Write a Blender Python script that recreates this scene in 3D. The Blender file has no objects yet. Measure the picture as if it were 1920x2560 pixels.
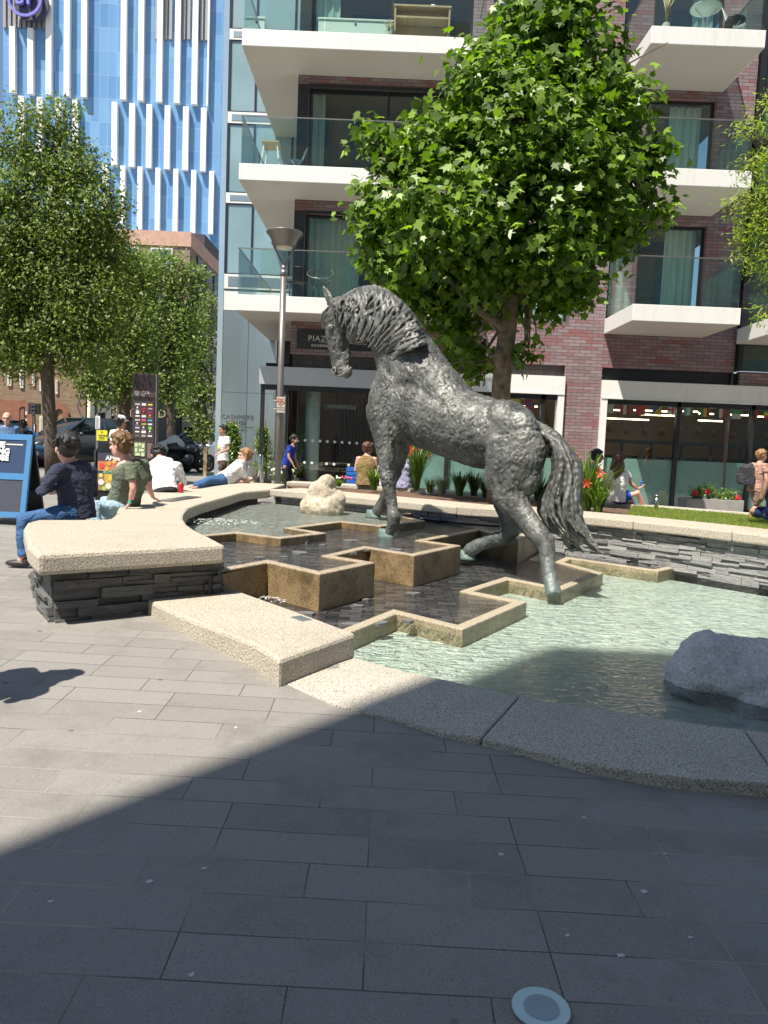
import bpy, math, random
import numpy as np
from mathutils import Vector, noise as mnoise
R_=random.Random(7)
NR=np.random.RandomState(11)
scn=bpy.context.scene
# ---------------------------------------------------------------- camera
F=1900.0; CX,CY=960.0,1280.0; H=1.5
PIT=math.radians(5.0); ROL=math.radians(2.35)
_fw=np.array([0,math.cos(PIT),-math.sin(PIT)]); _r0=np.array([1.,0,0]); _u0=np.cross(_r0,_fw)
AR=_r0*math.cos(ROL)+_u0*math.sin(ROL); AU=np.cross(AR,_fw); AF=_fw; OC=np.array([0,0,H])
cd=bpy.data.cameras.new('camera'); cam=bpy.data.objects.new('camera',cd); scn.collection.objects.link(cam)
cd.sensor_fit='VERTICAL'; cd.sensor_height=36; cd.lens=36*F/2560; cd.clip_start=.05; cd.clip_end=2000
from mathutils import Matrix
cam.matrix_world=Matrix(((AR[0],AU[0],-AF[0],0),(AR[1],AU[1],-AF[1],0),(AR[2],AU[2],-AF[2],H),(0,0,0,1)))
scn.camera=cam; scn.render.resolution_x=768; scn.render.resolution_y=1024
scn.view_settings.view_transform='Standard'; scn.view_settings.look='None'; scn.view_settings.exposure=0.80; scn.view_settings.gamma=1
# ---------------------------------------------------------------- sky and sun
SEL=61.5; SAZ=(-.62,-.785)
w=bpy.data.worlds.new('World'); scn.world=w; w.use_nodes=True
nt=w.node_tree; bg=nt.nodes['Background']; sk=nt.nodes.new('ShaderNodeTexSky'); sk.sky_type='NISHITA'; sk.sun_disc=False
sk.sun_elevation=math.radians(SEL); sk.sun_rotation=math.atan2(SAZ[0],SAZ[1]); sk.air_density=1.0; sk.dust_density=.6
nt.links.new(sk.outputs[0],bg.inputs[0]); bg.inputs[1].default_value=.078
ld=bpy.data.lights.new('sun','SUN'); ld.energy=5.0; ld.angle=math.radians(.5); ld.color=(1,.93,.82)
sun=bpy.data.objects.new('sun',ld); scn.collection.objects.link(sun)
ce=math.cos(math.radians(SEL)); sd=Vector((-SAZ[0]*ce,-SAZ[1]*ce,-math.sin(math.radians(SEL))))
sun.rotation_euler=sd.to_track_quat('-Z','Y').to_euler(); sun.location=(-20,-25,60)
# ---------------------------------------------------------------- helpers: pixel of the photograph -> point on a real plane
def ray(x,y): return AF+AR*(x-CX)/F-AU*(y-CY)/F
def onz(x,y,z):
    d=ray(x,y); return OC+d*((z-H)/d[2])
def ony(x,y,Y):
    d=ray(x,y); return OC+d*(Y/d[1])
def onpl(x,y,n,c):
    d=ray(x,y); n=np.array(n,float); return OC+d*((c-n@OC)/(n@d))
def gz(x,y): return -.015*max(-14,min(14,x))+.026*(max(-12,min(6.,y))-2)+.008*(max(6,min(20.,y))-6)
def ong(x,y):
    z=0.
    for _ in range(12):
        p=onz(x,y,z); z=gz(p[0],p[1])
        if p[1]>60 or p[1]<0: break
    return p
A_=lambda x,y:(x*.5425,1200+y*.5425)
B_=lambda x,y:(460+x*.42194,1160+y*.42194)
C_=lambda x,y:(1120+x*.48222,1160+y*.48222)
# ---------------------------------------------------------------- mesh builder
class M:
    def __init__(s): s.v=[]; s.f=[]; s.sm=[]
    def add(s,vs,fs,smooth=False):
        o=len(s.v); s.v+= [tuple(map(float,v)) for v in vs]; s.f+=[tuple(i+o for i in f) for f in fs]; s.sm+=[smooth]*len(fs); return s
    def box(s,x0,x1,y0,y1,z0,z1):
        vs=[(x,y,z) for z in (z0,z1) for y in (y0,y1) for x in (x0,x1)]
        return s.add(vs,[(0,2,3,1),(4,5,7,6),(0,1,5,4),(2,6,7,3),(0,4,6,2),(1,3,7,5)])
    def obox(s,c,ax,hx,hy,z0,z1):
        "box rotated about z; ax angle"
        ca,sa=math.cos(ax),math.sin(ax)
        vs=[(c[0]+a*ca-b*sa,c[1]+a*sa+b*ca,z) for z in (z0,z1) for b in (-hy,hy) for a in (-hx,hx)]
        return s.add(vs,[(0,2,3,1),(4,5,7,6),(0,1,5,4),(2,6,7,3),(0,4,6,2),(1,3,7,5)])
    def prism(s,poly,z0,z1,smooth=False):
        n=len(poly)
        if sum(poly[i][0]*poly[(i+1)%n][1]-poly[(i+1)%n][0]*poly[i][1] for i in range(n))<0: poly=poly[::-1]
        g=lambda z,p: z(p) if callable(z) else z
        vs=[(p[0],p[1],g(z0,p)) for p in poly]+[(p[0],p[1],g(z1,p)) for p in poly]
        fs=[tuple(range(n))[::-1],tuple(range(n,2*n))]+[(i,(i+1)%n,n+(i+1)%n,n+i) for i in range(n)]
        return s.add(vs,fs,smooth)
    def bar(s,a,b,w,h=None,up=(0,0,1)):
        h=h or w; a=Vector(a); b=Vector(b); d=(b-a).normalized(); u=Vector(up)
        if abs(d.dot(u))>.95: u=Vector((0,1,0))
        x=d.cross(u).normalized(); y=x.cross(d)
        vs=[p+x*w/2*i+y*h/2*j for p in (a,b) for i,j in ((-1,-1),(1,-1),(1,1),(-1,1))]
        return s.add(vs,[(0,1,2,3),(7,6,5,4),(0,4,5,1),(1,5,6,2),(2,6,7,3),(3,7,4,0)])
    def tube(s,pts,rad,n=8,smooth=True,sx=1.0,side=None):
        "tube along pts; rad scalar or list; sx scales the radius along direction side"
        P=[Vector(p) for p in pts]; k=len(P)
        if not hasattr(rad,'__len__'): rad=[rad]*k
        vs=[]; ref=Vector((0.31,.21,.93)).normalized() if side is None else Vector(side).normalized()
        px=None
        for i in range(k):
            d=(P[min(i+1,k-1)]-P[max(i-1,0)])
            if d.length<1e-9: d=Vector((0,0,1))
            d.normalize()
            x=(px if (px is not None and side is None) else ref); x=(x-d*x.dot(d))
            if x.length<1e-4: x=Vector((1,0,0))-d*d.x
            x.normalize(); px=x; y=d.cross(x)
            for j in range(n):
                t=2*math.pi*j/n; vs.append(P[i]+x*rad[i]*sx*math.cos(t)+y*rad[i]*math.sin(t))
        fs=[(i*n+j,i*n+(j+1)%n,(i+1)*n+(j+1)%n,(i+1)*n+j) for i in range(k-1) for j in range(n)]
        fs+=[tuple(range(n))[::-1],tuple(range((k-1)*n,k*n))]
        return s.add(vs,fs,smooth)
    def lathe(s,c,prof,n=20,smooth=True):
        "prof: (r,z) from bottom to top, about vertical axis at c"
        vs=[(c[0]+r*math.cos(2*math.pi*j/n),c[1]+r*math.sin(2*math.pi*j/n),c[2]+z) for r,z in prof for j in range(n)]
        k=len(prof)
        fs=[(i*n+j,i*n+(j+1)%n,(i+1)*n+(j+1)%n,(i+1)*n+j) for i in range(k-1) for j in range(n)]
        fs+=[tuple(range(n))[::-1],tuple(range((k-1)*n,k*n))]
        return s.add(vs,fs,smooth)
    def ell(s,c,r,n=14,m=9,rot=None):
        vs=[];
        for i in range(m+1):
            ph=math.pi*i/m
            for j in range(n):
                t=2*math.pi*j/n; p=Vector((r[0]*math.sin(ph)*math.cos(t),r[1]*math.sin(ph)*math.sin(t),-r[2]*math.cos(ph)))
                if rot is not None: p=rot@p
                vs.append((c[0]+p.x,c[1]+p.y,c[2]+p.z))
        fs=[(i*n+j,i*n+(j+1)%n,(i+1)*n+(j+1)%n,(i+1)*n+j) for i in range(m) for j in range(n)]
        return s.add(vs,fs,True)
    def quad(s,a,b,c,d): return s.add([a,b,c,d],[(0,1,2,3)])
    def ball(s,c,r): return s.ell(c,(r,r,r))
    def disc_y(s,c,r,t,n=20):
        "disc facing -Y"
        vs=[(c[0]+r*math.cos(2*math.pi*j/n),c[1]+y,c[2]+r*math.sin(2*math.pi*j/n)) for y in (0,t) for j in range(n)]
        return s.add(vs,[tuple(range(n)),tuple(range(n,2*n))[::-1]]+[(j,n+j,n+(j+1)%n,(j+1)%n) for j in range(n)])
def mesh_of(m,name,mat,org=(0,0,0)):
    me=bpy.data.meshes.new(name); ox,oy,oz=org
    me.from_pydata([(x-ox,y-oy,z-oz) for x,y,z in m.v],[],m.f)
    me.polygons.foreach_set('use_smooth',m.sm); me.materials.append(mat); me.update()
    return me
def setp(o,label=None,cat=None,group=None,kind=None):
    if label: o['label']=label
    if cat: o['category']=cat
    if group: o['group']=group
    if kind: o['kind']=kind
    return o
def worg(o):
    p=Vector((0,0,0))
    while o is not None: p=p+o.location; o=o.parent
    return p
def obj(name,m,mat,parent=None,org=None,bevel=0,**k):
    "m: builder in world coordinates"
    if parent is not None: org=worg(parent)
    elif org is None:
        a=np.array(m.v); org=((a[:,0].min()+a[:,0].max())/2,(a[:,1].min()+a[:,1].max())/2,a[:,2].min())
    me=mesh_of(m,name,mat,org); o=bpy.data.objects.new(name,me); scn.collection.objects.link(o)
    if parent is not None: o.parent=parent
    else: o.location=org
    if bevel:
        b=o.modifiers.new('b','BEVEL'); b.width=bevel; b.segments=2; b.limit_method='ANGLE'; b.angle_limit=.6
    return setp(o,**k)
def thing(name,org,label,cat,group=None):
    o=bpy.data.objects.new(name,None); scn.collection.objects.link(o); o.location=tuple(map(float,org)); o.empty_display_size=.2
    return setp(o,label,cat,group)
def dup(root,loc,label=None):
    r=root.copy(); scn.collection.objects.link(r); r.location=loc
    if label: r['label']=label
    for ch in list(root.children):
        c=ch.copy(); scn.collection.objects.link(c); c.parent=r
        for g in ch.children:
            d=g.copy(); scn.collection.objects.link(d); d.parent=c
    return r
def struct(name,m,mat,**k): return obj(name,m,mat,kind='structure',org=(0,0,0),**k)
def text(s,size,c,mat,parent,name='lettering',align='LEFT',yaw=0,ext=.004,flat=None,bold=0,spc=1.0):
    "text facing -Y with baseline origin at c (world); returns mesh object"
    cu=bpy.data.curves.new('t','FONT'); cu.body=s; cu.size=size; cu.align_x=align; cu.extrude=ext; cu.offset=bold; cu.resolution_u=2; cu.space_character=spc
    o=bpy.data.objects.new('t',cu); scn.collection.objects.link(o)
    dg=bpy.context.evaluated_depsgraph_get(); me=bpy.data.meshes.new_from_object(o.evaluated_get(dg))
    bpy.data.objects.remove(o); mt=flat if flat is not None else Matrix.Rotation(yaw,4,'Z')@Matrix.Rotation(math.pi/2,4,'X')
    me.transform(mt); me.transform(Matrix.Translation(Vector(c)-worg(parent))); me.materials.clear(); me.materials.append(mat); me.name=name
    q=bpy.data.objects.new(name,me); scn.collection.objects.link(q); q.parent=parent
    return q
def remesh(m,vox,smooth=2,dsp=None):
    "voxel-union of the pieces in m, smoothed, optionally displaced; returns a builder"
    me=bpy.data.meshes.new('r'); me.from_pydata(m.v,[],m.f); o=bpy.data.objects.new('r',me); scn.collection.objects.link(o)
    r=o.modifiers.new('r','REMESH'); r.mode='VOXEL'; r.voxel_size=vox; r.adaptivity=0
    if smooth:
        sm=o.modifiers.new('s','SMOOTH'); sm.factor=.6; sm.iterations=smooth
    dg=bpy.context.evaluated_depsgraph_get(); ev=bpy.data.meshes.new_from_object(o.evaluated_get(dg)); bpy.data.objects.remove(o)
    n=len(ev.vertices); co=np.empty(n*3); ev.vertices.foreach_get('co',co); co=co.reshape(-1,3)
    if dsp:
        no=np.empty(n*3); ev.vertices.foreach_get('normal',no); no=no.reshape(-1,3)
        d=np.array([dsp(Vector(c),Vector(q)) for c,q in zip(co,no)]); co=co+no*d[:,None]
    out=M(); out.v=[tuple(c) for c in co]; out.f=[tuple(p.vertices) for p in ev.polygons]; out.sm=[True]*len(out.f)
    bpy.data.meshes.remove(ev); return out
# ---------------------------------------------------------------- materials
def nm(name):
    m=bpy.data.materials.new(name); m.use_nodes=True; n=m.node_tree; b=n.nodes['Principled BSDF']; return m,n,b
def N(n,t,**k):
    q=n.nodes.new(t)
    for a,b in k.items():
        if a in q.bl_rna.properties.keys(): setattr(q,a,b)
        else: q.inputs[a.replace('_',' ')].default_value=b
    return q
def coord(n,kind='Object',scale=(1,1,1),wall=False):
    tc=N(n,'ShaderNodeTexCoord'); o=tc.outputs[kind]
    if wall:   # (x+y, z) so that a pattern runs round axis-aligned walls
        s=N(n,'ShaderNodeSeparateXYZ'); n.links.new(o,s.inputs[0]); a=N(n,'ShaderNodeMath',operation='ADD'); n.links.new(s.outputs[0],a.inputs[0]); n.links.new(s.outputs[1],a.inputs[1])
        c=N(n,'ShaderNodeCombineXYZ'); n.links.new(a.outputs[0],c.inputs[0]); n.links.new(s.outputs[2],c.inputs[1]); o=c.outputs[0]
    mp=N(n,'ShaderNodeMapping'); mp.inputs['Scale'].default_value=scale; n.links.new(o,mp.inputs[0]); return mp.outputs[0]
def ramp(n,src,stops):
    r=N(n,'ShaderNodeValToRGB'); e=r.color_ramp.elements
    while len(e)<len(stops): e.new(.5)
    for q,(p,c) in zip(e,stops): q.position=p; q.color=(*c,1) if len(c)==3 else c
    n.links.new(src,r.inputs[0]); return r.outputs[0]
def noi(n,vec,scale,detail=3,rough=.55,dist=0):
    q=N(n,'ShaderNodeTexNoise'); q.inputs['Scale'].default_value=scale; q.inputs['Detail'].default_value=detail; q.inputs['Roughness'].default_value=rough; q.inputs['Distortion'].default_value=dist
    n.links.new(vec,q.inputs[0]); return q.outputs[0]
def mix(n,a,b,f,mode='MIX'):
    q=N(n,'ShaderNodeMix',data_type='RGBA',blend_type=mode)
    for s,v in ((0,f),(6,a),(7,b)):
        if hasattr(v,'is_output') or isinstance(v,bpy.types.NodeSocket): n.links.new(v,q.inputs[s])
        else: q.inputs[s].default_value=v if s==0 else (*v,1)
    return q.outputs[2]
def bump(n,b,h,strength=.4,dist=.01,prev=None):
    q=N(n,'ShaderNodeBump'); q.inputs['Strength'].default_value=strength; q.inputs['Distance'].default_value=dist; n.links.new(h,q.inputs['Height'])
    if prev is not None: n.links.new(prev,q.inputs['Normal'])
    n.links.new(q.outputs[0],b.inputs['Normal']); return q.outputs[0]
def simple(name,col,rough=.5,metal=0,var=.15,sc=6,bmp=0,bsc=60,spec=.5,**k):
    m,n,b=nm(name); v=coord(n)
    f=noi(n,v,sc,4); c=ramp(n,f,[(.3,tuple(x*(1-var) for x in col)),(.7,tuple(min(1,x*(1+var)) for x in col))])
    n.links.new(c,b.inputs['Base Color']); b.inputs['Roughness'].default_value=rough; b.inputs['Metallic'].default_value=metal; b.inputs['Specular IOR Level'].default_value=spec
    if bmp: bump(n,b,noi(n,v,bsc,3),bmp,.01)
    return m
def granite(name,base,dark,light,sc=130,bmp=.5,bsc=60,rough=.8,stain=.12,bd=.012,side=None,sst=.8):
    m,n,b=nm(name); v=coord(n)
    sp=noi(n,v,sc,2,.6); c=ramp(n,sp,[(.38,dark),(.47,base),(.56,base),(.66,light)])
    st=noi(n,v,1.7,5,.65); c=mix(n,c,tuple(x*.55 for x in base),ramp(n,st,[(.5,(0,0,0)),(.75,(stain*3,)*3)]))
    if side:
        ge=N(n,'ShaderNodeNewGeometry'); sp_=N(n,'ShaderNodeSeparateXYZ'); n.links.new(ge.outputs['True Normal'],sp_.inputs[0]); st2=noi(n,v,3.5,5,.7)
        c2=mix(n,c,side,1.0,'MULTIPLY'); c2=mix(n,c2,(.035,.024,.012),ramp(n,st2,[(.42,(0,0,0)),(.66,(sst,)*3)])); c=mix(n,c2,c,ramp(n,sp_.outputs[2],[(.3,(0,0,0)),(.6,(1,1,1))]))
    n.links.new(c,b.inputs['Base Color']); b.inputs['Roughness'].default_value=rough
    h=noi(n,v,bsc,3,.7); bump(n,b,h,bmp,bd); return m
MT={}
MT['bench']=granite('pale_granite',(.51,.455,.365),(.26,.225,.175),(.67,.61,.52),115,.9,62,bd=.02)
MT['coping']=granite('grey_granite',(.44,.405,.34),(.19,.175,.15),(.66,.61,.53),110,.5,80,bd=.01)
MT['wet']=granite('wet_granite',(.42,.35,.26),(.16,.12,.08),(.60,.52,.40),95,.4,80,rough=.32,bd=.006,side=(.66,.56,.40),sst=.75)
MT['wetp']=granite('damp_granite',(.44,.38,.28),(.17,.13,.09),(.60,.53,.41),95,.4,80,rough=.4,bd=.006,side=(.80,.78,.68),sst=.4)
def paving():
    m,n,b=nm('paving_slabs'); v=coord(n)
    br=N(n,'ShaderNodeTexBrick'); br.offset=.37; br.offset_frequency=3; br.squash=1.0
    br.inputs['Scale'].default_value=1; br.inputs['Brick Width'].default_value=.56; br.inputs['Row Height'].default_value=.198; br.inputs['Mortar Size'].default_value=.0028; br.inputs['Mortar Smooth'].default_value=.2
    br.inputs['Color1'].default_value=(.256,.243,.222,1); br.inputs['Color2'].default_value=(.212,.201,.185,1); br.inputs['Mortar'].default_value=(.06,.055,.05,1); br.inputs['Bias'].default_value=-.1
    dw=N(n,'ShaderNodeVectorMath',operation='ADD'); n.links.new(v,dw.inputs[0])
    s=noi(n,v,2.5,2); sc=N(n,'ShaderNodeVectorMath',operation='SCALE'); n.links.new(s,sc.inputs[0]); sc.inputs['Scale'].default_value=.010; n.links.new(sc.outputs[0],dw.inputs[1]); n.links.new(dw.outputs[0],br.inputs[0])
    sp=noi(n,v,190,2,.7); c=mix(n,br.outputs[0],(.55,.5,.44),ramp(n,sp,[(.54,(0,0,0)),(.72,(.38,.38,.38))]))
    c=mix(n,c,(.07,.06,.055),ramp(n,noi(n,v,150,2,.6),[(.3,(.5,.5,.5)),(.44,(0,0,0))]))
    # pale sandy joints in places, dark in others
    jm=N(n,'ShaderNodeMath',operation='MULTIPLY'); n.links.new(br.outputs[1],jm.inputs[0]); n.links.new(ramp(n,noi(n,v,1.1,3),[(.47,(0,0,0)),(.58,(.75,.75,.75))]),jm.inputs[1]); c=mix(n,c,(.44,.39,.31),jm.outputs[0])
    # worn and dirty patches, dropped gum
    c=mix(n,c,(.10,.09,.08),ramp(n,noi(n,v,2.2,5,.7),[(.5,(0,0,0)),(.8,(.6,.6,.6))]))
    vo=N(n,'ShaderNodeTexVoronoi'); vo.inputs['Scale'].default_value=3.1; n.links.new(v,vo.inputs[0]); c=mix(n,c,(.075,.07,.065),ramp(n,vo.outputs[0],[(.045,(.85,.85,.85)),(.07,(0,0,0))]))
    n.links.new(c,b.inputs['Base Color']); b.inputs['Roughness'].default_value=.62; b.inputs['Specular IOR Level'].default_value=.45
    inv=N(n,'ShaderNodeMath',operation='SUBTRACT'); inv.inputs[0].default_value=1; n.links.new(br.outputs[1],inv.inputs[1])
    p=bump(n,b,inv.outputs[0],.6,.006); bump(n,b,noi(n,v,230,2,.7),.45,.004,p); return m
MT['paving']=paving()
def brick(name,c1,c2,mort,bw=.225,rh=.075,ms=.005,redp=None,dark=None):
    m,n,b=nm(name); v=coord(n,wall=True)
    br=N(n,'ShaderNodeTexBrick'); br.offset=.5; br.inputs['Scale'].default_value=1; br.inputs['Brick Width'].default_value=bw; br.inputs['Row Height'].default_value=rh; br.inputs['Mortar Size'].default_value=ms; br.inputs['Mortar Smooth'].default_value=.1; br.inputs['Bias'].default_value=0
    br.inputs['Color1'].default_value=(*c1,1); br.inputs['Color2'].default_value=(*c2,1); br.inputs['Mortar'].default_value=(*mort,1); n.links.new(v,br.inputs[0])
    c=br.outputs[0]
    if redp:
        b2=N(n,'ShaderNodeTexBrick'); b2.offset=.5
        for k,vv in (('Scale',1),('Brick Width',bw),('Row Height',rh),('Mortar Size',0.0),('Bias',0)): b2.inputs[k].default_value=vv
        b2.inputs['Color1'].default_value=(0,0,0,1); b2.inputs['Color2'].default_value=(1,1,1,1)
        ad=N(n,'ShaderNodeVectorMath',operation='ADD'); ad.inputs[1].default_value=(bw*32,rh*58,0); n.links.new(v,ad.inputs[0]); n.links.new(ad.outputs[0],b2.inputs[0])
        f=N(n,'ShaderNodeMath',operation='MULTIPLY'); n.links.new(ramp(n,b2.outputs[0],[(.45,(0,0,0)),(.75,(1,1,1))]),f.inputs[0]); n.links.new(ramp(n,noi(n,v,.9,3),[(.42,(.25,.25,.25)),(.62,(1,1,1))]),f.inputs[1])
        g=N(n,'ShaderNodeMath',operation='SUBTRACT',use_clamp=True); n.links.new(f.outputs[0],g.inputs[0]); n.links.new(br.outputs[1],g.inputs[1])
        c=mix(n,c,redp,g.outputs[0])
    c=mix(n,c,tuple(x*.6 for x in c1),ramp(n,noi(n,v,14,3,.7),[(.5,(0,0,0)),(.8,(.5,.5,.5))]))
    n.links.new(c,b.inputs['Base Color']); b.inputs['Roughness'].default_value=.7
    inv=N(n,'ShaderNodeMath',operation='SUBTRACT'); inv.inputs[0].default_value=1; n.links.new(br.outputs[1],inv.inputs[1]); p=bump(n,b,inv.outputs[0],.7,.01); bump(n,b,noi(n,v,60,3),.3,.01,p); return m
MT['brick']=brick('purple_brick',(.29,.215,.232),(.195,.14,.15),(.055,.047,.047),redp=(.25,.085,.085),bw=.30,rh=.083,ms=.0055)
MT['brickdark']=brick('dark_brick',(.10,.085,.085),(.07,.06,.06),(.03,.03,.03),bw=.083,rh=.30,ms=.005)
MT['brickold']=brick('old_brick',(.28,.19,.11),(.20,.12,.07),(.24,.20,.15),redp=(.22,.10,.06),ms=.008)
MT['brickfar']=brick('far_brick',(.28,.19,.15),(.22,.14,.11),(.25,.2,.17),ms=.008)
def cladding():
    m,n,b=nm('white_cladding'); st=noi(n,coord(n,scale=(1,1,.12)),7,4,.7); c=mix(n,(.75,.745,.72),(.50,.48,.44),ramp(n,st,[(.52,(0,0,0)),(.80,(.45,.45,.45))])); n.links.new(c,b.inputs['Base Color']); b.inputs['Roughness'].default_value=.45; return m
MT['white']=cladding()
MT['soffit']=simple('soffit_panel',(.56,.52,.46),.6,0,.05,.6)
MT['dark']=simple('dark_frame',(.018,.019,.022),.35,0,.2)
MT['grey']=simple('grey_metal',(.22,.215,.21),.4,.6,.08)
MT['lampm']=simple('lamp_metal',(.23,.215,.205),.38,.55,.06)
MT['steel']=simple('stainless_steel',(.55,.56,.58),.22,1,.05)
def panelmetal():
    m,n,b=nm('brushed_panel'); v=coord(n,scale=(1,1,.15)); c=ramp(n,noi(n,v,1.3,3),[(.3,(.30,.37,.41)),(.7,(.40,.47,.50))]); n.links.new(c,b.inputs['Base Color']); b.inputs['Roughness'].default_value=.33; b.inputs['Metallic'].default_value=.75; return m
MT['panel']=panelmetal()
MT['cream']=simple('cream_render',(.62,.56,.44),.8,0,.08)
def glass(name,tint=(.85,.93,.92),refl=.12,rough=.02,gl=(1,1,1),fres=True):
    m,n,b=nm(name); n.nodes.remove(b); out=n.nodes['Material Output']
    t=N(n,'ShaderNodeBsdfTransparent'); t.inputs[0].default_value=(*tint,1); g=N(n,'ShaderNodeBsdfGlossy'); g.inputs['Roughness'].default_value=rough; g.inputs['Color'].default_value=(*gl,1)
    mx=N(n,'ShaderNodeMixShader'); lw=N(n,'ShaderNodeLayerWeight'); lw.inputs['Blend'].default_value=.5
    mr=N(n,'ShaderNodeMapRange'); mr.inputs['To Min'].default_value=refl; mr.inputs['To Max'].default_value=1.0; 
    pw=N(n,'ShaderNodeMath',operation='POWER'); n.links.new(lw.outputs['Facing'],pw.inputs[0]); pw.inputs[1].default_value=3.5; n.links.new(pw.outputs[0],mr.inputs[0]); n.links.new(mr.outputs[0],mx.inputs[0])
    n.links.new(t.outputs[0],mx.inputs[1]); n.links.new(g.outputs[0],mx.inputs[2]); n.links.new(mx.outputs[0],out.inputs[0]); return m
MT['glass']=glass('window_glass',(.80,.90,.88),.09)
MT['rail']=glass('balustrade_glass',(.84,.93,.91),.06)
MT['shopglass']=glass('shop_glass',(.84,.90,.88),.08)
def wingglass():
    m,n,b=nm('blue_glazing'); v=coord(n); c=ramp(n,noi(n,v,.35,2),[(.4,(.20,.30,.32)),(.6,(.27,.38,.40))]); n.links.new(c,b.inputs['Base Color']); b.inputs['Roughness'].default_value=.06; b.inputs['Specular IOR Level'].default_value=1.0; b.inputs['IOR'].default_value=1.7; b.inputs['Specular Tint'].default_value=(.8,.93,.98,1)
    return m
MT['blueglass']=wingglass()
def towerglass():
    m,n,b=nm('tower_glazing'); v=coord(n,wall=True)
    br=N(n,'ShaderNodeTexBrick'); br.offset=0
    for k,vv in (('Scale',1),('Brick Width',1.6),('Row Height',4.0),('Mortar Size',.05),('Bias',-.15)): br.inputs[k].default_value=vv
    br.inputs['Color1'].default_value=(.14,.29,.52,1); br.inputs['Color2'].default_value=(.23,.42,.64,1); br.inputs['Mortar'].default_value=(.26,.42,.6,1); n.links.new(v,br.inputs[0])
    # spandrel band near each floor
    wv=N(n,'ShaderNodeTexBrick'); wv.offset=0
    for k,vv in (('Scale',1),('Brick Width',3.2),('Row Height',2.0),('Mortar Size',.0),('Bias',-.45)): wv.inputs[k].default_value=vv
    wv.inputs['Color1'].default_value=(0,0,0,1); wv.inputs['Color2'].default_value=(1,1,1,1); n.links.new(v,wv.inputs[0])
    c=mix(n,br.outputs[0],(.20,.50,.72),ramp(n,wv.outputs[0],[(.55,(0,0,0)),(.9,(.7,.7,.7))]))
    n.links.new(c,b.inputs['Base Color']); b.inputs['Roughness'].default_value=.08; b.inputs['Specular IOR Level'].default_value=.8; b.inputs['Specular Tint'].default_value=(.5,.75,1,1); return m
MT['towerglass']=towerglass()
def curtain(name,col):
    m,n,b=nm(name); v=coord(n,scale=(1,1,.03)); f=noi(n,v,9,3,.6); c=ramp(n,f,[(.3,tuple(x*.7 for x in col)),(.7,col)]); n.links.new(c,b.inputs['Base Color']); b.inputs['Roughness'].default_value=.9; bump(n,b,f,.8,.08); return m
MT['curtain']=curtain('pale_curtain',(.66,.78,.70)); MT['curtaing']=curtain('grey_curtain',(.42,.50,.46))
def water(name,tint,sc,strg,dist):
    m,n,b=nm(name); n.nodes.remove(b); out=n.nodes['Material Output']
    t=N(n,'ShaderNodeBsdfTransparent'); t.inputs[0].default_value=(*tint,1); g=N(n,'ShaderNodeBsdfGlossy'); g.inputs['Roughness'].default_value=.03
    mx=N(n,'ShaderNodeMixShader'); fr=N(n,'ShaderNodeFresnel'); fr.inputs[0].default_value=1.33
    v=coord(n,scale=(1,1.9,1)); h=noi(n,v,sc,3,.55,.6); bp=N(n,'ShaderNodeBump'); bp.inputs['Strength'].default_value=strg; bp.inputs['Distance'].default_value=dist; n.links.new(h,bp.inputs['Height'])
    n.links.new(bp.outputs[0],g.inputs['Normal']); n.links.new(bp.outputs[0],fr.inputs['Normal']); n.links.new(fr.outputs[0],mx.inputs[0]); n.links.new(t.outputs[0],mx.inputs[1]); n.links.new(g.outputs[0],mx.inputs[2])
    n.links.new(mx.outputs[0],out.inputs[0]); return m
MT['water']=water('pool_water',(.91,.97,.95),9,1,.09)
MT['waterup']=water('upper_water',(.88,.91,.90),11,1,.10)
def tiles(name,c1,c2,mort,sz,ms,rough=.35,off=0,rot=0,wet=False):
    m,n,b=nm(name); tc=N(n,'ShaderNodeTexCoord'); mp=N(n,'ShaderNodeMapping'); mp.inputs['Rotation'].default_value=(0,0,rot); n.links.new(tc.outputs['Object'],mp.inputs[0]); v=mp.outputs[0]
    # wobble, as seen through moving water
    ad=N(n,'ShaderNodeVectorMath',operation='ADD'); sc=N(n,'ShaderNodeVectorMath',operation='SCALE'); sc.inputs['Scale'].default_value=.0 if wet else .07; s=noi(n,v,6,3); n.links.new(s,sc.inputs[0]); n.links.new(v,ad.inputs[0]); n.links.new(sc.outputs[0],ad.inputs[1]); v2=ad.outputs[0]
    br=N(n,'ShaderNodeTexBrick'); br.offset=off
    for k,vv in (('Scale',1),('Brick Width',sz[0]),('Row Height',sz[1]),('Mortar Size',ms),('Mortar Smooth',.2),('Bias',0)): br.inputs[k].default_value=vv
    br.inputs['Color1'].default_value=(*c1,1); br.inputs['Color2'].default_value=(*c2,1); br.inputs['Mortar'].default_value=(*mort,1); n.links.new(v2,br.inputs[0])
    c=mix(n,br.outputs[0],tuple(x*.5 for x in c1),ramp(n,noi(n,v,5,4,.7),[(.45,(0,0,0)),(.8,(.6,.6,.6))]))
    n.links.new(c,b.inputs['Base Color']); b.inputs['Roughness'].default_value=rough
    inv=N(n,'ShaderNodeMath',operation='SUBTRACT'); inv.inputs[0].default_value=1; n.links.new(br.outputs[1],inv.inputs[1])
    if wet:
        b.inputs['Coat Weight'].default_value=.9; b.inputs['Coat Roughness'].default_value=.06
        p=bump(n,b,mix(n,br.outputs[0],(0,0,0),0.0),2.0,.05); p=bump(n,b,inv.outputs[0],.8,.01,p); bump(n,b,noi(n,coord(n,scale=(1,1.8,1)),16,3,.6,.8),.5,.03,p)
        cb=N(n,'ShaderNodeBump'); cb.inputs['Strength'].default_value=.8; cb.inputs['Distance'].default_value=.03; n.links.new(noi(n,coord(n,scale=(1,1.7,1)),13,3,.6,.8),cb.inputs['Height']); n.links.new(cb.outputs[0],b.inputs['Coat Normal'])
    return m
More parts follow.
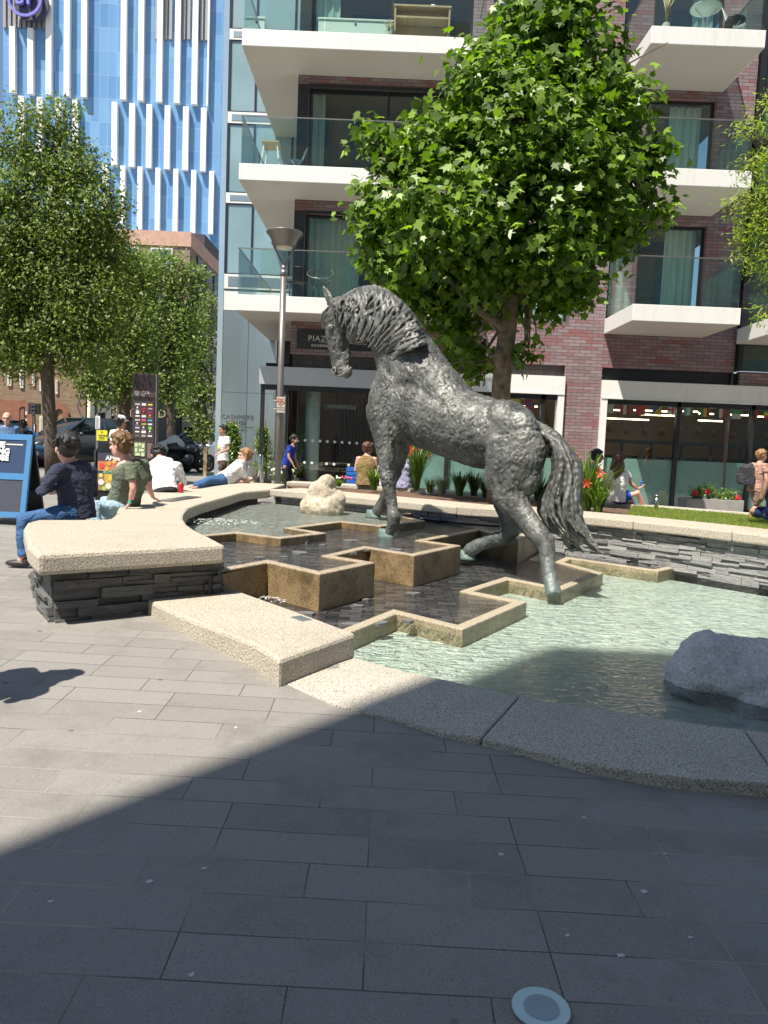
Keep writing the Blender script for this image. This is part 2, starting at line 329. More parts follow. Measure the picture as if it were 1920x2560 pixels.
MT['mosaic']=tiles('pool_mosaic',(.54,.58,.52),(.42,.48,.43),(.62,.65,.59),(.105,.105),.004,.5)
MT['mosaicup']=tiles('upper_pool_floor',(.42,.43,.40),(.32,.34,.31),(.28,.29,.27),(.16,.16),.006,.5)
MT['wetpaver']=tiles('wet_black_pavers',(.020,.021,.023),(.105,.105,.105),(.006,.006,.007),(.19,.095),.006,.3,.5,0.0,True)
def slate():
    m,n,b=nm('split_slate'); tc=coord(n,scale=(1,1,5)); oi=N(n,'ShaderNodeNewGeometry')
    c=ramp(n,oi.outputs['Random Per Island'],[(0,(.10,.102,.108)),(.5,(.135,.135,.138)),(1,(.18,.178,.172))])
    c=mix(n,c,(.26,.25,.235),ramp(n,noi(n,tc,6,4,.7),[(.5,(0,0,0)),(.75,(.7,.7,.7))])); n.links.new(c,b.inputs['Base Color']); b.inputs['Roughness'].default_value=.6
    bump(n,b,noi(n,tc,22,4,.7),1,.03); return m
MT['slate']=slate()
def slatepale():
    m=MT['slate'].copy(); m.name='pale_slate'
    for q in m.node_tree.nodes:
        if q.type=='VALTORGB' and len(q.color_ramp.elements)==3:
            for e,c in zip(q.color_ramp.elements,((.22,.22,.225),(.29,.29,.29),(.36,.355,.35))): e.color=(*c,1)
        if q.type=='MIX': q.inputs[7].default_value=(.5,.49,.46,1)
    return m
MT['slatepale']=slatepale()
def emis(name,col,s):
    m,n,b=nm(name); b.inputs['Base Color'].default_value=(*col,1); b.inputs['Emission Color'].default_value=(*col,1); b.inputs['Emission Strength'].default_value=s; return m
def flat(name,col,rough=.6,metal=0): return simple(name,col,rough,metal,.05,10)
# ================================================================ ground
g=M(); xs=[-300,-80,-14]+list(np.linspace(-12,12,13))+[14,80,300]; ys=[-60,-12,-6,-2,0,2,4,6,8,10,12,14,16,18,20,40,90,400]
# the pool lies in the ground: leave a hole under it
ids={}
for j,y in enumerate(ys):
    for i,x in enumerate(xs): ids[(i,j)]=len(g.v); g.v.append((x,y,gz(x,y)))
for j in range(len(ys)-1):
    for i in range(len(xs)-1):
        cx,cy=(xs[i]+xs[i+1])/2,(ys[j]+ys[j+1])/2
        g.f.append((ids[(i,j)],ids[(i+1,j)],ids[(i+1,j+1)],ids[(i,j+1)])); g.sm.append(False)
# fountain outline in plan (outer foot of coping, bench and back ledge)
z0=.075
cop_out=[onz(*p,z0) for p in [B_(565,1283),(770,1732),B_(900,1422),(1000,1797),C_(0,1392),C_(135,1412),C_(420,1475),C_(700,1545),C_(1200,1625),C_(1659,1652)]]
cop_in=[onz(*p,z0) for p in [B_(1010,1145),B_(1300,1225),B_(1659,1300),C_(330,1195),C_(560,1240),C_(800,1270),C_(1250,1340),C_(1659,1390)]]
e1=cop_out[-1]+np.array([2.2,-.25,0]); e1b=cop_out[-1]+np.array([5.5,.3,0]); e2=cop_in[-1]+np.array([2.2,-.15,0]); e2b=cop_in[-1]+np.array([4.6,.5,0])
cop_out+= [e1,e1b]; cop_in+=[e2,e2b]
ZR=.655
rear_f=[onz(*p,ZR) for p in [B_(505,150),B_(700,166),B_(950,190),B_(1300,222),B_(1659,258),C_(400,243),C_(845,283),C_(1220,322),C_(1659,372)]]
rear_f+= [rear_f[-1]+np.array([1.6,-1.9,0]),rear_f[-1]+np.array([2.6,-3.6,0])]
bench_in=[onz(*A_(*p),.65) for p in [(1040,300),(960,258),(900,230),(862,203),(845,178),(848,155),(872,127),(930,106),(1010,85),(1130,52)]]+[rear_f[0]]
bench_out=[onz(*A_(*p),.65) for p in [(175,345),(128,300),(108,220),(125,195),(170,183),(300,183),(440,183),(505,180),(530,160),(548,118),(580,95),(640,66)]]+[np.array([-3.6,12.,.65]),np.array([-3.55,13.7,.65]),np.array([-3.3,15.3,.65])]
pool_poly=[p[:2] for p in cop_in]+[p[:2] for p in rear_f[::-1]]+[p[:2] for p in bench_in[::-1]]+[onz(*A_(985,475),.1)[:2]]
# cut the ground by a boolean-free trick: split it into two sheets is fragile, so lower it inside the basin
def inpoly(x,y,poly):
    c=False; n=len(poly); j=n-1
    for i in range(n):
        if (poly[i][1]>y)!=(poly[j][1]>y) and x<(poly[j][0]-poly[i][0])*(y-poly[i][1])/(poly[j][1]-poly[i][1])+poly[i][0]: c=not c
        j=i
    return c
# finer grid near the pool whose basin faces are removed
g=M(); xs=sorted(set([-300,-80,-14,14,80,300]+list(np.round(np.arange(-12,12.01,.25),3)))); ys=sorted(set([-60,-12,-6,-2,20,30,60,400]+list(np.round(np.arange(0,18.01,.25),3))))
hole=[]
def shrink(poly,d):
    c=np.mean(poly,axis=0); return poly
ids={}
for j,y in enumerate(ys):
    for i,x in enumerate(xs): ids[(i,j)]=len(g.v); g.v.append((x,y,gz(x,y)))
for j in range(len(ys)-1):
    for i in range(len(xs)-1):
        cs=[(xs[i],ys[j]),(xs[i+1],ys[j]),(xs[i+1],ys[j+1]),(xs[i],ys[j+1])]
        if abs(cs[0][0])<=12 and 0<=cs[0][1]<18 and any(inpoly(a,b,pool_poly) for a,b in cs): continue
        g.f.append((ids[(i,j)],ids[(i+1,j)],ids[(i+1,j+1)],ids[(i,j+1)])); g.sm.append(False)
struct('paving',g,MT['paving'])
# ---------------------------------------------------------------- fountain shell
def offs(line,d):
    "offset an open polyline sideways by d (positive to the left)"
    L=[np.array(p[:2],float) for p in line]; out=[]
    for i,p in enumerate(L):
        n=[]
        for a,b in ((i-1,i),(i,i+1)):
            if 0<=a and b<len(L):
                t=L[b]-L[a]; t/=np.linalg.norm(t); n.append(np.array([-t[1],t[0]]))
        q=sum(n); q/=np.linalg.norm(q); out.append(p+q*d/max(.35,float(q@n[0])))
    return out
def band(m,a,b,z0,z1):
    "solid strip between polylines a and b"
    n=len(a)
    for P,z in ((a,z0),(b,z0),(a,z1),(b,z1)):
        m.v+=[(float(p[0]),float(p[1]),z(p) if callable(z) else z) for p in P]
    o=len(m.v)-4*n
    for i in range(n-1):
        for q in ((0*n+i,1*n+i,1*n+i+1,0*n+i+1),(2*n+i,2*n+i+1,3*n+i+1,3*n+i),(0*n+i,0*n+i+1,2*n+i+1,2*n+i),(1*n+i,3*n+i,3*n+i+1,1*n+i+1)): m.f.append(tuple(k+o for k in q)); m.sm.append(False)
    for i in (0,n-1): m.f.append(tuple(k+o for k in ((i,2*n+i,3*n+i,n+i) if i==0 else (i,n+i,3*n+i,2*n+i)))); m.sm.append(False)
def resample(line,n):
    L=[np.array(p[:2],float) for p in line]; s=[0]
    for a,b in zip(L,L[1:]): s.append(s[-1]+np.linalg.norm(b-a))
    t=np.linspace(0,s[-1],n); return [np.array([np.interp(q,s,[p[k] for p in L]) for k in (0,1)]) for q in t]
# front coping cut into blocks with open joints
FC=thing('pool_coping',(1.5,3.8,0),'low wide speckled granite kerb curving round the front of the pool','kerb')
co=resample(cop_out,49); ci=resample(cop_in,49)
jo=[onz(*C_(135,1410),z0)[:2],onz(*C_(1640,1659),z0)[:2]]
cuts=[0]
for q in jo: cuts.append(int(np.argmin([np.linalg.norm(p-q) for p in co])))
cuts+=[40,48]; cuts=sorted(set(cuts))
for a,b in zip(cuts,cuts[1:]):
    m=M(); A1=[p.copy() for p in co[a:b+1]]; B1=[p.copy() for p in ci[a:b+1]]
    for L in (A1,B1):
        t=(L[1]-L[0])/np.linalg.norm(L[1]-L[0]); L[0]=L[0]+t*.004; t=(L[-1]-L[-2])/np.linalg.norm(L[-1]-L[-2]); L[-1]=L[-1]-t*.004
    band(m,B1,A1,-.12,z0); obj('coping_block',m,MT['coping'],FC,bevel=.012)
# lower basin
pf=M(); pf.prism([p for p in pool_poly],-.14,-.04); struct('pool_floor',pf,MT['mosaic'])
# basin side below the coping
bs=M(); band(bs,resample(cop_in,49),offs(resample(cop_in,49),-.05),-.124,-.118); 
struct('pool_side',bs,MT['mosaic'])
wm=M(); wp=[p for p in pool_poly]; wm.add([(p[0],p[1],.052) for p in wp],[tuple(range(len(wp)))]); 
if sum(wp[i][0]*wp[(i+1)%len(wp)][1]-wp[(i+1)%len(wp)][0]*wp[i][1] for i in range(len(wp)))<0: wm.f=[f[::-1] for f in wm.f]
struct('pool_water',wm,MT['water'])
# ---------------------------------------------------------------- terraces
back=[p[:2] for p in rear_f]
def terrace(name,pts,zt,zb,zfloor,matw,label,floormat,close,wdt=.105,water=None,topmat=None):
    L=[np.array(p[:2]) for p in pts]
    T=thing(name,(L[len(L)//2][0],L[len(L)//2][1],zb),label,'fountain step')
    inn=offs(L,wdt); m=M(); band(m,inn,L,zb,zt); obj('edge_wall',m,matw,T,bevel=.012)
    # joints down the wall faces
    m=M(); poly=list(offs(L,wdt*.5))+close; m.prism(poly,zb,zfloor); obj('wet_floor',m,floormat,T)
    if water is not None:
        q=list(inn)+close; mm=M(); mm.add([(p[0],p[1],water) for p in q],[tuple(range(len(q)))]); 
        if sum(q[i][0]*q[(i+1)%len(q)][1]-q[(i+1)%len(q)][0]*q[i][1] for i in range(len(q)))<0: mm.f=[f[::-1] for f in mm.f]
        struct('upper_water',mm,MT['waterup'])
    return L
ZL,Z2,Z1=.108,.41,.48
low=[B_(880,1040),B_(1262,885),C_(75,858),C_(410,713),C_(128,658),C_(315,598),C_(590,653),C_(805,563),C_(600,508),C_(640,490),C_(1090,555),C_(1195,533)]
lowp=[onz(*p,ZL) for p in low]; lowp[0]=onz(*B_(930,1020),ZL)
rf=lambda k: back[k]
cl=[np.array(p)+np.array([.1,.25]) for p in back[7::-1]]+[np.array(p[:2])+np.array([-.1,0]) for p in bench_in[::-1]]+[np.array([-1.55,6.1]),np.array([-.85,5.2])]
terrace('lower_fountain_step',lowp,ZL,-.06,ZL-.022,MT['wetp'],'lowest stepped granite edge zigzagging through the green pool','x' and MT['wetpaver'],cl)
t2=[onz(*p,Z2) for p in [B_(150,645),B_(495,582),B_(803,652),B_(1135,582),B_(890,543),B_(1085,497),B_(1365,542),B_(1643,482),B_(1430,452),(1197,1325),(1296,1347),(1350,1322)]]
cl2=[np.array(p)+np.array([.1,.25]) for p in back[5::-1]]+[np.array(p[:2])+np.array([-.1,0]) for p in bench_in[:-1][::-1]]
terrace('middle_fountain_step',t2,Z2,ZL-.03,Z2-.02,MT['wet'],'tall brown-stained granite step zigzagging below the horse front hooves','x' and MT['wetpaver'],cl2)
t1=[onz(*p,Z1) for p in [B_(80,430),B_(312,408),B_(572,440),B_(845,408),B_(655,378),B_(935,342),B_(1165,368),B_(1430,335),B_(1270,300),B_(1440,285),B_(1400,262)]]
cl1=[np.array(p) for p in back[3::-1]]+[np.array(p[:2]) for p in bench_in[:-1][::-1]][:-3]
terrace('upper_fountain_step',t1,Z1,Z2-.03,Z1-.07,MT['wet'],'shallow top granite step round the pale upper basin','x' and MT['mosaicup'],cl1,water=Z1-.006)
# loose slates lying on the wet floors
def loose(poly,n,z,name):
    xs_=[p[0] for p in poly]; ys_=[p[1] for p in poly]; k=0
    while k<n:
        x=R_.uniform(min(xs_),max(xs_)); y=R_.uniform(min(ys_),max(ys_))
        if not inpoly(x,y,poly): continue
        m=M(); a=R_.uniform(0,3); s=R_.uniform(.05,.12); pts=[(x+s*R_.uniform(.6,1)*math.cos(a+t*1.05),y+s*R_.uniform(.4,.8)*math.sin(a+t*1.05)) for t in range(6)]
        m.prism(pts,z-.01,z+R_.uniform(.008,.02)); o=obj('slate_chip',m,MT['slate']); setp(o,'thin dark slate chip lying on the wet black fountain floor','stone','loose slate chips on the fountain floor'); k+=1
loose([p for p in [onz(*B_(250,600),Z2)[:2],onz(*B_(1000,560),Z2)[:2],onz(*B_(1300,500),Z2)[:2],onz(*B_(1200,420),Z2)[:2],onz(*B_(300,470),Z2)[:2]]],12,Z2-.02,'')
loose([p for p in [onz(*B_(500,830),ZL)[:2],onz(*B_(950,960),ZL)[:2],onz(*B_(1500,900),ZL)[:2],onz(*B_(1400,750),ZL)[:2],onz(*B_(1100,780),ZL)[:2]]],7,ZL-.022,'')
# ---------------------------------------------------------------- split-slate walls
def stack(m,line,z0,z1,seed,dep=.045,rh=(.045,.085),ln=(.12,.40)):
    rr=random.Random(seed); L=[np.array(p[:2],float) for p in line]; s=[0]
    for a,b in zip(L,L[1:]): s.append(s[-1]+np.linalg.norm(b-a))
    def pt(t): return np.array([np.interp(t,s,[p[k] for p in L]) for k in (0,1)])
    z=z0
    while z<z1-.005:
        h=min(rr.uniform(*rh),z1-z); 
        if z1-z-h<.02: h=z1-z
        t=-rr.uniform(0,.1)
        while t<s[-1]:
            l=rr.uniform(*ln); a=max(0,t); b=min(s[-1],t+l-.004)
            if b-a>.02:
                pa,pb=pt(a),pt(b); d=(pb-pa)/np.linalg.norm(pb-pa); nrm=np.array([d[1],-d[0]]); o=rr.uniform(.0,dep); o2=o+rr.uniform(-.01,.01)
                sp=[(h/2,h/2)] if rr.random()<.55 or h<.05 else [(0,0)]
                segs=[(z,z+h-.004)] if rr.random()<.6 else [(z,z+h*.5-.003),(z+h*.5,z+h-.004)]
                for za,zb in segs:
                    o=rr.uniform(.0,dep); o2=o+rr.uniform(-.012,.012); tl=rr.uniform(-.004,.004)
                    q=[(*(pa-nrm*.06),za),(*(pb-nrm*.06),za),(*(pb+nrm*o2),za+tl),(*(pa+nrm*o),za)]+[(*(pa-nrm*.06),zb),(*(pb-nrm*.06),zb),(*(pb+nrm*(o2+rr.uniform(-.01,.01))),zb+tl),(*(pa+nrm*(o+rr.uniform(-.01,.01))),zb)]
                    m.add(q,[(0,1,2,3),(7,6,5,4),(0,4,5,1),(1,5,6,2),(2,6,7,3),(3,7,4,0)])
            t+=l
        z+=h
# big bench
BE=thing('granite_bench',(-2.4,8,.1),'big curved pale granite seat slab on dark slate base left of fountain','bench')
bo=[p[:2] for p in bench_out]; bi=[p[:2] for p in bench_in]
poly=bo+[np.array([-2.0,15.2])]+[rear_f[0][:2]+np.array([.0,.0])]+bi[:-1][::-1]
sl=M(); sl.prism(poly,.50,.65); obj('seat_slab',sl,MT['bench'],BE,bevel=.03)
base_poly_front=[onz(114,1555,.125)[:2]+np.array([.0,0]),onz(342,1520,.13)[:2],(-1.42,6.32),onz(*A_(985,475),.3)[:2]+np.array([0,.1])]
cmid=np.array([-2.55,6.9])
bp=[np.array([-2.36,5.42]),np.array([-1.33,6.18]),np.array([-1.78,6.98]),np.array([-2.18,7.7]),np.array([-2.4,8.6]),np.array([-2.5,10.8]),np.array([-2.3,14.2]),np.array([-3.1,15.1]),np.array([-3.35,12.]),np.array([-3.2,10.2]),np.array([-2.95,8.9]),np.array([-2.72,7.75]),np.array([-3.1,7.1]),np.array([-3.05,6.6]),np.array([-2.6,5.75])]
inner=M(); c0=np.mean(bp,axis=0)
ip=offs(bp+[bp[0]],.07); inner.prism(ip[:-1],.0,.498); obj('core',inner,MT['slate'],BE)
st=M(); 
for a,b,sd_ in ((bp[0],bp[1],1),(bp[1],bp[2],2),(bp[14],bp[0],3),(bp[13],bp[14],4),(bp[12],bp[13],5),(bp[11],bp[12],6)):
    stack(st,[a,b],gz(*a)-.02,.499,sd_,dep=.045)
obj('slate_cladding',st,MT['slate'],BE)
for (px,py,w_,h_,zz) in ((450,1247,.62,.22,.655),):
    p=onz(px,py,zz); m=M(); m.obox(p,1.42,w_/2+.18,h_/2,zz-.003,zz+.006); obj('plaque',m,simple('dark_plaque',(.10,.105,.10),.35,.5),BE)
# low bench
LB=thing('granite_bench',(-1.2,5.2,.1),'low pale granite block bench with two small metal plaques set in its top','bench')
zt=.235
lb_top=[onz(*A_(*p),zt) for p in [(630,525),(640,508),(700,497),(985,474),(1010,476),(1100,510),(1370,605),(1640,705)]]+[onz(698,1650,zt),onz(640,1612,zt),onz(560,1580,zt),onz(466,1545,zt),onz(395,1512,zt)]
lbp=[p[:2] for p in lb_top]
m=M(); m.prism(lbp,lambda p:gz(p[0],p[1])-.03,zt); obj('seat_slab',m,MT['bench'],LB,bevel=.025)
for px,py in (A_(1055,514),A_(1388,638)):
    p=onz(px,py,zt+.002); q=onz(px+30,py+11,zt+.002); an=math.atan2(q[1]-p[1],q[0]-p[0]); m=M(); m.obox(p,an,.075,.045,zt-.004,zt+.004); obj('plaque',m,MT['panel'],LB)
m=M(); a=onz(466,1545,zt); 
# ---------------------------------------------------------------- rear wall and island
IS=thing('planter_wall',(2,12,.1),'long raised bed wall of split grey slate with a pale granite coping behind the pool','wall')
rfl=resample(rear_f,60); rbk=offs(rfl,.90); 
segs=list(range(0,60,6))+[59]
for a,b in zip(segs,segs[1:]):
    m=M(); A1=[p.copy() for p in rfl[a:b+1]]; B1=[p.copy() for p in rbk[a:b+1]]
    for L in (A1,B1):
        t=(L[1]-L[0])/np.linalg.norm(L[1]-L[0]); L[0]=L[0]+t*.003; t=(L[-1]-L[-2])/np.linalg.norm(L[-1]-L[-2]); L[-1]=L[-1]-t*.003
    band(m,B1,A1,ZR-.12,ZR); obj('coping_stone',m,MT['bench'],IS,bevel=.02)
wl=offs(rfl,.11); core=M(); band(core,offs(rfl,.4),offs(rfl,.17),-.25,ZR-.122); obj('core',core,MT['slate'],IS)
st=M(); stack(st,wl[1:22],.42,ZR-.12,21,dep=.05,rh=(.05,.08)); stack(st,wl[21:],.03,ZR-.12,22,dep=.045,rh=(.05,.085),ln=(.16,.42)); obj('slate_cladding',st,MT['slatepale'],IS)
# island behind
IB=offs(rfl,.91); IK=[np.array(p) for p in [(-2.0,16.3),(-.6,16.1),(1.5,15.2),(4.0,13.7),(6.2,12.0),(8.2,9.8),(9.2,7.0)]]; IKr=resample(IK,60)
kb=offs(IKr,-.45)
m=M(); band(m,IKr,kb,.05,ZR+.01); o=obj('ledge_wall',m,MT['coping'],bevel=.02); setp(o,'pale granite seating ledge along the back of the flower bed and lawn','wall')
# ================================================================ soil and lawn on the island
def polyfill(name,edge_a,edge_b,z,mat,kind='structure',org=(0,0,0),**k):
    m=M(); n=len(edge_a)
    m.v=[(p[0],p[1],z) for p in edge_a]+[(p[0],p[1],z) for p in edge_b]
    m.f=[(i,i+1,n+i+1,n+i) for i in range(n-1)]; m.sm=[False]*(n-1)
    a=m.v[m.f[0][0]],m.v[m.f[0][1]],m.v[m.f[0][2]]
    if (a[1][0]-a[0][0])*(a[2][1]-a[0][1])-(a[1][1]-a[0][1])*(a[2][0]-a[0][0])<0: m.f=[f[::-1] for f in m.f]
    return obj(name,m,mat,org=org,kind=kind,**k)
MT['soil']=simple('bark_mulch',(.12,.07,.045),.95,0,.5,30,1,40)
MT['lawn']=simple('lawn_base',(.10,.15,.03),.9,0,.3,20,1,90)
SPL=next(i for i in range(60) if IB[i][0]>3.35)
polyfill('flower_bed_soil',IB[:SPL+1],kb[:SPL+1],ZR-.06,MT['soil'])
polyfill('lawn_ground',IB[SPL:],kb[SPL:],ZR-.01,MT['lawn'])
def blades(name,n,h,wd,pts,mat,seed,z,lean=.35,kind='stuff',**k):
    rs=np.random.RandomState(seed); P=np.array(pts); n=len(P)
    a=rs.uniform(0,6.28,n); hh=h*rs.uniform(.6,1.2,n); l=rs.uniform(0,lean,n)*hh; b=rs.uniform(0,6.28,n)
    v=np.zeros((n,3,3)); v[:,0,:2]=P[:,:2]+np.c_[np.cos(a),np.sin(a)]*wd/2; v[:,1,:2]=P[:,:2]-np.c_[np.cos(a),np.sin(a)]*wd/2; v[:,2,:2]=P[:,:2]+np.c_[np.cos(b),np.sin(b)]*l[:,None]
    v[:,:2,2]=z; v[:,2,2]=z+hh
    return npmesh(name,v.reshape(-1,3),3,mat,kind=kind,**k)
def npmesh(name,V,k,mat,parent=None,kind=None,org=(0,0,0),smooth=False,**kw):
    "V: (n*k,3) array of separate k-gons"
    if parent is not None: org=worg(parent)
    n=len(V)//k; me=bpy.data.meshes.new(name); me.vertices.add(len(V)); me.vertices.foreach_set('co',(V-np.array(org)).astype(np.float32).ravel())
    me.loops.add(len(V)); me.loops.foreach_set('vertex_index',np.arange(len(V),dtype=np.int32)); me.polygons.add(n); me.polygons.foreach_set('loop_start',np.arange(0,len(V),k,dtype=np.int32)); me.polygons.foreach_set('loop_total',np.full(n,k,dtype=np.int32))
    me.materials.append(mat); me.update(); me.validate()
    o=bpy.data.objects.new(name,me); scn.collection.objects.link(o)
    if parent is not None: o.parent=parent
    else: o.location=org
    return setp(o,kind=kind,**kw)
def leafmat(name,c1,c2,rough=.45,trans=.35,spec=.5):
    m,n,b=nm(name); gi=N(n,'ShaderNodeNewGeometry'); c=ramp(n,gi.outputs['Random Per Island'],[(0,c1),(.85,c2),(1,tuple(min(1,x*1.5) for x in c2))])
    n.links.new(c,b.inputs['Base Color']); b.inputs['Roughness'].default_value=rough; b.inputs['Specular IOR Level'].default_value=spec
    t=N(n,'ShaderNodeBsdfTranslucent'); tc=mix(n,c,(1.0,1.25,.25),1.0,'MULTIPLY'); g2=N(n,'ShaderNodeMix',data_type='RGBA',blend_type='MULTIPLY'); n.links.new(tc,t.inputs[0])
    mx=N(n,'ShaderNodeMixShader'); mx.inputs[0].default_value=trans; n.links.new(b.outputs[0],mx.inputs[1]); n.links.new(t.outputs[0],mx.inputs[2]); n.links.new(mx.outputs[0],n.nodes['Material Output'].inputs[0]); return m
MT['grass']=leafmat('grass_blade',(.15,.20,.03),(.30,.36,.08),.6,.3)
gp=[]
rs=np.random.RandomState(3)
for i in range(SPL,58):
    a,b,c,d=IB[i],IB[i+1],kb[i],kb[i+1]; ar=np.linalg.norm(b-a)*np.linalg.norm(c-a)
    for _ in range(int(ar*3800)):
        u,v_=rs.rand(),rs.rand(); p=(a*(1-u)+b*u)*(1-v_)+(c*(1-u)+d*u)*v_
        if p[0]<7.2: gp.append(p)
blades('lawn',0,.035,.008,gp,MT['grass'],4,ZR-.012)
# ================================================================ walls with openings
def wall(m,x0,x1,z0,z1,holes,y,rev=.25,back=None):
    xs=sorted(set([x0,x1]+[h[0] for h in holes]+[h[1] for h in holes])); zs=sorted(set([z0,z1]+[h[2] for h in holes]+[h[3] for h in holes]))
    xs=[x for x in xs if x0<=x<=x1]; zs=[z for z in zs if z0<=z<=z1]
    for a,b in zip(xs,xs[1:]):
        for c,d in zip(zs,zs[1:]):
            cx,cz=(a+b)/2,(c+d)/2
            if any(h[0]<cx<h[1] and h[2]<cz<h[3] for h in holes): continue
            m.quad((a,y,c),(b,y,c),(b,y,d),(a,y,d))
    for h in holes:
        a,b,c,d=h[:4]; a=max(a,x0); b=min(b,x1); c=max(c,z0); d=min(d,z1)
        m.quad((a,y,c),(a,y,d),(a,y+rev,d),(a,y+rev,c)); m.quad((b,y,c),(b,y+rev,c),(b,y+rev,d),(b,y,d))
        m.quad((a,y,c),(a,y+rev,c),(b,y+rev,c),(b,y,c)); m.quad((a,y,d),(b,y,d),(b,y+rev,d),(a,y+rev,d))
def window(par,x0,x1,z0,z1,y,mull=(),fr=.07,glass='glass',frame='dark',curt='curtain',room=True,cx=None,name='window'):
    m=M(); d=.07
    m.box(x0,x0+fr,y,y+d,z0,z1); m.box(x1-fr,x1,y,y+d,z0,z1); m.box(x0+fr,x1-fr,y,y+d,z0,z0+fr); m.box(x0+fr,x1-fr,y,y+d,z1-fr,z1)
    for u in mull: m.box(u-fr/2,u+fr/2,y+.002,y+d-.002,z0+fr,z1-fr)
    w_=obj(name,m,MT[frame],par)
    m=M(); m.quad((x0+fr/2,y+.035,z0+fr/2),(x1-fr/2,y+.035,z0+fr/2),(x1-fr/2,y+.035,z1-fr/2),(x0+fr/2,y+.035,z1-fr/2)); obj('pane',m,MT[glass],w_)
    if curt:
        for a,b in (cx or [(x0+fr,x1-fr)]):
            m=M(); n=max(4,int((b-a)*18)); 
            for i in range(n):
                xa,xb=a+(b-a)*i/n,a+(b-a)*(i+1)/n; ya=y+.28+.035*math.sin(i*1.9+a); yb=y+.28+.035*math.sin((i+1)*1.9+a)
                m.add([(xa,ya,z0+.02),(xb,yb,z0+.02),(xb,yb,z1-.02),(xa,ya,z1-.02)],[(0,1,2,3)],True)
            obj('curtain',m,MT[curt],w_)
    return w_
MB=thing('apartment_building',(3,22,.3),'modern block of purple brick with long white balconies and shopfronts behind the horse statue','building')
BX0,BX1,BY=-2.55,8.74,19.6
h_=[(-2.28,1.7,5.0,7.22),(-2.28,1.7,7.98,10.26),(-2.28,1.7,10.96,13.3),(2.17,4.51,4.75,7.2),(2.17,4.51,7.75,10.2),(2.17,4.51,10.75,13.2),(5.4,7.8,4.93,7.30),(5.4,7.8,7.93,10.32),(5.4,7.85,10.92,13.3),
    (-2.56,4.46,-.2,3.72),(5.40,8.75,-.2,3.71)]
m=M(); wall(m,BX0,BX1,-.2,20,h_,BY,.22); m.quad((BX0,BY,-.2),(BX0,BY,20),(BX0,BY+12,20),(BX0,BY+12,-.2)); m.quad((BX0,BY,20),(BX1,BY,20),(BX1,BY+12,20),(BX0,BY+12,20))
obj('wall',m,MT['brick'],MB)
# rooms behind the windows: floors and back wall
room=simple('room_wall',(.16,.17,.16),.8,0,.1)
m=M()
for z in (4.55,7.55,10.55,13.5): m.box(BX0+.05,BX1-.05,BY+.23,BY+5,z,z+.3)
m.quad((BX0,BY+4.9,4),(BX1,BY+4.9,4),(BX1,BY+4.9,16),(BX0,BY+4.9,16)); m.box(1.75,1.95,BY+.25,BY+5,4.8,16); m.box(4.8,5.0,BY+.25,BY+5,4.8,16)
obj('interior',m,room,MB)
YW=BY+.14
m=M()
for a,b in ((4.92,7.26),(7.92,10.30),(10.90,13.3)): m.box(-2.545,-2.285,BY-.012,BY-.003,a,b); m.box(-2.284,1.75,BY-.012,BY-.003,b-.06 if b<13 else 13.3,b+.02 if b<13 else 13.4)
obj('dark_panel',m,MT['dark'],MB)
window(MB,-2.28,1.7,5.0,7.22,YW,mull=(-.3,),curt='curtaing',cx=[(-2.2,-.9)])
window(MB,-2.28,1.7,7.98,10.26,YW,mull=(-.3,),curt='curtaing',cx=[(-2.2,-1.9)])
window(MB,-2.28,1.7,10.96,13.3,YW,mull=(-.3,),curt='curtain',cx=[(-2.2,-1.6)])
for z0,z1 in ((4.75,7.2),(7.75,10.2),(10.75,13.2)): window(MB,2.17,4.51,z0,z1,YW,mull=(3.1,),frame='grey',curt='curtain')
window(MB,5.4,7.8,4.93,7.30,YW,mull=(6.15,),curt='curtain',cx=[(5.5,6.1),(6.9,7.7)])
window(MB,5.4,7.8,7.93,10.32,YW,mull=(6.15,),curt='curtain',cx=[(6.8,7.6)])
window(MB,5.4,7.85,10.92,13.3,YW,mull=(6.15,),curt='curtaing',cx=[(7.2,7.7)])
# dark soldier-course lintels above the shopfronts
m=M(); m.box(-2.54,4.44,BY+.13,BY+.25,3.40,3.715); obj('lintel',m,MT['brickdark'],MB)
m=M(); m.box(5.42,12,BY+.13,BY+.25,3.36,3.705); obj('lintel',m,MT['dark'],MB)
# shopfronts
def shopfront(x0,x1,z0,z1,mulls,label_frame='shopfront',fasz=.43,yo=-.10):
    m=M(); y=BY+yo
    m.box(x0,x1,y,BY+.2,z1,z1+fasz); m.box(x0,x1,y-.02,BY+.1,z1-.035,z1-.003); m.box(x0,x0+.16,y,BY+.2,z0,z1-.037)
    if x1<5: m.box(x1-.16,x1,y,BY+.2,z0,z1-.037)
    s=obj(label_frame,m,MT['white'],MB)
    m=M(); 
    for u in mulls: m.box(u-.05,u+.05,BY-.02,BY+.12,z0,z1-.04)
    m.box(x0+.163,x1-.163,BY-.02,BY+.12,z1-.16,z1-.04); m.box(x0+.163,x1-.163,BY-.02,BY+.12,z0-.02,z0+.07)
    obj('glazing_bar',m,MT['dark'],s)
    m=M(); m.quad((x0+.1,BY+.05,z0),(x1-.1,BY+.05,z0),(x1-.1,BY+.05,z1),(x0+.1,BY+.05,z1)); obj('pane',m,MT['shopglass'],s)
    return s
s1=shopfront(-.15,4.46,.25,3.0,(1.55,3.95)); s2=shopfront(5.40,12.0,.15,2.95,(7.42,9.32,11.2))
# frosted lower half of the right shopfront
frost=simple('frosted_film',(.24,.38,.34),.25,0,.1,2); m=M(); m.quad((5.55,BY+.08,.17),(11.9,BY+.08,.17),(11.9,BY+.08,1.42),(5.55,BY+.08,1.42)); m.quad((.0,BY+.08,.27),(4.3,BY+.08,.27),(4.3,BY+.08,1.35),(.0,BY+.08,1.35)); obj('frosted_film',m,frost,s2)
